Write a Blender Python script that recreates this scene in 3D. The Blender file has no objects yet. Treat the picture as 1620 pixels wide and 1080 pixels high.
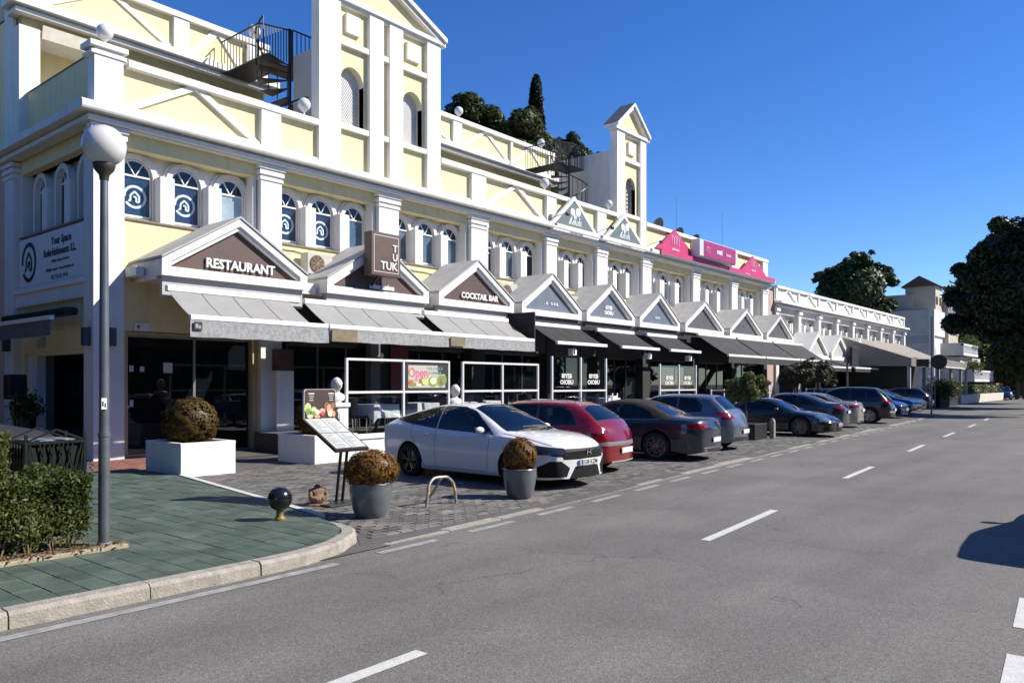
import bpy, bmesh, math, random
from mathutils import Vector, Matrix, noise
R = math.radians
random.seed(7)
SC = bpy.context.scene
COL = SC.collection

# ------------------------------------------------------------------ camera
HEAD = math.atan2(1030, 1240)            # street axis (+X) lies this far right of the view axis
cam_d = bpy.data.cameras.new('camera')
cam = bpy.data.objects.new('camera', cam_d)
COL.objects.link(cam)
cam.location = (0, 0, 1.72)
cam.rotation_euler = (R(90), 0, HEAD - R(90))
cam_d.sensor_width = 36
cam_d.lens = 1240 / 1620 * 36
cam_d.shift_y = (607 - 540) / 1620
cam_d.clip_end = 5000
cam_d.clip_start = 0.05
SC.camera = cam

# ------------------------------------------------------------------ light
SUN_EL, SUN_AZ = R(39), R(-50.3)         # direction towards the sun, azimuth from +X
sun_dir = Vector((math.cos(SUN_EL) * math.cos(SUN_AZ), math.cos(SUN_EL) * math.sin(SUN_AZ), math.sin(SUN_EL)))
world = bpy.data.worlds.new('World')
SC.world = world
world.use_nodes = True
wn = world.node_tree
wn.nodes.clear()
w_out = wn.nodes.new('ShaderNodeOutputWorld')
w_bg = wn.nodes.new('ShaderNodeBackground')
w_sky = wn.nodes.new('ShaderNodeTexSky')
w_sky.sky_type = 'NISHITA'
w_sky.sun_disc = False
w_sky.sun_elevation = SUN_EL
w_sky.sun_rotation = R(90) - SUN_AZ      # Nishita measures from +Y, clockwise
w_sky.altitude = 50
w_sky.air_density = 0.85
w_sky.dust_density = 0.0
w_sky.ozone_density = 5
w_bg.inputs[1].default_value = 0.102
w_hs = wn.nodes.new('ShaderNodeHueSaturation')       # a clear, deep blue winter sky all round
w_hs.inputs['Saturation'].default_value = 1.23
w_hs.inputs['Hue'].default_value = .512
wn.links.new(w_sky.outputs[0], w_hs.inputs['Color'])
wn.links.new(w_hs.outputs[0], w_bg.inputs[0])
wn.links.new(w_bg.outputs[0], w_out.inputs[0])
sun_l = bpy.data.lights.new('sun', 'SUN')
sun_l.energy = 4.6
sun_l.angle = R(0.5)
sun_l.color = (1.0, 0.945, 0.85)
sun = bpy.data.objects.new('sun', sun_l)
sun.rotation_euler = sun_dir.to_track_quat('Z', 'Y').to_euler()
sun.location = (0, -20, 30)
COL.objects.link(sun)
SC.view_settings.view_transform = 'Standard'
SC.view_settings.look = 'None'
SC.view_settings.exposure = 0.8
SC.view_settings.gamma = 1
SC.view_settings.use_curve_mapping = False
SC.render.engine = 'CYCLES'

# ------------------------------------------------------------------ materials
MATS = {}
def M(name, col=None, rough=.6, var=.0, scale=6., bump=0., metal=0., coat=0., spec=.5, col2=None, detail=4, emit=0, space='Object', bscale=None, streak=0):
    """procedural principled material: base colour mottled by noise, fine bump"""
    if name in MATS: return MATS[name]
    m = bpy.data.materials.new(name); m.use_nodes = True
    nt = m.node_tree; b = nt.nodes['Principled BSDF']
    b.inputs['Roughness'].default_value = rough
    b.inputs['Metallic'].default_value = metal
    b.inputs['Coat Weight'].default_value = coat
    b.inputs['Coat Roughness'].default_value = .04
    b.inputs['Specular IOR Level'].default_value = spec
    c = (*col, 1)
    b.inputs['Base Color'].default_value = c
    if var or col2 or bump or streak:
        tc = nt.nodes.new('ShaderNodeTexCoord') if space == 'Object' else nt.nodes.new('ShaderNodeNewGeometry')
        out = tc.outputs['Object'] if space == 'Object' else tc.outputs['Position']
        nz = nt.nodes.new('ShaderNodeTexNoise'); nz.inputs['Scale'].default_value = scale; nz.inputs['Detail'].default_value = detail
        nz.inputs['Roughness'].default_value = .6
        nt.links.new(out, nz.inputs['Vector'])
        if var or col2:
            mx = nt.nodes.new('ShaderNodeMix'); mx.data_type = 'RGBA'
            if col2 is None:
                ca = tuple(max(0, x * (1 - var)) for x in col); cb = tuple(min(1, x * (1 + var)) for x in col)
            else: ca, cb = col, col2
            mx.inputs[6].default_value = (*ca, 1); mx.inputs[7].default_value = (*cb, 1)
            rp = nt.nodes.new('ShaderNodeMapRange'); rp.inputs[1].default_value = .32; rp.inputs[2].default_value = .68
            nt.links.new(nz.outputs[0], rp.inputs[0]); nt.links.new(rp.outputs[0], mx.inputs[0])
            last = mx.outputs[2]
            if streak:
                mp = nt.nodes.new('ShaderNodeMapping'); mp.inputs['Scale'].default_value = (5, 5, .35)
                nt.links.new(out, mp.inputs[0])
                n2 = nt.nodes.new('ShaderNodeTexNoise'); n2.inputs['Scale'].default_value = 1.3; n2.inputs['Detail'].default_value = 6
                nt.links.new(mp.outputs[0], n2.inputs['Vector'])
                r2 = nt.nodes.new('ShaderNodeMapRange'); r2.inputs[1].default_value = .5; r2.inputs[2].default_value = .8
                r2.inputs[3].default_value = 0; r2.inputs[4].default_value = streak
                nt.links.new(n2.outputs[0], r2.inputs[0])
                m2 = nt.nodes.new('ShaderNodeMix'); m2.data_type = 'RGBA'
                m2.inputs[7].default_value = (col[0] * .45, col[1] * .42, col[2] * .38, 1)
                nt.links.new(r2.outputs[0], m2.inputs[0]); nt.links.new(last, m2.inputs[6]); last = m2.outputs[2]
            nt.links.new(last, b.inputs['Base Color'])
        if bump:
            n3 = nt.nodes.new('ShaderNodeTexNoise'); n3.inputs['Scale'].default_value = bscale or scale * 6; n3.inputs['Detail'].default_value = 5
            nt.links.new(out, n3.inputs['Vector'])
            bp = nt.nodes.new('ShaderNodeBump'); bp.inputs['Strength'].default_value = bump; bp.inputs['Distance'].default_value = .02
            nt.links.new(n3.outputs[0], bp.inputs['Height']); nt.links.new(bp.outputs[0], b.inputs['Normal'])
    if emit:
        b.inputs['Emission Color'].default_value = c; b.inputs['Emission Strength'].default_value = emit
    MATS[name] = m
    return m

def leaf_mat(name, ca, cb, transl=.35, scale=1.5, rough=.5):
    if name in MATS: return MATS[name]
    m = bpy.data.materials.new(name); m.use_nodes = True
    nt = m.node_tree; b = nt.nodes['Principled BSDF']; out = nt.nodes['Material Output']
    g = nt.nodes.new('ShaderNodeNewGeometry')
    nz = nt.nodes.new('ShaderNodeTexNoise'); nz.inputs['Scale'].default_value = scale; nz.inputs['Detail'].default_value = 3
    nt.links.new(g.outputs['Position'], nz.inputs['Vector'])
    ad = nt.nodes.new('ShaderNodeMath'); ad.operation = 'MULTIPLY_ADD'; ad.inputs[1].default_value = .55; ad.inputs[2].default_value = -.28
    nt.links.new(g.outputs['Random Per Island'], ad.inputs[0])
    a2 = nt.nodes.new('ShaderNodeMath'); a2.operation = 'ADD'; a2.use_clamp = True
    nt.links.new(ad.outputs[0], a2.inputs[0]); nt.links.new(nz.outputs[0], a2.inputs[1])
    mx = nt.nodes.new('ShaderNodeMix'); mx.data_type = 'RGBA'
    mx.inputs[6].default_value = (*ca, 1); mx.inputs[7].default_value = (*cb, 1)
    nt.links.new(a2.outputs[0], mx.inputs[0]); nt.links.new(mx.outputs[2], b.inputs['Base Color'])
    b.inputs['Roughness'].default_value = rough
    b.inputs['Specular IOR Level'].default_value = .35
    tr = nt.nodes.new('ShaderNodeBsdfTranslucent'); nt.links.new(mx.outputs[2], tr.inputs[0])
    ms = nt.nodes.new('ShaderNodeMixShader'); ms.inputs[0].default_value = transl
    nt.links.new(b.outputs[0], ms.inputs[1]); nt.links.new(tr.outputs[0], ms.inputs[2]); nt.links.new(ms.outputs[0], out.inputs[0])
    MATS[name] = m
    return m

def glass_mat(name, tint, mix=.5, rough=.02, dark=(.004, .005, .006)):
    """pane: tinted see-through + body tint + mirror-like fresnel reflection"""
    if name in MATS: return MATS[name]
    m = bpy.data.materials.new(name); m.use_nodes = True
    nt = m.node_tree; nt.nodes.clear()
    out = nt.nodes.new('ShaderNodeOutputMaterial')
    t = nt.nodes.new('ShaderNodeBsdfTransparent'); t.inputs[0].default_value = (*tint, 1)
    d = nt.nodes.new('ShaderNodeBsdfDiffuse'); d.inputs[0].default_value = (*dark, 1)
    gl = nt.nodes.new('ShaderNodeBsdfGlossy'); gl.inputs['Roughness'].default_value = rough; gl.inputs[0].default_value = (1, 1, 1, 1)
    m1 = nt.nodes.new('ShaderNodeMixShader'); m1.inputs[0].default_value = mix
    nt.links.new(d.outputs[0], m1.inputs[1]); nt.links.new(t.outputs[0], m1.inputs[2])
    fr = nt.nodes.new('ShaderNodeFresnel'); fr.inputs[0].default_value = 1.55
    m2 = nt.nodes.new('ShaderNodeMixShader')
    ge = nt.nodes.new('ShaderNodeNewGeometry'); mf = nt.nodes.new('ShaderNodeMath'); mf.operation = 'MULTIPLY_ADD'   # only the outer face mirrors
    mf.inputs[1].default_value = -1; mf.inputs[2].default_value = 1; nt.links.new(ge.outputs['Backfacing'], mf.inputs[0])
    mm = nt.nodes.new('ShaderNodeMath'); mm.operation = 'MULTIPLY'; nt.links.new(mf.outputs[0], mm.inputs[0]); nt.links.new(fr.outputs[0], mm.inputs[1])
    nt.links.new(mm.outputs[0], m2.inputs[0]); nt.links.new(m1.outputs[0], m2.inputs[1]); nt.links.new(gl.outputs[0], m2.inputs[2])
    nt.links.new(m2.outputs[0], out.inputs[0])
    MATS[name] = m
    return m

# ------------------------------------------------------------------ objects
WM = {}
def wm(o): return WM.get(o.name, Matrix.Identity(4))
def tag(o, label=None, cat=None, group=None, kind=None):
    if label: o['label'] = label
    if cat: o['category'] = cat
    if group: o['group'] = group
    if kind: o['kind'] = kind
    return o
def thing(name, label, cat, loc=(0, 0, 0), rz=0, group=None, parent=None):
    o = bpy.data.objects.new(name, None); COL.objects.link(o)
    o.location = loc; o.rotation_euler = (0, 0, rz); o.empty_display_size = .2
    WM[o.name] = Matrix.Translation(loc) @ Matrix.Rotation(rz, 4, 'Z')
    return tag(o, label, cat, group)
def move(o, loc, rz=0):
    o.location = loc; o.rotation_euler = (0, 0, rz); WM[o.name] = Matrix.Translation(loc) @ Matrix.Rotation(rz, 4, 'Z')
def copy_tree(o, loc=None, rz=None, label=None, parent=None, kids=None):
    c = o.copy(); COL.objects.link(c)
    if parent: c.parent = parent
    if loc is not None: c.location = loc
    if rz is not None: c.rotation_euler = (0, 0, rz)
    if label: c['label'] = label
    WM[c.name] = Matrix.Translation(c.location) @ Matrix.Rotation(c.rotation_euler[2], 4, 'Z')
    for ch in KIDS.get(o.name, []): copy_tree(ch, parent=c)
    if parent: KIDS.setdefault(parent.name, []).append(c)
    return c
KIDS = {}

class MB:
    """collects geometry for ONE mesh object"""
    def __init__(s): s.v = []; s.f = []; s.m = []; s.mats = []; s.sm = []
    def mi(s, m):
        if m is None: return 0
        if m not in s.mats: s.mats.append(m)
        return s.mats.index(m)
    def add(s, vs, fs, m=None, smooth=False):
        n = len(s.v); s.v += [tuple(p) for p in vs]; k = s.mi(m)
        for f in fs: s.f.append([i + n for i in f]); s.m.append(k); s.sm.append(smooth)
        return s
    def box(s, x0, x1, y0, y1, z0, z1, m=None, skip=''):
        if x0 > x1: x0, x1 = x1, x0
        if y0 > y1: y0, y1 = y1, y0
        if z0 > z1: z0, z1 = z1, z0
        vs = [(x0,y0,z0),(x1,y0,z0),(x1,y1,z0),(x0,y1,z0),(x0,y0,z1),(x1,y0,z1),(x1,y1,z1),(x0,y1,z1)]
        fs = [(0,3,2,1),(4,5,6,7),(0,1,5,4),(1,2,6,5),(2,3,7,6),(3,0,4,7)]
        return s.add(vs, fs, m)
    def bbox(s, x0, x1, y0, y1, z0, z1, b=.01, m=None):
        """box with chamfered edges"""
        bm = bmesh.new(); bmesh.ops.create_cube(bm, size=1)
        for v in bm.verts: v.co = Vector(((x0+x1)/2 + v.co.x*(x1-x0), (y0+y1)/2 + v.co.y*(y1-y0), (z0+z1)/2 + v.co.z*(z1-z0)))
        bmesh.ops.bevel(bm, geom=bm.edges[:], offset=b, segments=1, affect='EDGES')
        return s.addbm(bm, m)
    def addbm(s, bm, m=None, smooth=False):
        bm.verts.index_update()
        s.add([v.co for v in bm.verts], [[v.index for v in f.verts] for f in bm.faces], m, smooth); bm.free(); return s
    def prism(s, poly, axis, a0, a1, m=None):
        """extrude 2-D polygon (list of pairs) along axis; pairs are the other two axes in order"""
        def P(p, a): return {'x': (a, p[0], p[1]), 'y': (p[0], a, p[1]), 'z': (p[0], p[1], a)}[axis]
        n = len(poly); vs = [P(p, a0) for p in poly] + [P(p, a1) for p in poly]
        fs = [list(range(n)), list(range(2*n-1, n-1, -1))] + [(i, (i+1) % n, (i+1) % n + n, i + n)[::-1] for i in range(n)]
        ar = sum(poly[i][0]*poly[(i+1)%n][1]-poly[(i+1)%n][0]*poly[i][1] for i in range(n))
        flip = (ar > 0) == (a1 > a0)
        if axis == 'y': flip = not flip
        if not flip: fs = [f[::-1] for f in fs]
        # flip so normals face out
        return s.add(vs, [f[::-1] for f in fs], m)
    def bar(s, p0, p1, w, t, up=(0, 0, 1), m=None):
        """rectangular bar between two points: w across, t along up-ish"""
        p0 = Vector(p0); p1 = Vector(p1); d = (p1 - p0).normalized(); u = Vector(up)
        a = d.cross(u)
        if a.length < 1e-5: a = d.cross(Vector((1, 0, 0)))
        a.normalize(); b = a.cross(d).normalized()
        vs = []
        for p in (p0, p1):
            for sa, sb in ((-1,-1),(1,-1),(1,1),(-1,1)): vs.append(p + a*sa*w/2 + b*sb*t/2)
        return s.add(vs, [(0,1,2,3)[::-1],(4,5,6,7)[::-1],(0,1,5,4),(1,2,6,5),(2,3,7,6),(3,0,4,7)][0:1] + [(4,5,6,7),(0,1,5,4),(1,2,6,5),(2,3,7,6),(3,0,4,7)], m)
    def tube(s, pts, r, n=8, m=None, caps=True, closed=False):
        pts = [Vector(p) for p in pts]; rr = r if isinstance(r, (list, tuple)) else [r]*len(pts)
        ref = None; vs = []
        for i, p in enumerate(pts):
            a = pts[i-1] if i or closed else p; b = pts[(i+1) % len(pts)] if i < len(pts)-1 or closed else p
            d = (b - a).normalized()
            if ref is None: ref = d.orthogonal().normalized()
            ref = (ref - d*ref.dot(d)).normalized(); q = d.cross(ref)
            for k in range(n):
                t = 2*math.pi*k/n; vs.append(p + (ref*math.cos(t) + q*math.sin(t))*rr[i])
        fs = []; L = len(pts)
        for i in range(L if closed else L-1):
            for k in range(n):
                j = (i+1) % L
                fs.append((i*n+k, i*n+(k+1)%n, j*n+(k+1)%n, j*n+k))
        if caps and not closed: fs += [tuple(range(n))[::-1], tuple(range((L-1)*n, L*n))]
        return s.add(vs, fs, m, True)
    def lathe(s, prof, c=(0,0,0), n=24, m=None, smooth=True, axis='z'):
        """profile list of (radius, height)"""
        vs = []; fs = []
        for r, z in prof:
            for k in range(n):
                t = 2*math.pi*k/n
                if axis == 'z': vs.append((c[0]+r*math.cos(t), c[1]+r*math.sin(t), c[2]+z))
                elif axis == 'y': vs.append((c[0]+r*math.cos(t), c[1]+z, c[2]-r*math.sin(t)))
                else: vs.append((c[0]+z, c[1]+r*math.cos(t), c[2]+r*math.sin(t)))
        for i in range(len(prof)-1):
            for k in range(n): fs.append((i*n+k, i*n+(k+1)%n, (i+1)*n+(k+1)%n, (i+1)*n+k))
        fs.append(tuple(range(n))[::-1]); fs.append(tuple(range((len(prof)-1)*n, len(prof)*n)))
        return s.add(vs, fs, m, smooth)
    def ball(s, c, r, n=20, m=None, sc=(1,1,1)):
        prof = [(max(1e-4, math.sin(math.pi*i/(n//2)))*1, -math.cos(math.pi*i/(n//2))) for i in range(n//2+1)]
        vs = []; fs = []
        for a, z in prof:
            for k in range(n):
                t = 2*math.pi*k/n; vs.append((c[0]+r*sc[0]*a*math.cos(t), c[1]+r*sc[1]*a*math.sin(t), c[2]+r*sc[2]*z))
        for i in range(len(prof)-1):
            for k in range(n): fs.append((i*n+k, i*n+(k+1)%n, (i+1)*n+(k+1)%n, (i+1)*n+k))
        return s.add(vs, fs, m, True)
    def xf(s, mat):
        s.v = [tuple(mat @ Vector(p)) for p in s.v]; return s
    def build(s, name, m=None, parent=None, local=False, sharp=35, label=None, kind=None):
        me = bpy.data.meshes.new(name)
        vs = s.v
        if parent is not None and not local:
            inv = wm(parent).inverted(); vs = [tuple(inv @ Vector(p)) for p in vs]
        me.from_pydata(vs, [], s.f)
        if s.mats:
            for q in s.mats: me.materials.append(q)
            me.polygons.foreach_set('material_index', s.m)
        elif m: me.materials.append(m)
        me.polygons.foreach_set('use_smooth', s.sm)
        me.update()
        if any(s.sm): me.set_sharp_from_angle(angle=R(sharp))
        o = bpy.data.objects.new(name, me); COL.objects.link(o)
        if parent is not None:
            o.parent = parent; WM[o.name] = wm(parent).copy(); KIDS.setdefault(parent.name, []).append(o)
        if label: o['label'] = label
        if kind: o['kind'] = kind
        return o
    def solo(s, name, m, label=None, cat=None, group=None, kind=None, sharp=35):
        """top-level single-mesh object with its origin at its base centre"""
        xs = [p[0] for p in s.v]; ys = [p[1] for p in s.v]; zs = [p[2] for p in s.v]
        c = Vector(((min(xs)+max(xs))/2, (min(ys)+max(ys))/2, min(zs)))
        s.v = [(p[0]-c.x, p[1]-c.y, p[2]-c.z) for p in s.v]
        o = s.build(name, m, sharp=sharp); o.location = c; WM[o.name] = Matrix.Translation(c)
        return tag(o, label, cat, group, kind)

def text_mb(txt, size, depth=.01, align='CENTER', m=None, res=2, mb=None, bold=0):
    """flat lettering in the XZ plane facing -Y, centred on the origin baseline"""
    cu = bpy.data.curves.new('lettering', 'FONT'); cu.body = txt; cu.size = size; cu.extrude = depth; cu.align_x = align
    cu.resolution_u = res; cu.offset = bold
    o = bpy.data.objects.new('lettering', cu); COL.objects.link(o)
    dg = bpy.context.evaluated_depsgraph_get()
    me = o.evaluated_get(dg).to_mesh()
    mb = mb or MB()
    mb.add([(v.co.x, -v.co.z, v.co.y) for v in me.vertices], [list(p.vertices) for p in me.polygons], m)
    o.to_mesh_clear(); bpy.data.objects.remove(o); bpy.data.curves.remove(cu)
    return mb
# ================================================================== GROUND
def lerp_pts(pts, x):
    if x <= pts[0][0]:
        (a, b), (c, d) = pts[0], pts[1]
    elif x >= pts[-1][0]:
        (a, b), (c, d) = pts[-2], pts[-1]
    else:
        for (a, b), (c, d) in zip(pts, pts[1:]):
            if a <= x <= c: break
    return b + (d - b) * (x - a) / (c - a)
EDGE = [(-40, 6.15), (4, 6.22), (8.3, 6.45), (14, 6.98), (20, 7.42), (26, 7.9), (33, 8.36), (41, 8.9), (52, 9.9), (62, 11.1), (74, 12.7), (87, 14.6), (99, 16.6), (130, 24)]
def edge(x):
    return sum(lerp_pts(EDGE, x + k) for k in (-2, -1, 0, 1, 2)) / 5
def zpav(x, y): return .012 + .03 * min(1, max(0, (y - edge(x)) / 1.2))
XS = [-40, -20, -10, -4] + [i * 1.0 for i in range(-2, 60)] + [60 + 3 * i for i in range(25)]

asphalt = bpy.data.materials.new('asphalt'); asphalt.use_nodes = True
nt = asphalt.node_tree; b = nt.nodes['Principled BSDF']; b.inputs['Roughness'].default_value = .82
b.inputs['Specular IOR Level'].default_value = .35
g = nt.nodes.new('ShaderNodeNewGeometry')
def nz(scale, det=4, rough=.6):
    n = nt.nodes.new('ShaderNodeTexNoise'); n.inputs['Scale'].default_value = scale; n.inputs['Detail'].default_value = det
    n.inputs['Roughness'].default_value = rough; nt.links.new(g.outputs['Position'], n.inputs['Vector']); return n
vor = nt.nodes.new('ShaderNodeTexVoronoi'); vor.inputs['Scale'].default_value = 95; nt.links.new(g.outputs['Position'], vor.inputs['Vector'])
hs = nt.nodes.new('ShaderNodeSeparateColor'); nt.links.new(vor.outputs['Color'], hs.inputs[0])
r1 = nt.nodes.new('ShaderNodeValToRGB'); e = r1.color_ramp.elements
e[0].position = 0; e[0].color = (.100, .093, .084, 1); e[1].position = 1; e[1].color = (.20, .19, .175, 1)
k = e.new(.35); k.color = (.132, .123, .112, 1); k = e.new(.8); k.color = (.158, .147, .134, 1)
nt.links.new(hs.outputs[0], r1.inputs[0])
big = nz(.55, 5); mr = nt.nodes.new('ShaderNodeMapRange'); mr.inputs[1].default_value = .3; mr.inputs[2].default_value = .7
mr.inputs[3].default_value = .80; mr.inputs[4].default_value = 1.12; nt.links.new(big.outputs[0], mr.inputs[0])
# slightly darker wheel tracks running along the street
sp = nt.nodes.new('ShaderNodeMapping'); sp.inputs['Scale'].default_value = (.05, 1.1, 1); nt.links.new(g.outputs['Position'], sp.inputs[0])
n2 = nt.nodes.new('ShaderNodeTexNoise'); n2.inputs['Scale'].default_value = 1; n2.inputs['Detail'].default_value = 6; nt.links.new(sp.outputs[0], n2.inputs['Vector'])
m2 = nt.nodes.new('ShaderNodeMapRange'); m2.inputs[1].default_value = .35; m2.inputs[2].default_value = .65; m2.inputs[3].default_value = .86; m2.inputs[4].default_value = 1.10
nt.links.new(n2.outputs[0], m2.inputs[0])
mu = nt.nodes.new('ShaderNodeMath'); mu.operation = 'MULTIPLY'; nt.links.new(mr.outputs[0], mu.inputs[0]); nt.links.new(m2.outputs[0], mu.inputs[1])
hv = nt.nodes.new('ShaderNodeHueSaturation'); nt.links.new(r1.outputs[0], hv.inputs['Color']); nt.links.new(mu.outputs[0], hv.inputs['Value'])
# sparse hairline cracks
vc = nt.nodes.new('ShaderNodeTexVoronoi'); vc.feature = 'DISTANCE_TO_EDGE'; vc.inputs['Scale'].default_value = .35
wp = nz(1.6, 5); vm = nt.nodes.new('ShaderNodeVectorMath'); vm.operation = 'MULTIPLY_ADD'
vm.inputs[1].default_value = (.9, .9, .9); nt.links.new(wp.outputs['Color'], vm.inputs[0]); nt.links.new(g.outputs['Position'], vm.inputs[2]); nt.links.new(vm.outputs[0], vc.inputs['Vector'])
cr = nt.nodes.new('ShaderNodeMapRange'); cr.inputs[1].default_value = .0; cr.inputs[2].default_value = .006; cr.inputs[3].default_value = .62; cr.inputs[4].default_value = 1
nt.links.new(vc.outputs['Distance'], cr.inputs[0])
gate = nz(.35, 2); gt = nt.nodes.new('ShaderNodeMath'); gt.operation = 'GREATER_THAN'; gt.inputs[1].default_value = .50; nt.links.new(gate.outputs[0], gt.inputs[0])
mxr = nt.nodes.new('ShaderNodeMix'); mxr.data_type = 'FLOAT'; mxr.inputs[2].default_value = 1; nt.links.new(gt.outputs[0], mxr.inputs[0]); nt.links.new(cr.outputs[0], mxr.inputs[3])
hv2 = nt.nodes.new('ShaderNodeHueSaturation'); nt.links.new(hv.outputs[0], hv2.inputs['Color']); nt.links.new(mxr.outputs[0], hv2.inputs['Value'])
nt.links.new(hv2.outputs[0], b.inputs['Base Color'])
bp = nt.nodes.new('ShaderNodeBump'); bp.inputs['Strength'].default_value = .35; bp.inputs['Distance'].default_value = .005
nt.links.new(vor.outputs['Distance'], bp.inputs['Height']); nt.links.new(bp.outputs[0], b.inputs['Normal'])

concrete = M('kerb_concrete', (.29, .265, .225), .85, var=.22, scale=9, bump=.5, space='P', detail=8)
paint = M('road_paint', (.50, .49, .46), .7, var=.12, scale=12, space='P', detail=8, bump=.2)
paint_worn = M('worn_road_paint', (.34, .33, .31), .75, col2=(.19, .185, .175), scale=7, space='P', detail=9)
earth = M('dry_earth', (.15, .115, .075), .95, var=.3, scale=3, bump=.6, space='P')
paver_m = M('stone_paver', (.112, .103, .094), .8, var=.45, scale=1.7, bump=.5, space='P', bscale=45, detail=9)
paver_l = M('pale_stone_paver', (.155, .142, .128), .8, var=.3, scale=2.1, bump=.5, space='P', bscale=45, detail=9)
paver_d = M('dark_stone_paver', (.080, .073, .067), .8, var=.35, scale=2.5, bump=.5, space='P', bscale=45, detail=9)
joint_m = M('sand_joint', (.085, .08, .072), .95, var=.3, scale=8, space='P')
slab_m = [M('green_slab_%s' % n, c, .75, var=.38, scale=2.6, bump=.35, space='P', bscale=60, detail=9) for n, c in (('mid', (.058, .084, .062)), ('pale', (.068, .093, .071)), ('deep', (.050, .075, .056)))]
brick_m = M('red_brick_paver', (.20, .085, .058), .85, var=.3, scale=3, bump=.4, space='P')

mb = MB(); mb.add([(-600, -600, -.06), (1500, -600, -.06), (1500, 1500, -.06), (-600, 1500, -.06)], [(0, 1, 2, 3)])
mb.solo('ground', earth, 'dry earth ground under and around the street', kind='structure')

def strip(fa, fb, xs, z=0.):
    vs = []; 
    for x in xs: vs += [(x, fa(x), z if not callable(z) else z(x, fa(x))), (x, fb(x), z if not callable(z) else z(x, fb(x)))]
    return vs, [(2*i, 2*i+2, 2*i+3, 2*i+1) for i in range(len(xs)-1)]
mb = MB(); mb.add(*strip(lambda x: edge(x) - 7.6, lambda x: edge(x) + .02, XS)); mb.solo('road', asphalt, 'grey asphalt road curving away to the right', kind='structure')
# opposite pavement, off to the right
mb = MB(); vs = []
for x in XS: vs += [(x, edge(x)-30, .12), (x, edge(x)-7.8, .12)]
mb.add(vs, [(2*i, 2*i+2, 2*i+3, 2*i+1) for i in range(len(XS)-1)])
mb.solo('opposite_pavement', M('opposite_paving', (.16, .15, .14), .85, var=.2, scale=3, space='P'), 'pavement on the far right side of the road', kind='structure')
mb = MB(); vs = []
for x in XS: vs += [(x, edge(x)-7.8, .13), (x, edge(x)-7.6, .13), (x, edge(x)-7.6, -.05)]
mb.add(vs, [f for i in range(len(XS)-1) for f in ((3*i, 3*i+3, 3*i+4, 3*i+1), (3*i+1, 3*i+4, 3*i+5, 3*i+2))])
mb.solo('opposite_kerb', concrete, 'kerb on the far right side of the road', kind='structure')

# parking / terrace paving, beyond the modelled pavers the material takes over
def bound(y):      # left boundary of the stone paving against the green pavement
    return lerp_pts([(6.2, 5.0), (6.6, 5.42), (7.0, 5.68), (7.5, 5.88), (8.1, 6.02), (9.6, 6.28), (13.5, 6.98), (15.2, 7.05), (18, 7.1)], y)
park = thing('parking_pavement', 'grey stone paving of the parking bays between road and terraces', None, (6, 7, 0)); park['kind'] = 'structure'
del_k = [i for i in XS if i >= 5]
mb = MB()
rows = [0, .25, .6, 1.2, 12]
vs = []
for x in del_k:
    for r_ in rows:
        y = edge(x) + .02 + r_
        vs.append((max(x, bound(y)) if x < 9 else x, y, zpav(x, y) - .004))
n = len(rows)
mb.add(vs, [(i*n+j, (i+1)*n+j, (i+1)*n+j+1, i*n+j+1) for i in range(len(del_k)-1) for j in range(n-1)])
pav_mat = bpy.data.materials.new('far_paving'); pav_mat.use_nodes = True
nt = pav_mat.node_tree; b = nt.nodes['Principled BSDF']; b.inputs['Roughness'].default_value = .85
g = nt.nodes.new('ShaderNodeNewGeometry'); br = nt.nodes.new('ShaderNodeTexBrick'); nt.links.new(g.outputs['Position'], br.inputs['Vector'])
br.inputs['Scale'].default_value = 1; br.inputs['Brick Width'].default_value = .22; br.inputs['Row Height'].default_value = .11; br.inputs['Mortar Size'].default_value = .006
br.inputs['Color1'].default_value = (.105, .097, .089, 1); br.inputs['Color2'].default_value = (.085, .078, .072, 1); br.inputs['Mortar'].default_value = (.05, .046, .042, 1)
n1 = nt.nodes.new('ShaderNodeTexNoise'); n1.inputs['Scale'].default_value = 1.2; n1.inputs['Detail'].default_value = 6; nt.links.new(g.outputs['Position'], n1.inputs['Vector'])
mr = nt.nodes.new('ShaderNodeMapRange'); mr.inputs[3].default_value = .6; mr.inputs[4].default_value = 1.4; nt.links.new(n1.outputs[0], mr.inputs[0])
hv = nt.nodes.new('ShaderNodeHueSaturation'); nt.links.new(br.outputs[0], hv.inputs['Color']); nt.links.new(mr.outputs[0], hv.inputs['Value']); nt.links.new(hv.outputs[0], b.inputs['Base Color'])
mb.build('bedding', pav_mat, park)
MB().add([(4.3, 6.28, .008), (5.6, 6.32, .010), (6.6, 7.5, .03), (6.6, 9.9, .035), (6.2, 9.9, .035), (5.7, 8, .025)], [(0, 1, 2, 3, 4, 5)]).build('bedding', pav_mat, park)

CH, SH = math.cos(HEAD), math.sin(HEAD)
def cam_d_uv(x, y, z):
    d = x * CH + y * SH; l = x * SH - y * CH
    if d < .1: return (99, 0, 0)
    return (d, l / d * 1240 + 810, 607 - 1240 * (z - 1.72) / d)
def in_view(x, y, z=0, mx=20):
    d, u, v = cam_d_uv(x, y, z)
    return d > .1 and d < 98 and -mx < u < 1620 + mx and v < 1080 + mx

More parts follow.
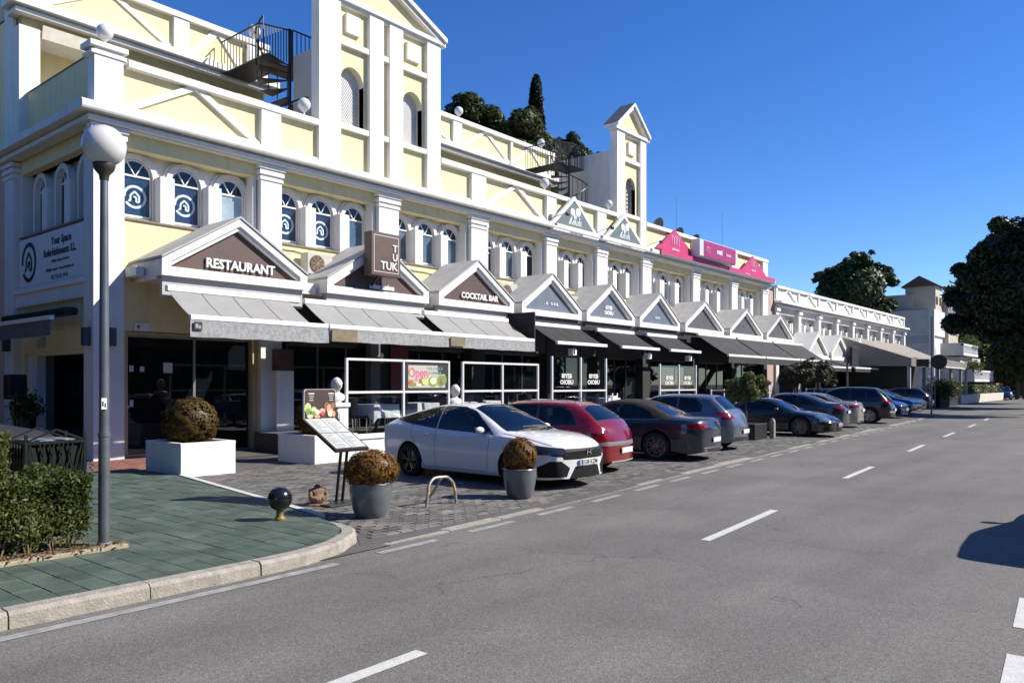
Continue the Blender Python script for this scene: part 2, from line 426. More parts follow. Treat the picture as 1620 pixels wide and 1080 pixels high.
# flush concrete edging stones between road and parking bays
es = MB(); es.bbox(-.495, .495, -.125, .125, -.06, 0, .008)
edge_me = es.build('edging_stone', concrete, park, local=True); proto_used = False
def place_copy(proto, name, parent, loc, rz, mesh=None, first=[]):
    """instance sharing proto's mesh, world loc, child of parent"""
    c = bpy.data.objects.new(name, mesh or proto.data); COL.objects.link(c); c.parent = parent
    inv = wm(parent).inverted(); c.location = inv @ Vector(loc)
    c.rotation_euler = rz if isinstance(rz, (tuple, list)) else (0, 0, rz)
    KIDS.setdefault(parent.name, []).append(c)
    return c
em = edge_me.data; KIDS[park.name].remove(edge_me); bpy.data.objects.remove(edge_me)
x = 5.55
while x < 46:
    y = edge(x + .5) + .15; sl = math.atan2(edge(x + 1) - edge(x), 1)
    place_copy(None, 'edging_stone', park, (x + .5, y, .012 + random.uniform(-.003, .003)), (0, 0, sl + random.uniform(-.004, .004)), em)
    x += 1.0

# stone pavers: the nearest as single parts, the rest joined
def unit_block(l, w, h, b_, mat, name):
    m = MB(); m.bbox(-l/2, l/2, -w/2, w/2, -h, 0, b_); o = m.build(name, mat); me = o.data; bpy.data.objects.remove(o); return me
pmeshes = [unit_block(.213, .103, .04, .006, q, 'paver') for q in (paver_m, paver_l, paver_d)]
cand = []
rng = random.Random(3)
for j in range(70):
    y = 6.2 + .11 * j
    for i in range(125):
        x = 5.2 + .22 * i + (.11 if j % 2 else 0)
        if y < edge(x) + .33 or x < bound(y) + .09 or y > 13.9 : continue
        if x > 16 and y > 10.4: continue
        if not in_view(x, y): continue
        cand.append((cam_d_uv(x, y, 0)[0], x, y))
cand.sort()
far = MB()
for q, (d, x, y) in enumerate(cand):
    z = zpav(x, y) + .008 + rng.uniform(-.003, .003)
    rot = (rng.uniform(-.012, .012), rng.uniform(-.012, .012), rng.uniform(-.012, .012))
    k = rng.choice((0, 0, 0, 1, 2))
    if q < 298: place_copy(None, 'paver', park, (x, y, z), rot, pmeshes[k])
    else:
        a, c_, r_ = .213/2, .103/2, rot[2]
        m = (paver_m, paver_l, paver_d)[k]
        vs = [(x + sx*a - sy*c_*r_, y + sy*c_ + sx*a*r_, z + sx*a*rot[1] + sy*c_*rot[0]) for sx, sy in ((-1,-1),(1,-1),(1,1),(-1,1))]
        vs += [(p[0], p[1], p[2]-.03) for p in vs]
        far.add(vs, [(0,1,2,3),(0,4,5,1),(1,5,6,2),(2,6,7,3),(3,7,4,0)], m)
far.build('paver_field', None, park, kind='stuff')

# green slab pavement with kerb
kerb_path = [(-12, 6.2), (3.9, 6.22), (4.5, 6.26), (5.0, 6.40), (5.42, 6.68), (5.70, 7.05), (5.88, 7.5), (6.0, 8.0)]
poly_in = [(-12, 6.36), (3.9, 6.38), (4.45, 6.42), (4.92, 6.54), (5.3, 6.80), (5.56, 7.13), (5.73, 7.55), (5.86, 8.05), (6.18, 9.6), (6.88, 13.45), (6.95, 15.2), (-12, 15.2)]
green = thing('green_pavement', 'dull green slab pavement at the corner beside the lamp post', None, (3, 9, 0)); green['kind'] = 'structure'
GZ = .10
mb = MB(); mb.add([(p[0], p[1], GZ - .018) for p in poly_in], [list(range(len(poly_in)))]); mb.build('slab_bed', joint_m, green)
def clip(subj, cl):
    out = subj
    for i in range(len(cl)):
        a = cl[i]; b_ = cl[(i+1) % len(cl)]
        inp = out; out = []
        for k in range(len(inp)):
            p = inp[k]; q = inp[k-1]
            sp_ = (b_[0]-a[0])*(p[1]-a[1]) - (b_[1]-a[1])*(p[0]-a[0]); sq = (b_[0]-a[0])*(q[1]-a[1]) - (b_[1]-a[1])*(q[0]-a[0])
            if (sp_ >= 0) != (sq >= 0):
                t = sq / (sq - sp_); out.append((q[0] + (p[0]-q[0])*t, q[1] + (p[1]-q[1])*t))
            if sp_ >= 0: out.append(p)
        if not out: return []
    return out
def slab_prism(poly, z0, z1, tilt=(0, 0)):
    n = len(poly); cx = sum(p[0] for p in poly)/n; cy = sum(p[1] for p in poly)/n
    ins = [(cx + (p[0]-cx)*.985, cy + (p[1]-cy)*.985) for p in poly]
    f = lambda p: z1 + (p[0]-cx)*tilt[0] + (p[1]-cy)*tilt[1]
    vs = [(p[0], p[1], f(p)) for p in ins] + [(p[0], p[1], f(p)-.004) for p in poly] + [(p[0], p[1], z0) for p in poly]
    fs = [list(range(n))] + [(i, i+n, (i+1) % n+n, (i+1) % n) for i in range(n)] + [(i+n, i+2*n, (i+1) % n+2*n, (i+1) % n+n) for i in range(n)]
    return vs, fs
rest = MB(); tl = []
for i in range(88):
    for j in range(23):
        x0 = -12 + .215 * i; y0 = 6.0 + .43 * j - (.215 if i % 2 else 0)
        g_ = .003
        t = [(x0+g_, y0+g_), (x0+.215-g_, y0+g_), (x0+.215-g_, y0+.43-g_), (x0+g_, y0+.43-g_)]
        c_ = clip(poly_in, t)
        if len(c_) < 3: continue
        ar = abs(sum(c_[k][0]*c_[k-1][1]-c_[k-1][0]*c_[k][1] for k in range(len(c_))))/2
        if ar < .004: continue
        tl.append((cam_d_uv(x0, y0, 0)[0] if in_view(x0+.15, y0+.2, 0, 60) else 999, c_))
tl.sort(key=lambda q: q[0])
for q, (d, c_) in enumerate(tl):
    m = rng.choice(slab_m); vs, fs = slab_prism(c_, GZ-.03, GZ + rng.uniform(-.0025, .0025), (rng.uniform(-.006, .006), rng.uniform(-.006, .006)))
    if q < 296 and d < 900: o = MB().add(vs, fs).build('slab', m, green)
    else: rest.add(vs, fs, m)
rest.build('slab_field', None, green, kind='stuff')
# kerb stones, about a metre long, swept round the corner
def along(path, s):
    for a, b_ in zip(path, path[1:]):
        L = math.dist(a, b_)
        if s <= L: return (a[0]+(b_[0]-a[0])*s/L, a[1]+(b_[1]-a[1])*s/L)
        s -= L
    return path[-1]
tot = sum(math.dist(a, b_) for a, b_ in zip(kerb_path, kerb_path[1:]))
s = 0; k = 0
off = (12 + 2.97) % 1.0
cuts = [off - 1 + i for i in range(30) if off - 1 + i < tot] + [tot]
def offs(path, s, o):
    p = along(path, s); a = along(path, max(0, s-.06)); b_ = along(path, min(tot, s+.06)); L = math.dist(a, b_) or 1
    nx, ny = -(b_[1]-a[1])/L, (b_[0]-a[0])/L
    return (p[0]+nx*o, p[1]+ny*o)
for a, b_ in zip(cuts, cuts[1:]):
    a = max(a, 0) + .006; b_ -= .006
    if b_ - a < .1: continue
    nseg = max(4, int((b_-a)/.12)); vs = []
    dz = rng.uniform(-.004, .004); dy = rng.uniform(-.006, .006)
    for i in range(nseg+1):
        s = a + (b_-a)*i/nseg; h = GZ + .022 + dz
        h -= .085 * max(0, (s - (tot - 1.4)) / 1.4)
        jit = .004 * math.sin(s*37) + .003*math.sin(s*91)
        for o_, z in ((-.01+dy+jit, -.05), (-.004+dy+jit, h-.028), (.028+dy, h), (.15+dy, h+.002), (.168, h-.012), (.168, 0)):
            p = offs(kerb_path, s, o_); vs.append((p[0], p[1], z))
    fs = [(i*6+j, (i+1)*6+j, (i+1)*6+j+1, i*6+j+1) for i in range(nseg) for j in range(5)]
    fs += [(5, 4, 3, 2, 1, 0), tuple(range(nseg*6, nseg*6+6))]
    MB().add(vs, fs).build('kerb_stone', concrete, green)
# low pale edging between green slabs and parking bays
ep = [(6.0, 8.0), (6.30, 9.6), (7.02, 13.45)]
for (a, b_) in zip(ep, ep[1:]):
    n = int(math.dist(a, b_)/.95)
    for i in range(n):
        p = [a[q] + (b_[q]-a[q])*(i+.006)/n for q in (0, 1)]; r_ = [a[q] + (b_[q]-a[q])*(i+.994)/n for q in (0, 1)]
        MB().bar((p[0]-.05, p[1], .065), (r_[0]-.05, r_[1], .065), .10, .09).build('edging_stone', M('pale_edging', (.5, .48, .44), .8, var=.15, scale=8, space='P'), green)
# red brick strip against the building
rb = thing('brick_pavement', 'strip of reddish brick paving at the foot of the corner pillar', None, (7.5, 16.5, 0)); rb['kind'] = 'structure'
mb = MB(); mb.box(-12, 9.4, 15.25, 17.8, -.04, .03); mb.build('bedding', joint_m, rb)
bm_ = unit_block(.21, .1, .03, .005, brick_m, 'brick')
cnt = 0
for j in range(24):
    for i in range(40):
        x = 5.0 + i*.218 + (.109 if j % 2 else 0); y = 15.32 + j*.106
        if x > 9.3 or not in_view(x, y) or cnt > 296: continue
        if cam_d_uv(x, y, 0)[1] < 150: continue
        cnt += 1
        place_copy(None, 'brick', rb, (x, y, .046+rng.uniform(-.002, .002)), (rng.uniform(-.01, .01), rng.uniform(-.01, .01), 0), bm_)

# painted markings, each its own flat piece of paint
def marking(xa, xb, yf, w, name, mat, lab, grp=None, z=.004):
    n = max(1, int((xb-xa)/.4)); vs = []
    for i in range(n+1):
        x = xa + (xb-xa)*i/n; vs += [(x, yf(x)-w/2, z), (x, yf(x)+w/2, z)]
    o = MB().add(vs, [(2*i, 2*i+2, 2*i+3, 2*i+1) for i in range(n)]).solo(name, mat, lab, 'road marking', grp)
    o['kind'] = 'structure'
    return o
ordn = ['nearest', 'second', 'third', 'fourth', 'fifth', 'sixth', 'seventh', 'eighth', 'ninth', 'tenth', 'eleventh', 'twelfth', 'thirteenth', 'fourteenth']
cl = lambda x: edge(x) - 2.58
for i, (a, b_) in enumerate([(1.0, 3.5), (7.98, 10.5), (14.86, 17.3), (21.8, 24.4), (28.6, 31.3), (35.6, 38.2), (42.6, 45.2)]):
    marking(a, b_, cl, .11, 'centre_dash', paint, '%s white dash of the centre line, counted along the road' % ordn[i], 'centre line dashes')
ed = lambda x: edge(x) - .17
x = 5.26; i = 0
while x < 40:
    marking(x, x+.86, ed, .11, 'edge_dash', paint_worn, None, 'short edge dashes along the parking bays')['label'] = 'short worn white dash along the edge of the parking bays'
    x += 1.43; i += 1
marking(-12, 4.7, lambda x: edge(x)-.2, .11, 'edge_line', paint_worn, 'long worn white line beside the kerb of the green pavement')
yb = lambda x: .72 + .077*(x-5.26) - .28
for i, a in enumerate([4.93-1.6, 4.93, 6.53]):
    marking(a, a+.93, yb, .56, 'block_marking', paint, ['white paint block below the lower right corner of the photo', 'white paint block cut by the lower right corner', 'white paint block at the right edge below the car shadow'][i], 'broad white blocks on the right of the road')
# bitumen-filled seam and a manhole
def G_(px, py): pass
# ================================================================== MAIN BUILDING
white = M('white_render', (.68, .665, .63), .75, var=.05, scale=2.2, bump=.12, space='P', bscale=30, streak=.34)
white2 = M('white_trim', (.72, .705, .67), .65, var=.04, scale=4, bump=.08, space='P', bscale=30, streak=.2)
yellow = M('pale_yellow_render', (.72, .62, .345), .8, var=.05, scale=1.6, bump=.18, space='P', bscale=35, streak=.28)
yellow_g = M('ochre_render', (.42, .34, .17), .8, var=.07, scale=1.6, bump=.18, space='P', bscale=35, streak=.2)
grey_wall = M('grey_render', (.42, .41, .40), .8, var=.06, scale=2, bump=.15, space='P')
dark_pane = glass_mat('dark_window_glass', (.12, .14, .16), .25, .015, (.006, .009, .013))
navy_film = M('navy_window_film', (.020, .036, .072), .12, var=.15, scale=3, coat=.6, space='P')
pale_blind = M('pale_window_blind', (.30, .38, .42), .2, var=.25, scale=2, coat=.7, space='P')
dusk_blind = M('slate_window_blind', (.075, .12, .16), .15, var=.4, scale=1.5, coat=.7, space='P')
logo_m = M('pale_logo_film', (.50, .60, .66), .5)
black_int = M('dark_interior', (.012, .012, .013), .9)
roof_m = M('pale_roof_felt', (.40, .39, .37), .85, var=.12, scale=3, bump=.3, space='P')
iron = M('black_iron', (.012, .012, .013), .45, bump=.1)
sill_m = M('brown_sill', (.20, .16, .10), .8, var=.2)
FY = 17.83
PX = [(7.27, 7.93), (11.37, 11.99), (15.32, 16.09), (19.34, 20.11), (23.51, 24.15), (26.94, 27.65), (30.59, 31.35), (35.48, 36.16), (39.98, 40.71), (44.22, 44.97)]
bld = thing('commercial_building', 'long cream and white two-storey building with arched windows and gabled porches along the parking bays', 'building', (7.27, 17.83, 0))

def B(name, m, *boxes, parent=None, **k):
    join = k.pop('join', False) or 'frame' in name or 'cornice' in name or 'sticker' in name
    if join or len(boxes) == 1:
        q = MB()
        for b_ in boxes: q.box(*b_)
        return q.build(name, m, parent or bld, **k)
    for b_ in boxes: o = MB().box(*b_).build(name, m, parent or bld, **k)
    return o

# core volumes
B('wall', yellow, (7.42, 44.9, 17.98, 18.4, 2.9, 5.42), (7.42, 44.9, 17.98, 18.4, 7.05, 7.74))
B('terrace_floor', roof_m, (7.45, 44.9, 18.16, 30, 7.6, 7.78))
B('interior_core', black_int, (7.95, 44.7, 19.6, 29.8, .06, 7.5))
B('rear_wall', grey_wall, (7.5, 44.85, 29.8, 30, 0, 7.6))
B('end_wall', grey_wall, (44.7, 44.85, 18.4, 29.8, 0, 7.6))

# pilasters with stepped capitals
def pilaster(a, b_, y0=FY, zb=0.03, zt=7.36, parent=None):
    q = MB(); q.box(a, b_, y0, y0+.5, zb, zt)
    c = MB()
    for z0, z1, e_ in ((6.98, 7.06, .03), (7.12, 7.22, .05), (7.27, 7.37, .075)): c.box(a-e_, b_+e_, y0-e_, y0+.2, z0, z1)
    p = q.build('pilaster', white, parent or bld); c.build('capital', white2, p)
for i, (a, b_) in enumerate(PX): pilaster(a, b_, zb=.03 if i < 2 else 3.9)
for i, (a, b_) in enumerate(PX[2:]): B('shaded_pilaster_foot', M('awning_shade_charcoal', (.022, .022, .024), .8, var=.2), (a+.05, b_-.05, FY+.03, FY+.4, .03, 3.9))  # lower pilasters coloured charcoal for the deep shade under the awnings
# cornice
q = MB(); q.box(7.10, 45.1, FY-.17, 18.1, 7.40, 7.50); q.box(7.185, 45.0, FY-.06, 18.09, 7.372, 7.399); q.build('cornice_band', white2, bld)
q = MB(); q.prism([(FY-.34, 7.56), (FY-.36, 7.60), (FY-.36, 7.72), (FY-.30, 7.76), (FY+.1, 7.80), (FY+.3, 7.80), (FY+.3, 7.56)], 'x', 6.9, 45.2); q.build('cornice', white, bld)
q = MB(); q.box(7.2, 45.0, FY-.1, 18.08, 7.501, 7.559); q.build('cornice_core', white2, bld)
# parapet: panels, base band, rail, piers, braces
B('parapet_panel', yellow, (7.4, 13.17, 17.97, 18.16, 7.795, 8.797), (17.89, 28.45, 17.97, 18.16, 7.795, 8.797), (30.9, 44.9, 17.97, 18.16, 7.795, 8.797))
B('parapet_base_band', white, (7.3, 13.18, FY+.04, 18.0, 7.80, 7.93), (17.9, 28.44, FY+.04, 18.0, 7.80, 7.93), (30.91, 44.95, FY+.04, 18.0, 7.80, 7.93))
for a, b_ in ((8.01, 13.17), (17.89, 28.45), (30.90, 45.0)): MB().bbox(a, b_, FY-.03, 18.24, 8.80, 8.97, .012).build('parapet_rail', white2, bld)
for i, (a, b_) in enumerate(PX):
    if i == 2: continue
    if i == 6: continue
    zt = 9.05 if i == 0 else 8.80
    q = MB(); q.box(a+.02, b_-.02, FY, 18.17, 7.80, zt); q.build('parapet_pier', white, bld)
q = MB(); q.bbox(7.18, 8.0, FY-.06, 18.3, 9.05, 9.17, .01); q.box(7.22, 7.97, FY-.03, 18.27, 8.9, 8.97); q.build('pier_cap', white2, bld)
def brace(xa, xb, za=7.93, zb=8.82, y=FY+.055, parent=None, w=.19):
    xm = (xa+xb)/2
    for x0 in (xa, xb):
        s_ = 1 if x0 < xm else -1
        dx = w*1.35
        poly = [(x0, za), (x0+s_*dx, za), (xm+s_*dx*.15, zb), (xm-s_*dx*.9, zb)] if False else [(x0, za), (x0+s_*dx*1.1, za), (xm+s_*dx*.35, zb), (xm-s_*dx*.75, zb)]
        MB().prism(poly, 'y', y + (.003 if s_ > 0 else 0), y+.1).build('brace', white2, parent or bld)
for a, b_ in ((7.93, 11.37), (20.11, 23.51), (31.4, 35.48), (36.16, 39.98)): brace(a, b_)
# small box lamps on two piers
B('junction_box', M('grey_box', (.35,.35,.34), .6), (23.68, 23.98, FY-.12, FY, 7.9, 8.12))

# ---- first-floor recesses, arched windows, piers
def arch_pts(cx, hw, z0, zs, n=14):
    """outline: bottom-left, up, semicircle-ish arch, down"""
    pts = [(cx-hw, z0), (cx-hw, zs)]
    pts += [(cx - hw*math.cos(math.pi*i/n), zs + hw*1.02*math.sin(math.pi*i/n)) for i in range(1, n)]
    pts += [(cx+hw, zs), (cx+hw, z0)]
    return pts
def ring(mb, inner, outer, ya, yb, m=None):
    n = len(inner); vs = []
    for p in inner: vs.append((p[0], ya, p[1]))
    for p in outer: vs.append((p[0], ya, p[1]))
    for p in inner: vs.append((p[0], yb, p[1]))
    for p in outer: vs.append((p[0], yb, p[1]))
    fs = []
    for i in range(n-1):
        fs += [(i, i+1, n+i+1, n+i), (n+i, n+i+1, 3*n+i+1, 3*n+i), (i+1, i, 2*n+i, 2*n+i+1)]
    fs += [(0, n, 3*n, 2*n), (n-1, 2*n-1, 4*n-1, 3*n-1)]
    mb.add(vs, fs, m)
def logo(mb, cx, cz, r, y):
    n = 22; a0 = R(200); a1 = R(200+325)
    # ring with a gap at lower left
    vs = []
    for i in range(n+1):
        t = R(235) - R(330)*i/n + R(330) if False else R(215) + R(330)*i/n
        for rr in (r*.79, r): vs.append((cx+rr*math.cos(t), y, cz+rr*math.sin(t)))
    mb.add(vs, [(2*i, 2*i+1, 2*i+3, 2*i+2) for i in range(n)])
    h = r*.5
    path = [(-1.1*h, -.75*h), (-.75*h, -.75*h), (-.75*h, .2*h), (0, .95*h), (.75*h, .2*h), (.75*h, -.8*h), (.25*h, -.8*h), (.25*h, 0), (-.22*h, 0), (-.22*h, -.6*h)]
    for k, (p, q_) in enumerate(zip(path, path[1:])):
        mb.bar((cx+p[0], y+.0005*k, cz+p[1]), (cx+q_[0], y+.0005*k, cz+q_[1]), r*.15, .002, (0, 1, 0))
def window(cx, hw, z0, zs, y, pane, parent, lg=False, blind=None):
    fr = MB(); ip = arch_pts(cx, hw-.035, z0+.035, zs); op = arch_pts(cx, hw, z0, zs)
    ring(fr, ip, op, y-.03, y+.03)
    fr.box(cx-hw, cx+hw, y-.03, y+.03, z0, z0+.04)
    fr.box(cx-hw+.03, cx+hw-.03, y-.032, y+.02, zs-.02, zs+.02)
    for s_ in (-1, 1):
        fr.bar((cx+s_*.01, y-.012, zs+.02), (cx+s_*hw*.5, y-.012, zs+hw*.84), .022, .03, (0, 1, 0))
    w = fr.build('window_frame', white2, parent)
    gp = MB(); P_ = arch_pts(cx, hw-.03, z0+.03, zs)
    gp.prism([(p[0], p[1]) for p in P_ if p[1] >= zs - 1e-6], 'y', y, y+.008); gp.build('upper_pane', dark_pane, w)
    lo = MB(); lo.box(cx-hw+.03, cx+hw-.03, y, y+.008, z0+.03, zs-.015); lo.build('pane', pane, w)
    if lg:
        l_ = MB(); logo(l_, cx, z0+(zs-z0)*.5, hw*.72, y-.003); l_.build('house_logo', logo_m, w)
    return w
WY = 18.36
for k in range(9):
    a, b_ = PX[k][1], PX[k+1][0]
    b2 = b_ - .14
    sc = (b2-a)/3.3
    # recess: back wall, reveal, soffit
    B('recess_wall', white, (a-.1, b2+.02, 18.40, 18.55, 5.4, 7.1))
    B('recess_reveal', white, (b2, b2+.1, 17.985, 18.41, 5.44, 7.05))
    B('sill', sill_m, (a, b_, 17.94, 18.40, 5.42, 5.46))
    B('sill_board', white2, (a, b2, 18.2, 18.40, 5.462, 5.52))
    cs = [a + (.47 + 1.2*j)*sc for j in range(3)]
    hw = .375*min(1, sc+.05)
    for j, cx in enumerate(cs):
        zs = 6.9-hw
        pane = dark_pane; lg = False
        if k < 2:
            pane = navy_film if j < 2 else (pale_blind if k == 0 else dusk_blind); lg = j < 2
        elif k == 2: pane = dusk_blind
        elif k == 3: pane = dusk_blind if j == 1 else dark_pane
        else: pane = dusk_blind if (j+k) % 2 else dark_pane
        window(cx, hw, 5.58, zs, WY, pane, bld, lg)
        am = MB(); ring(am, arch_pts(cx, hw+.01, 5.5, zs), arch_pts(cx, hw+.13, 5.5, zs), 18.27, 18.41)
        ring(am, arch_pts(cx, hw+.13, 5.5, zs), arch_pts(cx, hw+.19, 5.5, zs), 18.33, 18.41)
        am.build('arch_moulding', white, bld)
    for j in range(2):
        pc = (cs[j]+cs[j+1])/2 - .0*sc
        q = MB(); q.box(pc-.17*sc, pc+.17*sc, 18.0, 18.36, 5.465, 6.56); q.build('window_pier', white2, bld)

# ---- towers
def tower(x0, x1, cols, arches, squares, zt=12.55, apex=1.3, lattice=None, name='tower'):
    Y0, Y1 = 17.98, 18.18
    # base skin with arched holes: built from strips round each arch
    def skin(a, b_, z0, z1):
        q_.box(a, b_, Y0, Y1, z0, z1)
    q_ = MB()
    xs = [x0+.006] + [v for ar in arches for v in (ar[0]-ar[1], ar[0]+ar[1])] + [x1-.006]
    segs = [(xs[i], xs[i+1]) for i in range(0, len(xs), 2)]
    for a, b_ in segs: skin(a, b_, 7.78, zt)
    for cx, hw, z0, zs in arches:
        skin(cx-hw, cx+hw, 7.78, z0)
        n = 16
        up = [(cx - hw*math.cos(math.pi*i/n), zs + hw*1.1*math.sin(math.pi*i/n)) for i in range(n+1)]
        for i in range(n):
            p, r_ = up[i], up[i+1]
            q_.add([(p[0], Y0, p[1]), (r_[0], Y0, r_[1]), (r_[0], Y0, zt), (p[0], Y0, zt), (p[0], Y1, p[1]), (r_[0], Y1, r_[1]), (r_[0], Y1, zt), (p[0], Y1, zt)],
                   [(0, 1, 2, 3), (4, 7, 6, 5), (0, 4, 5, 1)])
    main = q_.build(name, yellow, bld)
    for cx, hw, z0, zs in arches:
        rv = MB(); pts = arch_pts(cx, hw, z0, zs); pts = [(p[0], zs+(p[1]-zs)*1.08 if p[1] > zs else p[1]) for p in pts]
        n = len(pts); vs = [(p[0], Y0+.005, p[1]) for p in pts] + [(p[0], Y1+.25, p[1]) for p in pts]
        rv.add(vs, [(i, i+1, n+i+1, n+i) for i in range(n-1)])
        rv.box(cx-hw, cx+hw, Y0+.005, Y1+.25, z0-.03, z0-.002)
        rv.build('arch_reveal', white, main)
    for a, b_ in cols: MB().box(a, b_, FY, Y1+.006 if a in (x0,) or b_ in (x1,) else Y0+.01, 7.795, zt+.001).build('vertical_strip', white2, main)
    for (a, b_), z in ((g, z) for g in gaps(cols) for z in (8.95, 11.33)):
        MB().box(a, b_, FY+.02, Y0+.01, z, z+.15).build('cross_band', white2, main)
    for a, b_ in gaps(cols): MB().box(a, b_, FY+.03, Y0+.01, zt-.1, zt).build('cross_band', white2, main)
    for a, b_, z0, z1 in squares: MB().box(a, b_, FY+.05, Y0+.01, z0, z1).build('raised_square', white2, main)
    xm = (x0+x1)/2; e_ = .16
    pd = MB(); pd.prism([(x0, zt), (x1, zt), (xm, zt+apex)], 'y', 17.93, 18.16); pd.build('pediment', yellow, main)
    rk = MB(); rk.box(x0-.08, x1+.08, FY-.07, 18.2, zt-.0, zt+.12)
    L = math.hypot(xm-x0+e_, apex)
    for s_ in (-1, 1):
        xa = xm + s_*(xm-x0+e_)
        for o_, w, y0, kk in ((.0, .13, FY-.16, 0), (-.14, .12, FY-.08, .003)):
            rk.prism([(xa, zt+.1+o_), (xm+s_*kk, zt+apex+.14+o_), (xm+s_*kk, zt+apex+.14+o_+w), (xa, zt+.1+w+o_)], 'y', y0, 18.42 if o_ == 0 else 18.22)
    rk.build('raking_cornice', white2, main)
    rf = MB()
    for s_ in (-1, 1):
        xa = xm + s_*(xm-x0+e_+.02); rf.add([(xa, FY-.15, zt+.245), (xm, FY-.15, zt+apex+.285), (xm, 18.43, zt+apex+.285), (xa, 18.43, zt+.245)], [(0, 1, 2, 3)])
    rf.build('tower_roof', M('slate_roof', (.10, .10, .11), .7, var=.2), main)
    return main
def gaps(cols): return [(cols[i][1], cols[i+1][0]) for i in range(len(cols)-1)]
t1 = tower(13.18, 17.88, [(13.18, 13.92), (14.97, 15.50), (15.74, 16.27), (17.3, 17.88)], [(14.43, .42, 9.1, 10.36), (16.79, .41, 9.1, 10.34)],
      [(14.16, 14.66, 11.74, 12.28), (16.5, 17.05, 11.72, 12.26)], apex=1.05)
t2 = tower(28.46, 30.89, [(28.46, 29.08), (30.40, 30.89)], [(29.78, .40, 9.1, 10.3)], [(29.5, 30.02, 11.72, 12.26)], apex=1.12)
# white diagonal lattice behind the arches of the near tower
for cx in (14.43, 16.79):
    lt = MB(); x0, x1, z0, z1 = cx-.42, cx+.42, 9.12, 10.85
    for s_ in (-1, 1):
        k = -2.2
        while k < 2.8:
            pts = []
            for t in (0, 1):
                pass
            # line z = z0 + s*(x-x0) + k clipped to the box
            seg = [(x, z0 + s_*(x-cx)*1.35 + k) for x in (x0, x1)]
            (xa, za), (xb, zb) = seg
            def cl_(xa, za, xb, zb):
                for lo, hi in ((z0, z1),):
                    if za == zb: return None
                    t0, t1_ = sorted(((lo-za)/(zb-za), (hi-za)/(zb-za))); t0 = max(0, t0); t1_ = min(1, t1_)
                    if t0 >= t1_: return None
                    return (xa+(xb-xa)*t0, za+(zb-za)*t0, xa+(xb-xa)*t1_, za+(zb-za)*t1_)
            c_ = cl_(xa, za, xb, zb)
            if c_: lt.bar((c_[0], 18.24+.008*s_, c_[1]), (c_[2], 18.24+.008*s_, c_[3]), .03, .012, (0, 1, 0))
            k += .105
    lt.build('lattice', white2, t1)
gr = MB()
for i in range(5): gr.box(29.42+.18*i-.01, 29.42+.18*i+.012, 18.1, 18.12, 9.1, 10.72)
for i in range(9): gr.box(29.4, 30.16, 18.095, 18.115, 9.2+.18*i, 9.222+.18*i)
gr.build('iron_grille', iron, t2)
# stair wings behind the towers
B('stair_wing', grey_wall, (13.5, 17.6, 18.24, 19.5, 7.7, 11.25))
B('stair_wing', white, (28.6, 30.7, 18.24, 21.0, 7.7, 11.75))

# ---- set-back upper storey
def upper(xa, xb, piers, braces, cap_l=True):
    Y = 22.0
    B('upper_wall', yellow, (xa+.5, xb-.05, 23.2, 23.4, 7.78, 10.7))
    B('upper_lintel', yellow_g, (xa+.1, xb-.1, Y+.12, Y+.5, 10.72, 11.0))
    B('upper_cornice', white2, (xa-.12, xb+.12, Y-.12, Y+.5, 11.0, 11.09), (xa-.25, xb+.25, Y-.26, Y+.5, 11.16, 11.34), (xa, xb, Y-.03, Y+.5, 11.09, 11.16))
    B('upper_parapet', yellow, (xa+.1, xb-.1, Y+.12, Y+.3, 11.34, 12.36))
    B('upper_rail', white2, (xa-.05, xb+.05, Y-.04, Y+.36, 12.36, 12.52))
    B('upper_band', white, (xa+.02, xb-.02, Y+.06, Y+.13, 11.34, 11.48))
    for a, b_ in piers: B('upper_pier', white, (a, b_, Y, Y+.31, 11.34, 12.36))
    for a, b_ in braces: brace(a, b_, 11.48, 12.38, Y+.07, w=.17)
    B('upper_roof', roof_m, (xa+.1, xb-.1, Y+.3, 30, 11.2, 11.34))
    B('upper_side_wall', yellow, (xa+.1, xa+.3, Y+.4, 30, 7.78, 11.25), (xb-.3, xb-.1, Y+.4, 30, 7.78, 11.25))
upper(7.2, 14.3, [(7.2, 7.66), (11.2, 11.66), (13.56, 14.3)], [(7.68, 11.2), (11.66, 13.56)])
upper(17.6, 29.6, [(17.6, 18.1), (22.8, 23.3), (26.42, 26.56), (29.2, 29.6)], [(18.1, 22.8), (23.3, 26.42), (26.56, 29.2)])
B('corner_column', white, (7.2, 7.68, 22.0, 22.5, 7.78, 10.72))
B('terrace_partition', white, (9.7, 9.9, 22.1, 23.3, 7.78, 10.72), (13.9, 14.2, 22.1, 23.3, 7.78, 10.72), (17.7, 18.0, 22.1, 23.3, 7.78, 10.72), (23, 23.3, 22.1, 23.3, 7.78, 10.72), (29.2, 29.5, 22.1, 23.3, 7.78, 10.72))
B('terrace_ceiling', white, (7.4, 14.2, 22.4, 23.3, 10.66, 10.71), (17.8, 29.5, 22.4, 23.3, 10.66, 10.71))
tag(MB().prism([(21.93, 10.84), (21.97, 10.84), (22.05, 10.52), (22.0, 10.52)], 'x', 7.72, 9.3).solo('terrace_blind', M('cream_canvas', (.62,.56,.46), .85, var=.1, scale=5), 'cream roller blind hanging in the upper terrace opening at the left corner', 'blind'))
tag(MB().box(17.95, 19.9, 21.2, 21.9, 10.55, 10.8).solo('rolled_terrace_awning', white2, 'rolled up white awning box under the upper parapet right of the big tower', 'awning'))

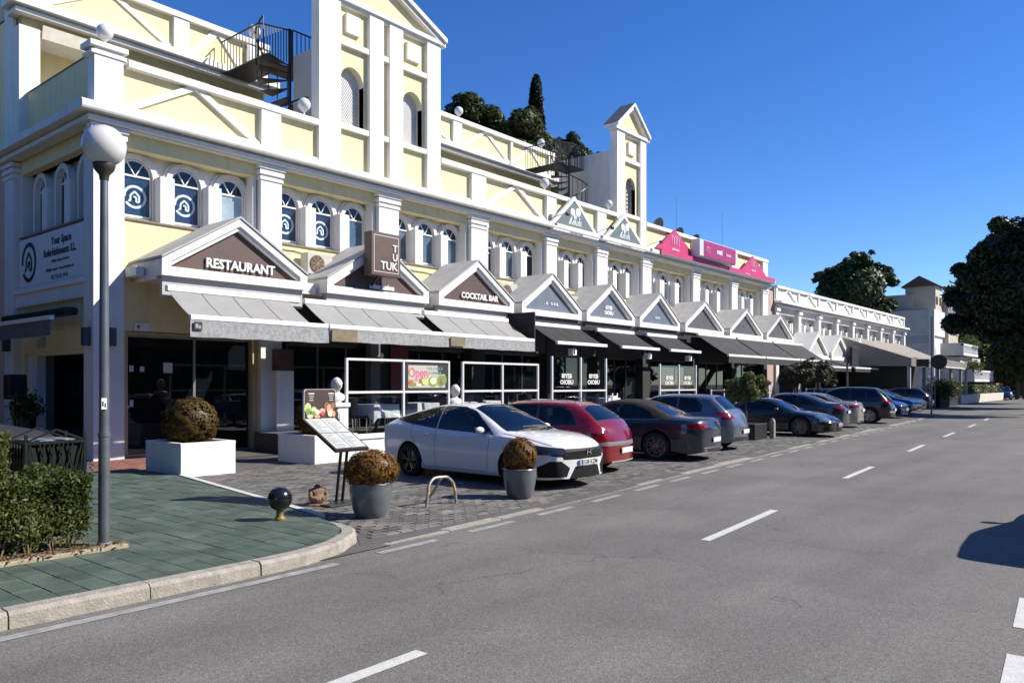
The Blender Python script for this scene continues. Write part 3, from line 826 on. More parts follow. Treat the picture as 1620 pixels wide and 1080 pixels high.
# ---- left flank
SX = 7.42
B('side_wall', yellow, (SX, SX+.2, 18.33, 22.6, 2.5, 5.42), (SX, SX+.2, 18.33, 22.6, 7.05, 7.6), (SX, SX+.2, 22.3, 22.6, .03, 2.5), (SX, SX+.2, 18.33, 18.52, .03, 2.5))
B('side_pilaster', white, (7.27, 7.6, 22.6, 23.25, .03, 7.36))
q = MB()
for z0, z1, e_ in ((6.98, 7.06, .03), (7.12, 7.22, .05), (7.27, 7.37, .075)): q.box(7.27-e_, 7.5, 22.6-e_, 23.25+e_, z0, z1)
q.build('side_capital', white2, bld)
B('side_cornice', white, (6.93, 7.39, FY-.33, 30, 7.563, 7.737), (7.09, 7.39, FY-.155, 30, 7.403, 7.497), (7.15, 7.39, FY-.09, 30, 7.497, 7.563))
B('side_parapet', yellow, (7.4, 7.55, 18.17, 22.7, 7.74, 9.02))
B('side_rail', sill_m, (7.38, 7.57, 18.3, 22.7, 9.02, 9.05))
B('side_pier', white, (7.27, 7.62, 22.6, 23.25, 7.74, 12.4))
B('side_sill', sill_m, (7.36, 7.8, 18.35, 22.5, 5.40, 5.44))
B('side_recess', white, (7.80, 7.95, 18.35, 22.5, 5.44, 7.06), (7.42, 7.8, 22.42, 22.6, 5.44, 7.05), (7.42, 7.8, 18.33, 18.38, 5.44, 7.05))
B('side_far_wall', M('salmon_render', (.60, .42, .30), .8, var=.08, scale=1.5, space='P', bump=.15), (7.36, 7.6, 23.25, 32, .03, 7.4), (7.4, 7.6, 23.25, 32, 7.74, 12))
rot = Matrix.Translation((7.70, 0, 0)) @ Matrix.Rotation(R(-90), 4, 'Z')     # facade-local x -> -Y, faces -X
for cy in (21.75, 20.4, 19.05):
    # window modelled facing -Y at the origin, then turned to face -X
    def turned(mb_, name, mat, par): mb_.xf(Matrix.Translation((7.70, cy, 0)) @ Matrix.Rotation(R(-90), 4, 'Z')); return mb_.build(name, mat, par)
    hw = .31; zs = 6.88-hw
    fr = MB(); ring(fr, arch_pts(0, hw-.035, 5.6, zs), arch_pts(0, hw, 5.56, zs), -.03, .03); fr.box(-hw, hw, -.03, .03, 5.56, 5.6); fr.box(-hw, hw, -.032, .02, zs-.02, zs+.02)
    for s_ in (-1, 1): fr.bar((s_*.01, -.012, zs+.02), (s_*hw*.5, -.012, zs+hw*.84), .022, .03, (0, 1, 0))
    w = turned(fr, 'window_frame', white2, bld)
    g_ = MB(); g_.prism(arch_pts(0, hw-.03, 5.59, zs), 'y', 0, .008); turned(g_, 'pane', dark_pane, w)
    am = MB(); ring(am, arch_pts(0, hw+.01, 5.5, zs), arch_pts(0, hw+.14, 5.5, zs), -.12, .12); turned(am, 'arch_moulding', white, bld)
for cy in (21.08, 19.72): B('window_pier', white2, (7.45, 7.8, cy-.16, cy+.16, 5.445, 6.5))
B('side_ledge', white2, (7.26, 7.5, 18.3, 22.62, 3.98, 4.10), (7.32, 7.5, 18.33, 22.6, 3.66, 3.98))
B('side_opening_frame', white2, (7.5, 7.75, 21.7, 21.8, .03, 2.42), (7.5, 7.75, 18.5, 21.8, 2.42, 2.5), (7.5, 7.75, 18.5, 18.58, .03, 2.42))
B('side_shop_glass', dark_pane, (7.7, 7.71, 18.55, 20.1, .05, 2.42), (7.7, 7.71, 20.15, 21.7, .05, 2.42))
B('side_opening_jamb', white, (7.5, 7.75, 21.8, 22.35, .03, 2.5))

# ---- ground floor, bay 1: glazed opening
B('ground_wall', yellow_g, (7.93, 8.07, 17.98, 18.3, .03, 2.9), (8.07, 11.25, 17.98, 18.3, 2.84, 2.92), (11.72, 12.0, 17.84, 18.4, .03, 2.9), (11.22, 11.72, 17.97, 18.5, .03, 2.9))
dk_frame = M('dark_bronze_frame', (.05, .045, .04), .4)
f = B('door_frame', M('grey_aluminium', (.30, .30, .30), .35, metal=.6), (8.07, 8.12, 18.1, 18.16, .03, 2.84), (9.68, 9.74, 18.09, 18.15, .03, 2.84), (11.18, 11.22, 18.1, 18.16, .03, 2.84), (8.12, 11.2, 18.09, 18.15, 2.79, 2.84), (8.12, 11.2, 18.09, 18.15, .03, .10))
B('door_pane', dark_pane, (8.12, 9.68, 18.12, 18.13, .10, 2.79), parent=f); B('door_pane', dark_pane, (9.74, 11.18, 18.12, 18.13, .10, 2.79), parent=f)
B('door_sticker', M('pale_sticker', (.5, .55, .6), .5), (8.95, 9.17, 18.105, 18.108, 1.98, 2.22), parent=f)
B('door_sticker', M('pale_sticker', (.5, .55, .6), .5), (8.16, 8.26, 18.105, 18.108, 2.0, 2.14), (8.4, 8.5, 18.104, 18.107, 2.0, 2.12), (8.17, 8.25, 18.104, 18.107, 1.2, 1.35), parent=f)
B('white_post', white2, (11.68, 12.2, 17.6, 17.83, .03, 2.06))
B('brown_panel', M('brown_panel', (.075, .045, .035), .6), (11.70, 12.18, 17.58, 17.83, 2.07, 2.62))
# dark shopfront of the other bays
for k in range(1, 9):
    a, b_ = (12.3 if k == 1 else PX[k][1]), PX[k+1][0]
    fr = MB(); n = 3
    fr.box(a, b_, 18.1, 18.16, 2.75, 2.85); fr.box(a, b_, 18.1, 18.16, .03, .15)
    for j in range(n+1): fr.box(a+(b_-a-.06)*j/n, a+(b_-a-.06)*j/n+.06, 18.095, 18.165, .15, 2.75)
    s_ = fr.build('shopfront_frame', dk_frame, bld)
    for j in range(n):
        B('shop_pane', dark_pane, (a+(b_-a-.06)*j/n+.06, a+(b_-a-.06)*(j+1)/n, 18.125, 18.135, .15, 2.75), parent=s_)
B('red_door', M('dark_red_paint', (.14, .012, .018), .35, var=.1), (15.72, 16.42, 17.76, 17.82, .5, 2.85))
B('grey_column', M('mid_grey_render', (.14, .14, .14), .8), (14.9, 15.25, 17.7, 17.95, .03, 2.9))
B('fascia_above_shops', M('charcoal_fascia', (.03, .03, .032), .7, var=.2), (12.3, 44.2, 17.9, 17.99, 2.85, 3.9))
# recess floor inside bay 1 and the shop floor slab
B('shop_floor', M('shop_floor', (.10, .09, .08), .5, var=.2), (8.0, 44.6, 17.98, 19.6, -.03, .05))

# ---- gabled porches
brown_panel = M('chocolate_signboard', (.088, .052, .040), .5, var=.12, scale=3)
slate_panel = M('slate_blue_signboard', (.125, .15, .185), .5, var=.12, scale=3)
dark_panel = M('charcoal_signboard', (.085, .09, .095), .5, var=.15, scale=3)
PEDX = [9.98, 14.25, 18.22, 22.13, 25.95, 29.79, 34.05, 38.84, 43.45]
PY = 16.5
peds = []
for i, x in enumerate(PEDX):
    hw = [1.85, 1.80, 1.74, 1.74, 1.72, 1.72, 2.0, 2.05, 2.0][i]; za = 5.55; ze = 4.42
    front = MB()
    # rake boards: outer proud, inner step
    def rake(o0, o1, y0, y1):
        for s_ in (-1, 1):
            sl = (za-ze)/hw
            front.prism([(x+s_*hw, ze-o0), (x, za-o0), (x, za-o1), (x+s_*hw, ze-o1)], 'y', y0, y1)
    rake(0, .17, PY, PY+.3); rake(.17, .27, PY+.06, PY+.3)
    front.box(x-hw-.007, x+hw+.007, PY-.003, PY+.304, 4.06, 4.26)
    front.box(x-hw-.004, x-hw+.2, PY-.005, PY+.302, 4.262, 4.415); front.box(x+hw-.2, x+hw+.004, PY-.005, PY+.302, 4.262, 4.415)
    f = front.build('gable_front', white2, bld); peds.append(f)
    pm = brown_panel if i < 3 else (slate_panel if i < 6 else dark_panel)
    MB().prism([(x-hw+.12, 4.2), (x+hw-.12, 4.2), (x, za-.15)], 'y', PY+.16, PY+.22).build('sign_panel', pm, f)
    rf = MB()
    for s_ in (-1, 1):
        rf.prism([(x+s_*(hw+.02), ze+.012), (x+s_*.001, za+.012), (x+s_*.001, za+.06), (x+s_*(hw+.02), ze+.06)], 'y', PY-.03, 17.98)
    rf.build('gable_roof', roof_m, f)
    sd = MB(); sd.box(x-hw+.02, x-hw+.10, PY+.3, 17.98, 4.0, 4.43); sd.box(x+hw-.10, x+hw-.02, PY+.3, 17.98, 4.0, 4.43)
    sd.box(x-hw+.1, x+hw-.1, PY+.3, 17.98, 4.04, 4.08)
    sd.build('gable_side', white, f)
    B('gable_shade_band', grey_wall if i < 3 else dk_frame, (x-hw+.06, x+hw-.06, PY+.12, PY+.24, 3.60, 4.06), parent=f)  # grey stands for soffit shadow on pale porches; band lowered to block sun
# flat lead valleys between porches
for a, b_ in zip(PEDX, PEDX[1:]): B('porch_valley', white, (a+1.9, b_-1.9, PY+.35, 17.975, 4.02, 4.3) if b_-a > 3.8 else (a+1.85, b_-1.85, PY+.35, 17.975, 4.02, 4.3))
B('porch_valley', white, (7.94, PEDX[0]-1.86, 17.3, 17.975, 4.1, 4.3))
# ================================================================== SIGNS, AWNINGS, FITTINGS ON THE BUILDING
letter_w = M('white_lettering', (.70, .69, .67), .5)
def txt(s_, size, x, y, z, m, parent=None, depth=.012, align='CENTER', name='lettering', bold=0.0, sx=1., rotx=None):
    t = text_mb(s_, size, depth, align, bold=bold)
    t.v = [(p[0]*sx+x, p[1]+y, p[2]+z) for p in t.v]
    return t.build(name, m, parent)
def solo_txt(s_, size, x, y, z, m, label, **k):
    t = text_mb(s_, size, k.get('depth', .012), k.get('align', 'CENTER'), bold=k.get('bold', 0)); sx = k.get('sx', 1)
    t.v = [(p[0]*sx+x, p[1]+y, p[2]+z) for p in t.v]
    return t.solo('sign_lettering', m, label, 'sign')
solo_txt('RESTAURANT', .30, 10.08, 16.62, 4.36, letter_w, 'white RESTAURANT letters on the brown gable nearest the corner', depth=.02, bold=.008, sx=.96)
solo_txt('asian fusion', .20, 14.38, 16.62, 4.33, letter_w, 'small white asian fusion letters at the foot of the second brown gable', depth=.015, bold=.008, sx=.95)
solo_txt('COCKTAIL BAR', .25, 18.42, 16.62, 4.38, letter_w, 'white COCKTAIL BAR letters on the third brown gable', depth=.02, bold=.008, sx=.98)
solo_txt('6IYEB\nOIOBU', .20, 25.95, 16.645, 4.62, letter_w, 'white two-line logo lettering on the fifth gable, slate blue', depth=.01, bold=.01)
solo_txt('. o   o o a', .20, 22.2, 16.645, 4.5, letter_w, 'few small white letters on the fourth gable, slate blue', depth=.01, bold=.006)
solo_txt('o o o', .18, 29.8, 16.645, 4.5, letter_w, 'three tiny white characters on the sixth gable, slate blue', depth=.01, bold=.006)
solo_txt('x x', .3, 38.9, 16.645, 4.6, M('faint_grey_mark', (.22, .22, .22), .6), 'faint grey mark on the eighth gable', depth=.01)
# TUK TUK box sign
bx = thing('box_sign', 'brown upright box sign reading TUK TUK above the second gable', 'sign', (14.1, 16.2, 4.62))
q = MB(); q.bbox(13.58, 14.62, 16.12, 16.42, 4.62, 5.78, .012); q.build('sign_box', brown_panel, bx)
q = MB()
for b_ in ((13.66, 14.54, 4.71, 4.73), (13.66, 14.54, 5.68, 5.70), (13.66, 13.68, 4.73, 5.68), (14.52, 14.54, 4.73, 5.68)): q.box(b_[0], b_[1], 16.112, 16.12, b_[2], b_[3])
q.build('inline_border', M('pale_brown_line', (.55, .5, .47), .5), bx)
txt('TUK', .30, 14.48, 16.11, 4.80, letter_w, bx, align='RIGHT', bold=.006, sx=1.0)
txt('U', .27, 14.40, 16.11, 5.06, letter_w, bx, bold=.006); txt('T', .27, 14.40, 16.11, 5.30, letter_w, bx, bold=.006)
q = MB(); q.bar((14.0, 16.3, 4.64), (14.0, 16.75, 4.3), .04, .04); q.build('bracket', iron, bx)

# flank sign board
sb = thing('wall_signboard', 'large white board with round house logo and Your Space Refurbishments lettering on the flank', 'sign', (7.35, 20.5, 4.12))
q = MB(); q.box(7.34, 7.41, 18.42, 22.4, 4.13, 5.34); q.build('board', M('white_signboard', (.70, .70, .72), .5, var=.04), sb)
def side_txt(s_, size, y, z, m, bold=0., sx=1.):
    t = text_mb(s_, size, .004, 'CENTER', bold=bold)
    t.v = [(7.333+p[1]*.5, y-p[0]*sx, z+p[2]) for p in t.v]
    t.build('lettering', m, sb)
ink = M('dark_sign_ink', (.02, .025, .03), .6)
side_txt('Your Space', .25, 19.75, 5.02, ink, .006); side_txt('Refurbishments S.L.', .24, 19.85, 4.76, ink, .006)
side_txt('building design & interiors', .10, 19.8, 4.60, ink); side_txt('info@yourspace  www.yourspace.es', .11, 19.85, 4.40, ink); side_txt('TEL 952 81 24 01', .14, 19.85, 4.2, ink)
q = MB(); logo(q, 0, 0, .5, 0); q.v = [(7.33+p[1], 21.75-p[0]*.95, 4.74+p[2]) for p in q.v]; q.build('house_logo', ink, sb)

# awnings
def awning(xa, xb, fa, fb, yb, zb, yf, zf, fabric, bar, lab, val=.3, seam=3, valm=None, grp=None):
    a = thing('awning', lab, 'awning', ((xa+xb)/2, yb, zf-.3), 0, grp)
    n = 10; vs = []
    for i in range(n+1):
        t = i/n; x = fa + (fb-fa)*t
        for j in range(5):
            s_ = j/4; sag = -.035*math.sin(math.pi*s_) + .006*math.sin(i*1.9+j)
            vs.append((x, yb+(yf-yb)*s_, zb+(zf-zb)*s_+sag))
    fs = [(i*5+j, (i+1)*5+j, (i+1)*5+j+1, i*5+j+1) for i in range(n) for j in range(4)]
    up = MB().add(vs, fs, None, True); up.add([(p[0], p[1], p[2]-.006) for p in vs], [f_[::-1] for f_ in fs], None, True)
    c = up.build('canopy', fabric, a)
    for i in range(1, seam+1):
        x = fa+(fb-fa)*i/(seam+1); sm = MB()
        pp = [(x, yb+(yf-yb)*j/4, zb+(zf-zb)*j/4-.035*math.sin(math.pi*j/4)+.008) for j in range(5)]
        for a_, b2_ in zip(pp, pp[1:]): sm.bar(a_, b2_, .014, .004)
        sm.build('seam', M('awning_seam', (.20, .20, .195), .9), c)
    MB().bbox(xa, xb, yf-.05, yf+.05, zf-.06, zf+.05, .012).build('front_bar', bar, a)
    if val:
        vs = []; m_ = 26
        for i in range(m_+1):
            x = xa+(xb-xa)*i/m_
            for j in range(3): vs.append((x, yf-.045+.014*math.sin(i*1.3+j), zf-.06-val*j/2*(1+.02*math.sin(i*.9))))
        MB().add(vs, [(i*3+j, i*3+j+1, (i+1)*3+j+1, (i+1)*3+j) for i in range(m_) for j in range(2)], None, True).build('valance', valm or fabric, a)
    MB().bbox(xa, xb-.1, yb-.04, yb+.08, zb-.02, zb+.12, .02).build('cassette', bar, a)
    for x in (fa+.35, fb-.35):
        MB().bar((x, yb, zb-.08), (x+.25, (yb+yf)/2, (zb+zf)/2-.12), .04, .05).build('arm', iron, a)
        MB().bar((x+.25, (yb+yf)/2, (zb+zf)/2-.12), (x, yf, zf-.03), .04, .05).build('arm', iron, a)
    return a
canvas = M('pale_grey_canvas', (.25, .245, .235), .9, var=.07, scale=1.6, bump=.2, space='P', bscale=5)
valm = M('patterned_grey_valance', (.36, .36, .355), .9, col2=(.20, .205, .21), scale=13, space='P', detail=9)
bar_w = M('white_metal', (.74, .74, .72), .35, var=.04)
blackf = M('black_canvas', (.018, .018, .019), .9, var=.25, scale=2, bump=.15, space='P', bscale=5)
awning(8.16, 11.62, 8.2, 11.2, 16.38, 3.72, 15.4, 3.10, canvas, bar_w, 'pale grey awning under the RESTAURANT gable', val=.35, valm=valm, grp='pale grey awnings')
awning(11.64, 15.70, 11.66, 15.25, 16.38, 3.72, 15.38, 3.10, canvas, bar_w, 'pale grey awning under the TUK TUK sign', valm=valm, grp='pale grey awnings')
awning(15.72, 19.62, 15.75, 19.5, 16.38, 3.72, 15.4, 3.10, canvas, bar_w, 'pale grey awning under the COCKTAIL BAR gable', valm=valm, grp='pale grey awnings')
MB().box(11.68, 12.45, 15.3, 15.325, 2.74, 3.03).solo('gap_shade_panel', M('gap_shade_brown', (.20, .16, .10), .9, var=.2), 'brown sheet painted as the shaded bare gap at the left end of the second pale awning', 'panel')  # brown colour stands in for the shaded gap without valance
tag(MB().box(15.75, 16.35, 15.3, 15.325, 2.78, 3.03).solo('gap_shade_panel', M('gap_shade_brown'), 'brown sheet painted as the shaded bare gap at the left end of the third pale awning', 'panel'))  # second shaded gap, likewise put in as brown colour
nm = ['fourth', 'fifth', 'sixth']
for i, (a, b_) in enumerate([(20.7, 23.7), (24.7, 27.5), (28.4, 31.1)]):
    awning(a, b_, a+.05, b_-.05, 16.38, 3.7, 15.3, 3.08, blackf, bar_w, 'black awning with a white front bar under the %s gable' % nm[i], val=0, grp='black awnings')
dkc = M('charcoal_canvas', (.034, .034, .036), .9, var=.2, scale=2, bump=.15, space='P', bscale=5)
for i, (a, b_) in enumerate([(33.0, 37.2), (37.3, 41.9), (42.0, 46.6)]):
    awning(a, b_, a+.02, b_-.1, 16.38, 3.95, 14.9, 3.0, dkc, bar_w, 'broad charcoal awning under the %s gable' % ['seventh', 'eighth', 'ninth'][i], val=.28, seam=1, grp='charcoal awnings')
# black side screen and dark canopy over the terraces
tag(MB().box(19.78, 19.84, 15.5, 17.9, 2.9, 4.03).box(19.84, 32.5, 16.5, 16.56, 3.72, 3.85).solo('black_screen', blackf, 'black fabric side screen between the pale and the black awnings', 'screen'))
for i, x in enumerate((21.9, 27.0, 30.4)):
    w = thing('heater_lamp', 'small white heater lamp hanging under the %s black awning bar' % ['first', 'second', 'third'][i], 'heater lamp', (x, 15.5, 2.7), 0, 'hanging terrace heaters')
    MB().bbox(x-.12, x+.12, 15.4, 15.62, 2.68, 2.93, .02).build('lamp_body', bar_w, w); MB().box(x-.03, x+.03, 15.48, 15.54, 2.93, 3.05).build('bracket', iron, w)
    MB().box(x-.08, x-.01, 15.39, 15.4, 2.74, 2.88).build('vent', iron, w)

# triangular green signs on the parapet
sage = M('sage_signboard', (.10, .135, .13), .6, var=.15, scale=5)
def tri_sign(ax, az, lx, rx, zb, m, label, emblem, wl):
    t = thing('triangular_sign', label, 'sign', ((lx+rx)/2, 17.6, zb))
    MB().prism([(lx, zb), (rx, zb), (ax, az)], 'y', 17.58, 17.66).build('sign_panel', m, t)
    if wl:
        q = MB()
        for s_, xx in ((-1, lx), (1, rx)): q.prism([(xx+s_*.02, zb-.05), (ax, az+.05), (ax, az+.22), (xx+s_*.24, zb-.05)], 'y', 17.57, 17.7)
        q.box(lx-.1, rx+.15, 17.5, 17.68, zb-.22, zb-.003); q.build('white_border', white2, t)
    emblem(t); return t
def crest(cx, cz, s_):
    def f(t):
        q = MB()
        for dx, dz, r_ in ((-.16, .38, .15), (.2, .42, .17), (.0, .2, .1)): q.lathe([(r_*s_, 0), (r_*s_, .01)], (cx+dx*s_, 17.565, cz+dz*s_), 12, axis='y', smooth=False)
        for k in range(9): q.bar((cx+(-.42+.1*k)*s_, 17.568, cz-.12*s_), (cx+(-.3+.085*k)*s_, 17.568, cz+(.12+.1*math.sin(k*2))*s_), .045*s_, .006, (0, 1, 0))
        q.build('crest', M('pale_crest', (.66, .70, .70), .6), t)
        txt('TATTOO SHOP', .13*s_, cx, 17.49, cz-.47*s_, M('grey_lettering', (.3, .33, .35), .6), t)
    return f
tri_sign(24.97, 8.78, 23.6, 26.4, 7.72, sage, 'sage green triangular sign with white crest, left of its pair on the parapet', crest(25.0, 7.98, 1), True)
tri_sign(28.62, 8.70, 27.3, 30.1, 7.74, sage, 'sage green triangular sign with white crest at the foot of the small tower', crest(28.65, 7.98, .95), True)
pink = M('bright_pink_signboard', (.50, .028, .13), .5, var=.06, scale=3)
def emb(cx, cz, s_):
    def f(t):
        q = MB()
        for k in range(3):
            q.tube([(cx+(-.35+.25*k)*s_, 17.57, cz), (cx+(-.35+.25*k)*s_, 17.57, cz+.32*s_), (cx+(-.27+.25*k)*s_, 17.57, cz+.42*s_), (cx+(-.17+.25*k)*s_, 17.57, cz+.32*s_), (cx+(-.17+.25*k)*s_, 17.57, cz)], .018*s_, 5)
        q.build('emblem', M('pale_pink_print', (.86, .62, .70), .6), t); txt('mati home', .16*s_, cx, 17.57, cz-.25*s_, M('pale_pink_print', (.86, .62, .70)), t, bold=.004)
    return f
tri_sign(33.12, 8.93, 31.4, 35.3, 7.86, pink, 'pink triangular sign beside the small tower', emb(33.15, 8.2, 1), False)
tri_sign(42.2, 8.83, 40.6, 44.2, 7.86, pink, 'pink triangular sign at the far end of the parapet', emb(42.25, 8.2, .85), False)
t = thing('strip_sign', 'long pink strip sign running along the cornice under the pink triangles', 'sign', (38, 17.5, 7.6))
MB().box(31.5, 44.95, 17.40, 17.46, 7.62, 7.84).build('strip_panel', pink, t); MB().box(31.5, 44.95, 17.39, 17.47, 7.565, 7.615).build('strip_edge', M('grey_aluminium'), t)
txt('www.mati.es', .14, 38.0, 17.395, 7.67, M('pale_pink_print'), t); txt('mati home', .14, 41.0, 17.395, 7.67, M('pale_pink_print'), t)
t = thing('lightbox_sign', 'deep pink lightbox sign reading mati between the pink triangles', 'sign', (36.9, 17.2, 7.85))
MB().bbox(34.75, 38.9, 17.14, 17.6, 7.88, 8.72, .03).build('box_body', M('pale_grey_metal', (.55, .54, .56), .4), t)
MB().box(35.2, 38.86, 17.125, 17.137, 7.92, 8.68).build('face_panel', M('deep_pink_face', (.33, .02, .11), .35, var=.08, scale=3), t)
txt('mati', .36, 36.9, 17.115, 8.2, letter_w, t, bold=.012); txt('home', .26, 37.95, 17.115, 8.2, M('pale_pink_print'), t)
q = MB()
for k in range(3): q.tube([(35.45+.12*k, 17.115, 8.1), (35.45+.12*k, 17.115, 8.35), (35.51+.12*k, 17.115, 8.42), (35.57+.12*k, 17.115, 8.35), (35.57+.12*k, 17.115, 8.1)], .012, 5)
q.build('emblem', M('pale_pink_print'), t)

# globe lamps on the parapets
globe_m = M('white_globe', (.62, .62, .60), .25, var=.03, coat=.4)
def globe(x, y, z, r, lab, grp):
    t = thing('globe_lamp', lab, 'globe lamp', (x, y, z), 0, grp)
    MB().ball((x, y, z+r+.16), r, 20).build('globe', globe_m, t); MB().lathe([(.05, 0), (.04, .02), (.022, .05), (.022, .13), (.07, .16), (.075, .19)], (x, y, z), 12).build('stem', white2, t)
globe(7.6, 18.05, 9.17, .18, 'white globe lamp on the corner pier of the lower parapet', 'globe lamps on the lower parapet')
globe(12.79, 17.98, 8.97, .18, 'white globe lamp on the lower parapet just left of the big tower', 'globe lamps on the lower parapet')
globe(23.6, 18.0, 8.97, .18, 'white globe lamp on the lower parapet left of the green signs', 'globe lamps on the lower parapet')
globe(28.05, 18.0, 8.97, .17, 'white globe lamp on the lower parapet just left of the small tower', 'globe lamps on the lower parapet')
globe(13.88, 22.15, 12.52, .2, 'white globe lamp on the upper parapet above the first spiral stair', 'globe lamps on the upper parapet')
globe(23.26, 22.15, 12.52, .18, 'white globe lamp on the upper parapet in front of the pine crown', 'globe lamps on the upper parapet')
globe(28.77, 22.15, 12.52, .18, 'white globe lamp at the far end of the upper parapet', 'globe lamps on the upper parapet')

# spiral stairs
def spiral():
    t = thing('spiral_staircase', 'black iron spiral staircase beside the big tower', 'staircase', (0, 0, 0), 0, 'iron spiral stairs on the roof terrace')
    MB().tube([(0, 0, 0), (0, 0, 4.35)], .05, 10).build('centre_pole', iron, t, local=True)
    n = 15; rr = .95; a0 = R(150)
    for i in range(n):
        z = .22*(i+1); t0 = a0 + R(27)*i; t1_ = t0 + R(30)
        q = MB(); q.prism([(.04*math.cos(t0), .04*math.sin(t0)), (rr*math.cos(t0), rr*math.sin(t0)), (rr*math.cos((t0+t1_)/2)*1.0, rr*math.sin((t0+t1_)/2)), (rr*math.cos(t1_), rr*math.sin(t1_))], 'z', z-.03, z)
        q.build('tread', iron, t, local=True)
    hr = []
    for i in range(n*3):
        a = a0 + R(9)*i; z = .22 + .22*i/3 + .95; hr.append((rr*math.cos(a), rr*math.sin(a), z))
    MB().tube(hr, .026, 6).build('handrail', iron, t, local=True)
    q = MB()
    for i in range(0, n*3, 2): p = hr[i]; q.tube([(p[0], p[1], p[2]-.95), p], .015, 4)
    q.build('baluster', iron, t, local=True, kind='stuff')
    z = 3.33
    MB().box(0, 1.15, -.15, 1.0, z-.04, z).build('landing', iron, t, local=True)
    MB().box(-.9, 0, .2, 2.2, z-.04, z).build('landing', iron, t, local=True)
    q = MB(); path = [(1.15, 1.0), (1.15, -.15), (0, -.15)]
    for (a, b_), (c, d) in zip(path, path[1:]):
        q.tube([(a, b_, z+.95), (c, d, z+.95)], .024, 6)
        for k in range(9): f_ = k/8; q.tube([(a+(c-a)*f_, b_+(d-b_)*f_, z), (a+(c-a)*f_, b_+(d-b_)*f_, z+.95)], .015, 4)
    for (a, b_), (c, d) in (((-.9, 2.2), (-.9, .2)), ((-.9, .2), (0, -.1))):
        q.tube([(a, b_, z+.95), (c, d, z+.95)], .024, 6)
        for k in range(13): f_ = k/12; q.tube([(a+(c-a)*f_, b_+(d-b_)*f_, z), (a+(c-a)*f_, b_+(d-b_)*f_, z+.95)], .015, 4)
    q.build('landing_railing', iron, t, local=True)
    return t
s1 = spiral(); move(s1, (13.55, 19.75, 7.78))
copy_tree(s1, (27.35, 19.55, 7.78), None, 'black iron spiral staircase beside the small tower').scale = (.82, .82, .98)

# air conditioners on the porch valleys
ac_m = M('ivory_enamel', (.45, .43, .38), .45, var=.05)
def ac(x, y, z, w, h, lab):
    t = thing('air_conditioner', lab, 'air conditioner', (x, y, z), 0, 'outdoor air conditioning units')
    MB().bbox(x-w/2, x+w/2, y, y+.32, z, z+h, .015).build('case', ac_m, t)
    MB().lathe([(h*.40, 0), (h*.40, .012), (h*.36, .02)], (x-w*.12, y-.02, z+h/2), 24, axis='y').build('fan_ring', M('rusty_grille', (.10, .055, .03), .7), t)
    q = MB()
    for k in range(8): a = R(45*k); q.bar((x-w*.12, y-.028, z+h/2), (x-w*.12+h*.38*math.cos(a), y-.028, z+h/2+h*.38*math.sin(a)), .014, .01, (0, 1, 0))
    q.build('fan_guard', M('tan_metal', (.35, .27, .18), .6), t)
ac(13.0, 17.55, 4.66, .82, .58, 'ivory air conditioner with a rusty fan left of the TUK TUK sign')
ac(20.9, 17.5, 4.55, .95, .66, 'ivory air conditioner right of the COCKTAIL BAR gable')
ac(24.7, 17.5, 4.5, .85, .6, 'ivory air conditioner between the two slate blue gables')

# dishes and aerials behind the far parapet
for i, (x, z) in enumerate(((33.9, 9.35), (36.0, 9.2), (37.8, 9.12))):
    t = thing('satellite_dish', 'grey satellite dish on the far parapet, %s of three' % ['leftmost', 'middle', 'rightmost'][i], 'satellite dish', (x, 19, 7.78), 0, 'satellite dishes behind the parapet')
    q = MB(); q.lathe([(.0, .12), (.25, .10), (.42, .04), (.5, -.02), (.5, -.04), (.42, .02), (.2, .08)], (0, 0, 0), 22, axis='y')
    q.xf(Matrix.Translation((x, 19, z)) @ Matrix.Rotation(R(25), 4, 'X')); q.build('dish', M('weathered_grey_metal', (.16, .16, .17), .6, var=.3), t)
    MB().tube([(x, 19.1, 7.78), (x, 19.1, z)], .03, 6).build('mast', iron, t)
for i, (x, zt_) in enumerate(((35.93, 11.2), (41.3, 11.3))):
    t = thing('aerial', 'thin aerial mast above the far parapet, the %s' % ['left one', 'right one'][i], 'aerial', (x, 19, 7.78), 0, 'aerial masts')
    MB().tube([(x, 19, 7.78), (x, 19, zt_)], [.018, .008], 5).build('mast', M('grey_aluminium'), t)
    q = MB()
    for k in range(4): q.bar((x-.15, 19, zt_-.3-.12*k), (x+.15, 19, zt_-.3-.12*k), .008, .008)
    q.build('rods', M('grey_aluminium'), t)

# wall lamps and flank fittings
for i, (x0, x1, y0, y1, z0, z1) in enumerate([(7.55, 7.7, 17.68, 17.83, 2.55, 2.95), (7.12, 7.27, 17.95, 18.12, 2.55, 2.95), (7.12, 7.27, 22.8, 22.97, 2.55, 2.95)]):
    t = thing('wall_lamp', ['small dark box lamp on the front of the corner pillar', 'small dark box lamp on the flank side of the corner pillar', 'small dark box lamp on the far pilaster of the left flank'][i], 'wall lamp', ((x0+x1)/2, (y0+y1)/2, z0), 0, 'dark box wall lamps')
    MB().bbox(x0, x1, y0, y1, z0, z1, .012).build('lamp_housing', M('slate_metal', (.04, .055, .07), .4), t)
    MB().box(x0+.03, x1-.03, y0+.03, y1-.03, z0-.01, z0-.001).build('lens', globe_m, t)
tag(MB().bbox(8.2, 8.56, 17.94, 17.975, 2.92, 3.12, .004).solo('wall_plaque', M('white_signboard'), 'small white plaque with a red cross above the glass doors', 'plaque'))
tag(MB().box(8.25, 8.33, 17.93, 17.939, 3.0, 3.03).box(8.275, 8.305, 17.931, 17.938, 2.97, 3.06).solo('plaque_mark', M('plaque_red', (.5, .03, .04), .5), 'small red cross printed on the white plaque above the glass doors', 'emblem'))
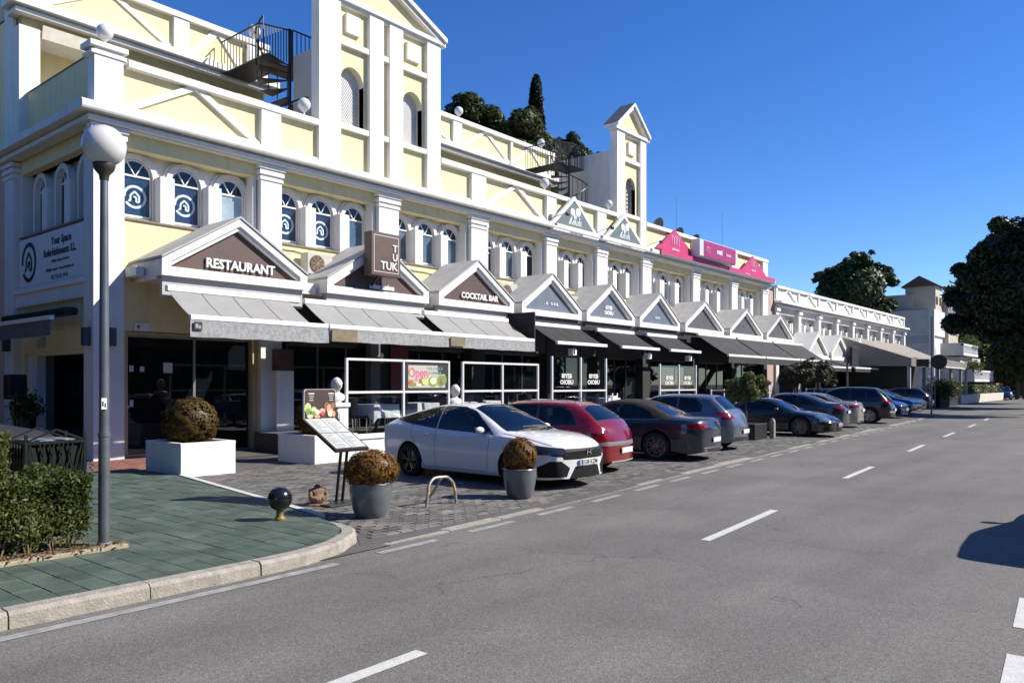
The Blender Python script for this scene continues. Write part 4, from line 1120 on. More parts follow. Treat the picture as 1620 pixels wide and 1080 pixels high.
fa = thing('folded_awning', 'folded grey awning with dark valance on the shaded left flank', 'awning', (7.2, 20.4, 2.75))
MB().bbox(6.95, 7.25, 18.55, 22.5, 3.25, 3.42, .03).build('cassette', iron, fa)
MB().bar((6.72, 18.6, 3.17), (6.72, 22.6, 3.17), .10, .09).build('front_bar', bar_w, fa)
MB().box(6.71, 6.73, 18.7, 22.6, 2.78, 3.12).build('valance', M('slate_canvas', (.10, .11, .13), .9, var=.15), fa)
for y in (18.9, 22.2): MB().bar((7.0, y, 3.3), (6.72, y, 3.18), .05, .04).build('arm', iron, fa)
tag(MB().bbox(7.3, 7.42, 20.9, 21.15, 2.6, 2.82, .01).solo('wall_siren', M('ivory_enamel'), 'small square ivory alarm box above the flank opening', 'alarm box'))

# small spotlights on arms by the green signs, loose cables and a downpipe
for i, (x, z) in enumerate(((23.9, 7.95), (27.0, 7.9), (31.0, 7.9))):
    t = thing('spotlight', 'small dark spotlight on a curved arm by the %s sign on the parapet' % ['first green', 'second green', 'first pink'][i], 'spotlight', (x, 17.6, z), 0, 'spotlights on the parapet')
    MB().tube([(x-.5, 17.7, z-.15), (x-.45, 17.35, z), (x-.1, 17.2, z+.12)], .015, 5).build('arm', iron, t); MB().lathe([(.03, 0), (.06, .03), (.06, .14), (.07, .15)], (x-.1, 17.15, z+.12), 10, axis='x').build('lamp_head', iron, t)
for i, (xa, xb, z) in enumerate(((12.0, 15.2, 5.30), (16.2, 19.3, 5.28), (20.2, 23.4, 5.3), (24.2, 26.9, 5.3))):
    n = 14; MB().tube([(xa+(xb-xa)*k/n, 17.955, z-.05*math.sin(math.pi*k/n)-.012*math.sin(k*2.3)) for k in range(n+1)], .012, 5).solo('cable', M('grey_cable', (.12, .11, .10), .7), 'thin grey cable run along the wall under the %s bay of windows' % ['second', 'third', 'fourth', 'fifth'][i], 'cable', 'cables on the facade')
MB().tube([(9.45, 17.97, 5.28), (9.47, 17.86, 5.24), (9.50, 17.82, 5.32)], .014, 6).solo('wall_hook', iron, 'small dark hook on the yellow wall above the RESTAURANT gable', 'hook')
for i, x in enumerate((20.22, 27.78, 36.28)): 
    t = thing('downpipe', 'white downpipe beside the pilaster, %s from the left' % ordn[i].replace('nearest', 'first'), 'pipe', (x, 17.92, 4.2), 0, 'downpipes on the facade'); MB().tube([(x, 17.92, 4.3), (x, 17.92, 7.35)], .045, 10).build('pipe', white2, t)
    for z in (4.9, 6.2, 7.1): MB().box(x-.06, x+.06, 17.86, 17.98, z, z+.03).build('bracket', white2, t)

q = MB(); q.box(8.22, 8.40, 15.325, 15.333, 2.83, 3.0); q.solo('awning_logo', M('dark_print', (.03, .03, .032), .8), 'small dark square logo at the left end of the first awning valance', 'logo')
q = MB(); q.box(8.25, 8.31, 15.32, 15.3245, 2.87, 2.96); q.box(8.32, 8.37, 15.32, 15.3245, 2.86, 2.93); q.solo('awning_logo_print', M('grey_print2', (.3, .3, .3), .8), 'pale strokes inside the small square logo on the first awning valance', 'print')
# ================================================================== CARS
car_glass = glass_mat('car_glass', (.20, .23, .24), .45, .01, (.004, .005, .006))
gap_m = M('shut_line', (.008, .008, .008), .8)
trim_m = M('black_trim', (.015, .015, .016), .45)
tyre_m = M('tyre_rubber', (.009, .009, .009), .85, bump=.2)
well_m = M('wheel_well', (.006, .006, .006), .95)
chrome = M('chrome', (.62, .62, .62), .12, metal=1.)
alloy = M('alloy', (.42, .42, .43), .28, metal=.9)
alloy_g = M('grey_alloy', (.16, .16, .165), .3, metal=.8)
alloy_d = M('dark_alloy', (.05, .05, .052), .3, metal=.7)
brake_m = M('brake_disc', (.2, .19, .18), .4, metal=.8)
plate_m = M('plate_white', (.6, .6, .58), .4)
plate_b = M('plate_blue', (.02, .07, .35), .4)
plate_k = M('plate_ink', (.01, .01, .01), .5)
red_l = M('red_lens', (.20, .004, .008), .1, coat=1, var=.25, scale=14)
red_d = M('dark_red_lens', (.13, .006, .01), .1, coat=1, var=.3, scale=14)
clear_l = M('clear_lens', (.36, .38, .42), .06, coat=1, col2=(.05, .055, .06), scale=9, metal=.5)
dark_l = M('smoked_lens', (.02, .022, .03), .05, coat=1)
grille_m = M('grille_black', (.006, .006, .0065), .55, bump=.4, bscale=60, spec=.25)
seat_m = M('seat_cloth', (.025, .025, .027), .9)

def paintm(name, c, metal=.0, flake=0.):
    return M(name, c, .24 if not metal else .3, metal=metal, coat=.8, var=.03, scale=3)

def catmull(pts, t):
    """pts: list of tuples with x first, monotone; returns rest interpolated smoothly at x=t"""
    n = len(pts)
    if t <= pts[0][0]: return pts[0][1]
    if t >= pts[-1][0]: return pts[-1][1]
    for i in range(n-1):
        if pts[i][0] <= t <= pts[i+1][0]: break
    x0, y0 = pts[i]; x1, y1 = pts[i+1]
    h = x1-x0
    def slope(k):
        if k <= 0 or k >= n-1: return None
        a = (pts[k][1]-pts[k-1][1])/(pts[k][0]-pts[k-1][0]); b = (pts[k+1][1]-pts[k][1])/(pts[k+1][0]-pts[k][0])
        if a*b <= 0: return 0.
        return 2*a*b/(a+b)
    s = (y1-y0)/h
    m0 = slope(i); m1 = slope(i+1)
    m0 = s if m0 is None else m0; m1 = s if m1 is None else m1
    u = (t-x0)/h
    return (2*u**3-3*u**2+1)*y0 + (u**3-2*u**2+u)*h*m0 + (-2*u**3+3*u**2)*y1 + (u**3-u**2)*h*m1

def car(name, label, cat, S, body_m, group='cars parked in the bays', detail=2):
    """S: spec dict. local frame: x forward, origin on the ground under the middle."""
    L, Wd, Hh = S['L'], S['W'], S['H']
    x0 = -L/2; hw = Wd/2
    t = thing(name, label, cat, (0, 0, 0), 0, group); t.scale = (.93, .93, .93)
    top = S['top']; belt = S['belt']; wbase = S['wb']; rx = x0 + S['ro']; fx = rx + wbase
    bot = S.get('bot', .2)
    nst = {0: 34, 1: 44, 2: 72}[detail]
    xs = [x0 + L*(i/nst) for i in range(nst+1)]
    xs = [x0, x0+.015, x0+.04, x0+.08] + [x for x in xs if x0+.1 < x < x0+L-.1] + [x0+L-.08, x0+L-.04, x0+L-.015, x0+L]
    def halfw(x):
        d0 = x-x0; d1 = x0+L-x
        w = hw
        rr = S.get('rr', .30); fr = S.get('fr', .50)
        if d0 < rr: w -= .23*((1-d0/rr)**2.3)
        if d1 < fr: w -= (.17)*((1-d1/fr)**2)*1.25
        return w
    def zb(x):
        d0 = x-x0; d1 = x0+L-x
        return bot + .06*max(0, 1-d0/.35)**1.5 + .03*max(0, 1-d1/.35)**1.5
    ns = 30 if detail == 2 else 20
    def section(x):
        w = halfw(x); zt = catmull(top, x-x0); zl = min(catmull(belt, x-x0), zt-.015); b_ = zb(x)
        cabin = max(0., min(1., (zt-zl-.06)/.3))
        rw = catmull(S['roofw'], x-x0)*hw
        ctrl = [(w*.90, b_), (w*.955, b_+.035), (w*.970, b_+(zl-b_)*.25), (w*1.0, b_+(zl-b_)*.58), (w*.980, b_+(zl-b_)*.80), (w*.962, zl-.035), (w*.93, zl)]
        wt = min(rw, w*.93)
        flat = w*.80
        we = flat*(1-cabin) + wt*cabin
        ze = zt - .055*cabin - .018*(1-cabin)
        ctrl += [(w*.93*(1-.0)+(we-w*.93)*.06, zl+(ze-zl)*.06), ((w*.93+we)/2 + .022*cabin, (zl+ze)/2), (we, ze), (we*.90, zt-.022*cabin-.006), (we*.6, zt+.004), (we*.3, zt+.012), (0, zt+.014)]
        # resample
        out = []
        seg = len(ctrl)-1
        per = {0: 1, 1: 2, 2: 2, 3: 2, 4: 2, 5: 1, 6: 1, 7: 3, 8: 3, 9: 1, 10: 1, 11: 1, 12: 1}
        for i in range(seg):
            p0 = ctrl[max(0, i-1)]; p1 = ctrl[i]; p2 = ctrl[i+1]; p3 = ctrl[min(seg, i+2)]
            if i in (6, 7): p0 = p1
            if i in (5,): p3 = p2
            for k in range(per[i]):
                u = k/per[i]
                out.append(tuple(.5*((2*p1[q])+(-p0[q]+p2[q])*u+(2*p0[q]-5*p1[q]+4*p2[q]-p3[q])*u*u+(-p0[q]+3*p1[q]-3*p2[q]+p3[q])*u**3) for q in (0, 1)))
        out.append(ctrl[-1])
        return out
    secs = [section(x) for x in xs]; K = len(secs[0])
    bm = bmesh.new()
    grid = []
    fb, rb_ = S.get('fbulge', .12), S.get('rbulge', .12)
    for i, (x, sc) in enumerate(zip(xs, secs)):
        row = []
        w = halfw(x); d0 = x-x0; d1 = x0+L-x
        for side in (1, -1):
            r_ = []
            for k, (y, z) in enumerate(sc):
                # plan bulge of the ends and rake of the nose / tail
                bx = fb*max(0, 1-d1/.6)*(1-(y/w)**2) + S.get('nose_rake', .0)*max(0, 1-d1/.5)*(-(z-.45))
                bx -= rb_*max(0, 1-d0/.5)*(1-(y/w)**2)
                if side == -1 and k == K-1: r_.append(row[0][K-1]); continue
                r_.append(bm.verts.new((x+bx-fb*.6*max(0, 1-d1/.6), side*y, z)))
            row.append(r_)
        grid.append(row)
    for i in range(len(xs)-1):
        for s_ in (0, 1):
            for k in range(K-1):
                a, b_, c, d = grid[i][s_][k], grid[i+1][s_][k], grid[i+1][s_][k+1], grid[i][s_][k+1]
                f = [a, b_, c, d] if s_ == 0 else [d, c, b_, a]
                try: bm.faces.new(f)
                except ValueError: pass
        a, b_, c, d = grid[i][0][0], grid[i][1][0], grid[i+1][1][0], grid[i+1][0][0]
        bm.faces.new([a, b_, c, d])
    # end faces: ladder with columns so the bulge carries across
    for e_, idx in ((0, 0), (1, len(xs)-1)):
        Lr, Rr = grid[idx][0], grid[idx][1]; x = xs[idx]; w = halfw(x); C = 12
        prev = None
        for k in range(K):
            rowv = [Lr[k]]
            if k < K-1:
                for c in range(1, C):
                    y = Lr[k].co.y*(1-2*c/C)
                    dx = (fb if e_ else -rb_)*((1-(y/w)**2) - (1-(Lr[k].co.y/w)**2))
                    rowv.append(bm.verts.new((Lr[k].co.x+dx, y, Lr[k].co.z)))
                rowv.append(Rr[k])
            else: rowv = [Lr[k]]
            if prev:
                if len(rowv) > 1:
                    for c in range(C):
                        f = [prev[c], prev[c+1], rowv[c+1], rowv[c]]
                        bm.faces.new(f if not e_ else f[::-1])
                else:
                    for c in range(C):
                        f = [prev[c], prev[c+1], rowv[0]]; bm.faces.new(f if not e_ else f[::-1])
            prev = rowv
    bm.normal_update()
    bmesh.ops.recalc_face_normals(bm, faces=bm.faces[:])
    lay = bm.faces.layers.int.new('grp')
    def cut(poly, axis, test, gid=None, over=None):
        """crisp cut of the skin along a polygon seen along axis; mark the faces inside"""
        ax = {'x': (1, 2), 'y': (0, 2), 'z': (0, 1)}[axis]
        mn = [min(p[q] for p in poly)-.02 for q in (0, 1)]; mx = [max(p[q] for p in poly)+.02 for q in (0, 1)]
        def region():
            out = []
            for f in bm.faces:
                if not test(f): continue
                co = [(v.co[ax[0]], v.co[ax[1]]) for v in f.verts]
                if max(c[0] for c in co) < mn[0] or min(c[0] for c in co) > mx[0] or max(c[1] for c in co) < mn[1] or min(c[1] for c in co) > mx[1]: continue
                out.append(f)
            return out
        n = len(poly)
        for i in range(n):
            p, q = poly[i], poly[(i+1) % n]
            d = (q[0]-p[0], q[1]-p[1]); no = [0, 0, 0]; no[ax[0]] = -d[1]; no[ax[1]] = d[0]
            co = [0, 0, 0]; co[ax[0]] = p[0]; co[ax[1]] = p[1]
            fs = region()
            # limit to faces near this edge
            lo = [min(p[z], q[z])-.03 for z in (0, 1)]; hi = [max(p[z], q[z])+.03 for z in (0, 1)]
            fs = [f for f in fs if not (max(v.co[ax[0]] for v in f.verts) < lo[0] or min(v.co[ax[0]] for v in f.verts) > hi[0] or max(v.co[ax[1]] for v in f.verts) < lo[1] or min(v.co[ax[1]] for v in f.verts) > hi[1])]
            if not fs: continue
            ge = set(); gv = set()
            for f in fs:
                ge.update(f.edges); gv.update(f.verts)
            bmesh.ops.bisect_plane(bm, geom=fs+list(ge)+list(gv), plane_co=co, plane_no=Vector(no).normalized(), dist=1e-5)
        res = []
        sgn = sum(poly[i][0]*poly[(i+1) % n][1]-poly[(i+1) % n][0]*poly[i][1] for i in range(n))
        def inside(c):
            ins = False; j = n-1
            for i in range(n):
                if (poly[i][1] > c[1]) != (poly[j][1] > c[1]) and c[0] < (poly[j][0]-poly[i][0])*(c[1]-poly[i][1])/(poly[j][1]-poly[i][1])+poly[i][0]: ins = not ins
                j = i
            return ins
        bm.faces.ensure_lookup_table()
        for f in bm.faces:
            if not test(f): continue
            c = f.calc_center_median()
            if inside((c[ax[0]], c[ax[1]])): 
                if over is None or f[lay] in over: res.append(f); f[lay] = gid
        return res
    def side(s_): return lambda f: f.normal.y*s_ > .25 and f.calc_center_median().y*s_ > .2
    upf = lambda f: f.normal.z > .12 and abs(f.normal.y) < .75
    fron = lambda f: f.normal.x > .3; rear = lambda f: f.normal.x < -.3
    groups = {}
    gid = 1
    def mark(poly, axis, test, nm, mat, over=None):
        nonlocal gid
        fs = cut(poly, axis, test, gid, over)
        if fs: groups[gid] = (nm, mat)
        gid += 1
    def X(p): return [(x0+a, b_) for a, b_ in p]
    def grow(poly, g_):
        cx = sum(p[0] for p in poly)/len(poly); cy = sum(p[1] for p in poly)/len(poly)
        out = []
        n = len(poly); ar = sum(poly[i][0]*poly[(i+1) % n][1]-poly[(i+1) % n][0]*poly[i][1] for i in range(n)); sg = 1 if ar > 0 else -1
        for i in range(n):
            a, b_, c = poly[i-1], poly[i], poly[(i+1) % n]
            d1 = Vector((b_[0]-a[0], b_[1]-a[1])).normalized(); d2 = Vector((c[0]-b_[0], c[1]-b_[1])).normalized()
            n1 = Vector((d1.y, -d1.x))*sg; n2 = Vector((d2.y, -d2.x))*sg
            m = (n1+n2); m = m.normalized()/max(.4, m.normalized().dot(n1)); out.append((b_[0]+m.x*g_, b_[1]+m.y*g_))
        return out
    # wheel arches
    R_ = S.get('wheel', .33); ra = R_+.045
    for cx in (rx, fx):
        poly = [(cx+ra*math.cos(2*math.pi*i/22), R_+.01+ra*math.sin(2*math.pi*i/22)) for i in range(22)]
        for s_ in (1, -1):
            fs = cut(poly, 'y', lambda f, s_=s_: f.normal.y*s_ > -.2 and f.calc_center_median().y*s_ > hw*.6 and f.calc_center_median().z < .95, 999)
            bmesh.ops.delete(bm, geom=fs, context='FACES')
    # lower body trim
    if S.get('sill'): 
        for s_ in (1, -1): mark([(rx+ra, .1), (fx-ra, .1), (fx-ra, bot+.09), (rx+ra, bot+.09)], 'y', side(s_), 'sill_trim', trim_m)
    if S.get('clad'):
        z = S['clad']
        for s_ in (1, -1): mark([(x0-.2, .0), (x0+L+.2, .0), (x0+L+.2, z), (x0-.2, z)], 'y', side(s_), 'lower_cladding', trim_m)
        mark([(-1.2, 0), (1.2, 0), (1.2, z), (-1.2, z)], 'x', rear, 'rear_cladding', trim_m)
    # glass: black surround first, pane inside it
    for w_ in S['side_glass']:
        P_ = X(w_)
        for s_ in (1, -1):
            mark(grow(P_, .022), 'y', side(s_), 'window_surround', S.get('surround', trim_m))
            mark(P_, 'y', side(s_), 'side_window', car_glass)
    for nm, w_ in (('windshield', S['windshield']), ('rear_window', S.get('rearglass'))):
        if not w_: continue
        P_ = X(w_); P_ = P_ + [(p[0], -p[1]) for p in P_[::-1]]
        mark(grow(P_, .018), 'z', upf, 'glass_seal', trim_m); mark(P_, 'z', upf, nm, car_glass)
    for poly, nm, mat in S.get('side_parts', []):
        for s_ in (1, -1): mark(X(poly), 'y', side(s_), nm, mat)
    for poly, nm, mat in S.get('front_parts', []):
        mark(poly, 'x', fron, nm, mat)
        if nm not in ('grille', 'lower_grille', 'bumper_slot') and min(p[0] for p in poly) > 0 : mark([(-p[0], p[1]) for p in poly], 'x', fron, nm, mat)
    for poly, nm, mat in S.get('rear_parts', []):
        mark(poly, 'x', rear, nm, mat)
        if min(p[0] for p in poly) > 0: mark([(-p[0], p[1]) for p in poly], 'x', rear, nm, mat)
    for poly, nm, mat in S.get('top_parts', []):
        mark(X(poly), 'z', upf, nm, mat)
        if min(p[1] for p in poly) > 0: mark([(p[0], -p[1]) for p in X(poly)], 'z', upf, nm, mat)
    if S.get('softtop'):
        for s_ in (1, -1): mark(X(S['softtop']), 'y', lambda f, s_=s_: f.calc_center_median().y*s_ >= 0 and f.calc_center_median().z > .8, 'soft_top', M('soft_top_cloth', (.007, .007, .0075), .9, bump=.3), over={0})
    # shut lines
    if detail == 2:
        for ln in S.get('gaps', []):
            for (a, b_) in zip(ln, ln[1:]):
                a = (x0+a[0], a[1]); b_ = (x0+b_[0], b_[1]); d = Vector((b_[0]-a[0], b_[1]-a[1])).normalized()*.0045; n_ = (-d.y, d.x)
                for s_ in (1, -1): mark([(a[0]+n_[0], a[1]+n_[1]), (a[0]-n_[0], a[1]-n_[1]), (b_[0]-n_[0], b_[1]-n_[1]), (b_[0]+n_[0], b_[1]+n_[1])], 'y', side(s_), 'shut_line', gap_m, over={0})
    # write out: body plus each marked group
    bm.verts.index_update(); bm.normal_update()
    parts = {}
    for f in bm.faces: parts.setdefault(f[lay], []).append(f)
    def make(nm, fs, mat, parent, push=0.):
        vm = {}; vs = []; fo = []; 
        for f in fs:
            r_ = []
            for v in f.verts:
                if v.index not in vm: vm[v.index] = len(vs); vs.append(v.co - v.normal*push)
                r_.append(vm[v.index])
            fo.append(r_)
        m = MB(); m.add(vs, fo, None, True); o = m.build(nm, mat, parent, local=True, sharp=62); return o
    bm.verts.index_update()
    body = make('body', parts.get(0, []), body_m, t)
    merged = {}
    for g_, (nm, mat) in groups.items():
        if g_ in parts:
            if nm in ('shut_line', 'window_surround', 'glass_seal', 'sill_trim', 'lower_cladding', 'soft_top'): merged.setdefault(nm, [[], mat])[0].extend(parts[g_])
            else: make(nm, parts[g_], mat, body if nm in ('fog_lamp',) else t, .004 if 'window' in nm or 'shield' in nm else .0)
    for nm, (fs, mat) in merged.items(): make(nm, fs, mat, body, .003 if nm == 'shut_line' else 0)
    bm.free()
    # dark under-body and wheel wells
    q = MB(); q.box(x0+.35, x0+L-.35, -hw+.25, hw-.25, bot-.01, bot+.45)
    for cx in (rx, fx): q.lathe([(ra+.01, -hw+.06), (ra+.01, hw-.06)], (cx, 0, R_+.01), 20, axis='y', smooth=True)
    # keep the wells open: tube only
    uw = MB(); uw.box(x0+.35, x0+L-.35, -hw+.25, hw-.25, bot-.01, bot+.25)
    for cx in (rx, fx):
        n = 18
        for s_ in (1, -1):
            vs = []
            for k in range(n+1):
                a = math.pi*(k/n)*1.2-.1*math.pi
                for yy in (hw-.05, hw-.30): vs.append((cx+(ra+.004)*math.cos(a), s_*yy, R_+.01+(ra+.004)*math.sin(a)))
            m_ = [(cx, s_*(hw-.30), R_)]
            uw.add(vs, [(2*k, 2*k+1, 2*k+3, 2*k+2) for k in range(n)]); uw.add([vs[2*k+1] for k in range(n+1)], [list(range(n+1))])
    uw.build('underbody', well_m, t, local=True)
    # interior
    it = MB()
    cx0, cx1 = S['cabin']
    it.box(x0+cx0, x0+cx1, -hw+.12, hw-.12, .45, .62)
    it.bbox(x0+cx1-.12, x0+cx1+.25, -hw+.16, hw-.16, .62, .88, .04)
    for sy in (-.37, .37):
        for sx in ((cx0+cx1)/2+.18, (cx0+cx1)/2-.65):
            it.bbox(x0+sx, x0+sx+.5, sy-.24, sy+.24, .62, .72, .03); it.bbox(x0+sx-.14, x0+sx+.02, sy-.23, sy+.23, .62, 1.12, .04); it.bbox(x0+sx-.14, x0+sx-.04, sy-.12, sy+.12, 1.13, Hh-.16, .03)
    it.build('interior', seat_m, t, local=True)
    # wheels
    for cx in (rx, fx):
        for s_ in (1, -1):
            wh = MB(); yo = hw-.015
            prof = [(R_-.09, -.22), (R_-.03, -.22), (R_-.006, -.20), (R_, -.17), (R_, -.05), (R_-.006, -.02), (R_-.03, -.004), (R_-.085, -.002), (R_-.10, -.02), (R_-.10, -.2)]
            vs = []
            wh.lathe([(r_, z) for r_, z in prof], (0, 0, 0), 32, axis='y')
            wt = MB(); wt.add([(p[0]+cx, s_*(yo+p[1]), p[2]+R_) for p in wh.v], wh.f[:-2], None, True)
            w = wt.build('wheel', tyre_m, t, local=True)
            rm = MB(); rr = R_-.10
            rm.lathe([(rr+.012, -.2), (rr+.012, -.012), (rr, -.004), (rr-.015, -.012), (rr-.03, -.05), (rr-.035, -.2)], (0, 0, 0), 30, axis='y')
            rmf = MB(); rmf.add([(p[0]+cx, s_*(yo+p[1]), p[2]+R_) for p in rm.v], rm.f[:-2], None, True)
            rim = S.get('rim', alloy)
            nsp = S.get('spokes', 5)
            for k in range(nsp):
                a = 2*math.pi*k/nsp+.3
                for da in ((-.17, .17) if S.get('twin', True) else (0,)):
                    a0 = a+da*.35; a1 = a+da
                    rmf.bar((cx+.05*math.cos(a0), s_*(yo-.035), R_+.05*math.sin(a0)), (cx+(rr-.01)*math.cos(a1), s_*(yo-.016), R_+(rr-.01)*math.sin(a1)), S.get('sw', .034), .03, (0, 1, 0))
            hub = MB().lathe([(.06, -.05), (.065, -.02), (.05, -.012), (.02, -.01)], (0, 0, 0), 14, axis='y')
            rmf.add([(p[0]+cx, s_*(yo+p[1]), p[2]+R_) for p in hub.v], hub.f)
            rmf.build('rim', rim, w, local=True)
            bd = MB().lathe([(rr-.05, -.12), (rr-.05, -.10)], (0, 0, 0), 22, axis='y')
            bq = MB(); bq.add([(p[0]+cx, s_*(yo+p[1]), p[2]+R_) for p in bd.v], bd.f); bq.build('brake_disc', brake_m, w, local=True)
    # mirrors
    mx_, mz = S['mirror']
    for s_ in (1, -1):
        q = MB(); q.ball((x0+mx_, s_*(hw+.06), mz), .1, 14, None, (.62, 1.05, .62)); mo = q.build('door_mirror', S.get('mirror_m', body_m), t, local=True)
        q = MB(); q.bbox(x0+mx_-.075, x0+mx_-.055, s_*(hw+.06)-.085, s_*(hw+.06)+.085, mz-.045, mz+.045, .005); q.bar((x0+mx_+.0, s_*(hw-.07), mz-.06), (x0+mx_, s_*(hw+.02), mz-.03), .07, .03); q.build('mirror_glass', trim_m, mo, local=True)
    # handles
    if detail == 2:
        for hx, hz in S.get('handles', []):
            for s_ in (1, -1):
                w = halfw(x0+hx)*S.get('hdl', .992)
                q = MB(); q.bbox(x0+hx-.1, x0+hx+.1, s_*w-.012, s_*w+.022, hz-.016, hz+.014, .008); q.build('door_handle', S.get('handle_m', body_m), t, local=True)
    # number plates
    pf = S.get('plate_front'); pr = S.get('plate_rear')
    for pl, sgn, txt_ in ((pf, 1, S.get('reg', '1538 KZM')), (pr, -1, S.get('reg', '4207 FKW'))):
        if not pl: continue
        px, pz = pl; xx = (x0+L+.4*fb+.010) if sgn > 0 else (x0-rb_-.010)
        q = MB(); q.bbox(xx-.012, xx+.008, -.26, .26, pz-.055, pz+.055, .003); p_ = q.build('number_plate', plate_m, t, local=True)
        q = MB(); q.box(xx+sgn*.009-.001, xx+sgn*.009+.001, sgn*.212*(-1 if sgn > 0 else -1) - .02, sgn*.212*-1+.02, pz-.05, pz+.05); q.build('plate_band', plate_b, p_, local=True)
        q = text_mb(txt_, .105, .001, 'CENTER', bold=.002); q.v = [((xx+sgn*.0105)-sgn*p[1]*.2, sgn*(p[0]+.02), pz-.037+p[2]) for p in q.v]; q.build('plate_lettering', plate_k, p_, local=True)
    for fn in S.get('extra', []): fn(t, body, x0, hw, body_m)
    return t

# ---- shapes (x measured from the rear bumper)
def fin(t, body, x0, hw, bm_):
    pass
def logo_h(t, body, x0, hw, bm_):
    L = -x0*2
    q = MB(); x = x0+L+.075
    q.bar((x, -.055, .585), (x, -.045, .685), .02, .02); q.bar((x, .055, .585), (x, .045, .685), .02, .02); q.bar((x, -.05, .632), (x, .05, .632), .02, .02)
    q.build('badge', chrome, t, local=True)
def shape_hatch_white():
    L = 4.52
    return dict(L=L, W=1.80, H=1.43, wb=2.70, ro=.92, bot=.17, wheel=.325,
        top=[(0, .80), (.05, .93), (.12, 1.02), (.40, 1.13), (.70, 1.24), (1.1, 1.345), (1.6, 1.415), (2.05, 1.43), (2.35, 1.41), (2.62, 1.32), (2.95, 1.15), (3.22, 1.01), (3.42, .955), (3.8, .92), (4.15, .855), (4.35, .785), (4.47, .715), (4.52, .66)],
        belt=[(0, .78), (.1, .96), (.5, 1.03), (.9, .985), (1.6, .935), (2.4, .905), (3.1, .895), (3.5, .88), (3.9, .83), (4.3, .72), (4.52, .64)],
        roofw=[(0, .80), (.5, .72), (1.1, .66), (1.8, .655), (2.4, .67), (2.9, .76), (3.3, .82), (4.5, .8)],
        side_glass=[[(.50, 1.115), (.95, 1.045), (1.62, .985), (1.62, 1.365), (1.35, 1.335), (.95, 1.235)], [(1.69, .98), (3.06, .925), (2.96, 1.0), (2.50, 1.29), (2.2, 1.365), (1.69, 1.375)]],
        windshield=[(3.46, .25), (3.30, .66), (2.44, .545), (2.38, .2)], rearglass=[(.95, .5), (.38, .58), (.3, .2)],
        cabin=(.8, 2.75), mirror=(2.90, .985), rim=alloy_d, spokes=5, fr=.66, fbulge=.17, roofr=0,
        handles=[(1.42, .86), (2.42, .84)],
        gaps=[[(1.66, .24), (1.66, .96)], [(3.02, .92), (3.04, .72), (2.98, .26)], [(.98, 1.01), (1.0, .82), (1.22, .55), (1.32, .3), (1.36, .24)], [(1.36, .245), (2.98, .245)], [(3.3, .93), (3.9, .86), (4.3, .76)]],
        front_parts=[([(-.56, .52), (.56, .52), (.66, .705), (-.66, .705)], 'grille', grille_m),
                     ([(-.46, .19), (.46, .19), (.33, .40), (-.33, .40)], 'lower_grille', grille_m),
                     ([(.50, .23), (.82, .22), (.90, .34), (.76, .50), (.60, .50), (.44, .38)], 'bumper_vent', grille_m),
                     ([(.50, .575), (.95, .62), (.95, .73), (.52, .70)], 'headlight', dark_l)],
        side_parts=[([(3.92, .70), (4.15, .63), (4.52, .555), (4.62, .555), (4.62, .70), (4.3, .735), (4.0, .775)], 'headlight', dark_l),
                    ([(-.1, .86), (.16, .86), (.22, .98), (-.1, 1.02)], 'tail_lamp', red_d),
                    ([(-.1, .3), (.07, .3), (.05, .52), (-.1, .52)], 'bumper_vent', grille_m)],
        top_parts=[([(3.5, .0), (3.5, .72), (3.492, .72), (3.492, 0)], 'hood_line', gap_m)],
        plate_front=(L+.035-.04, .47), plate_rear=None, reg='1538 KZM', extra=[logo_h])
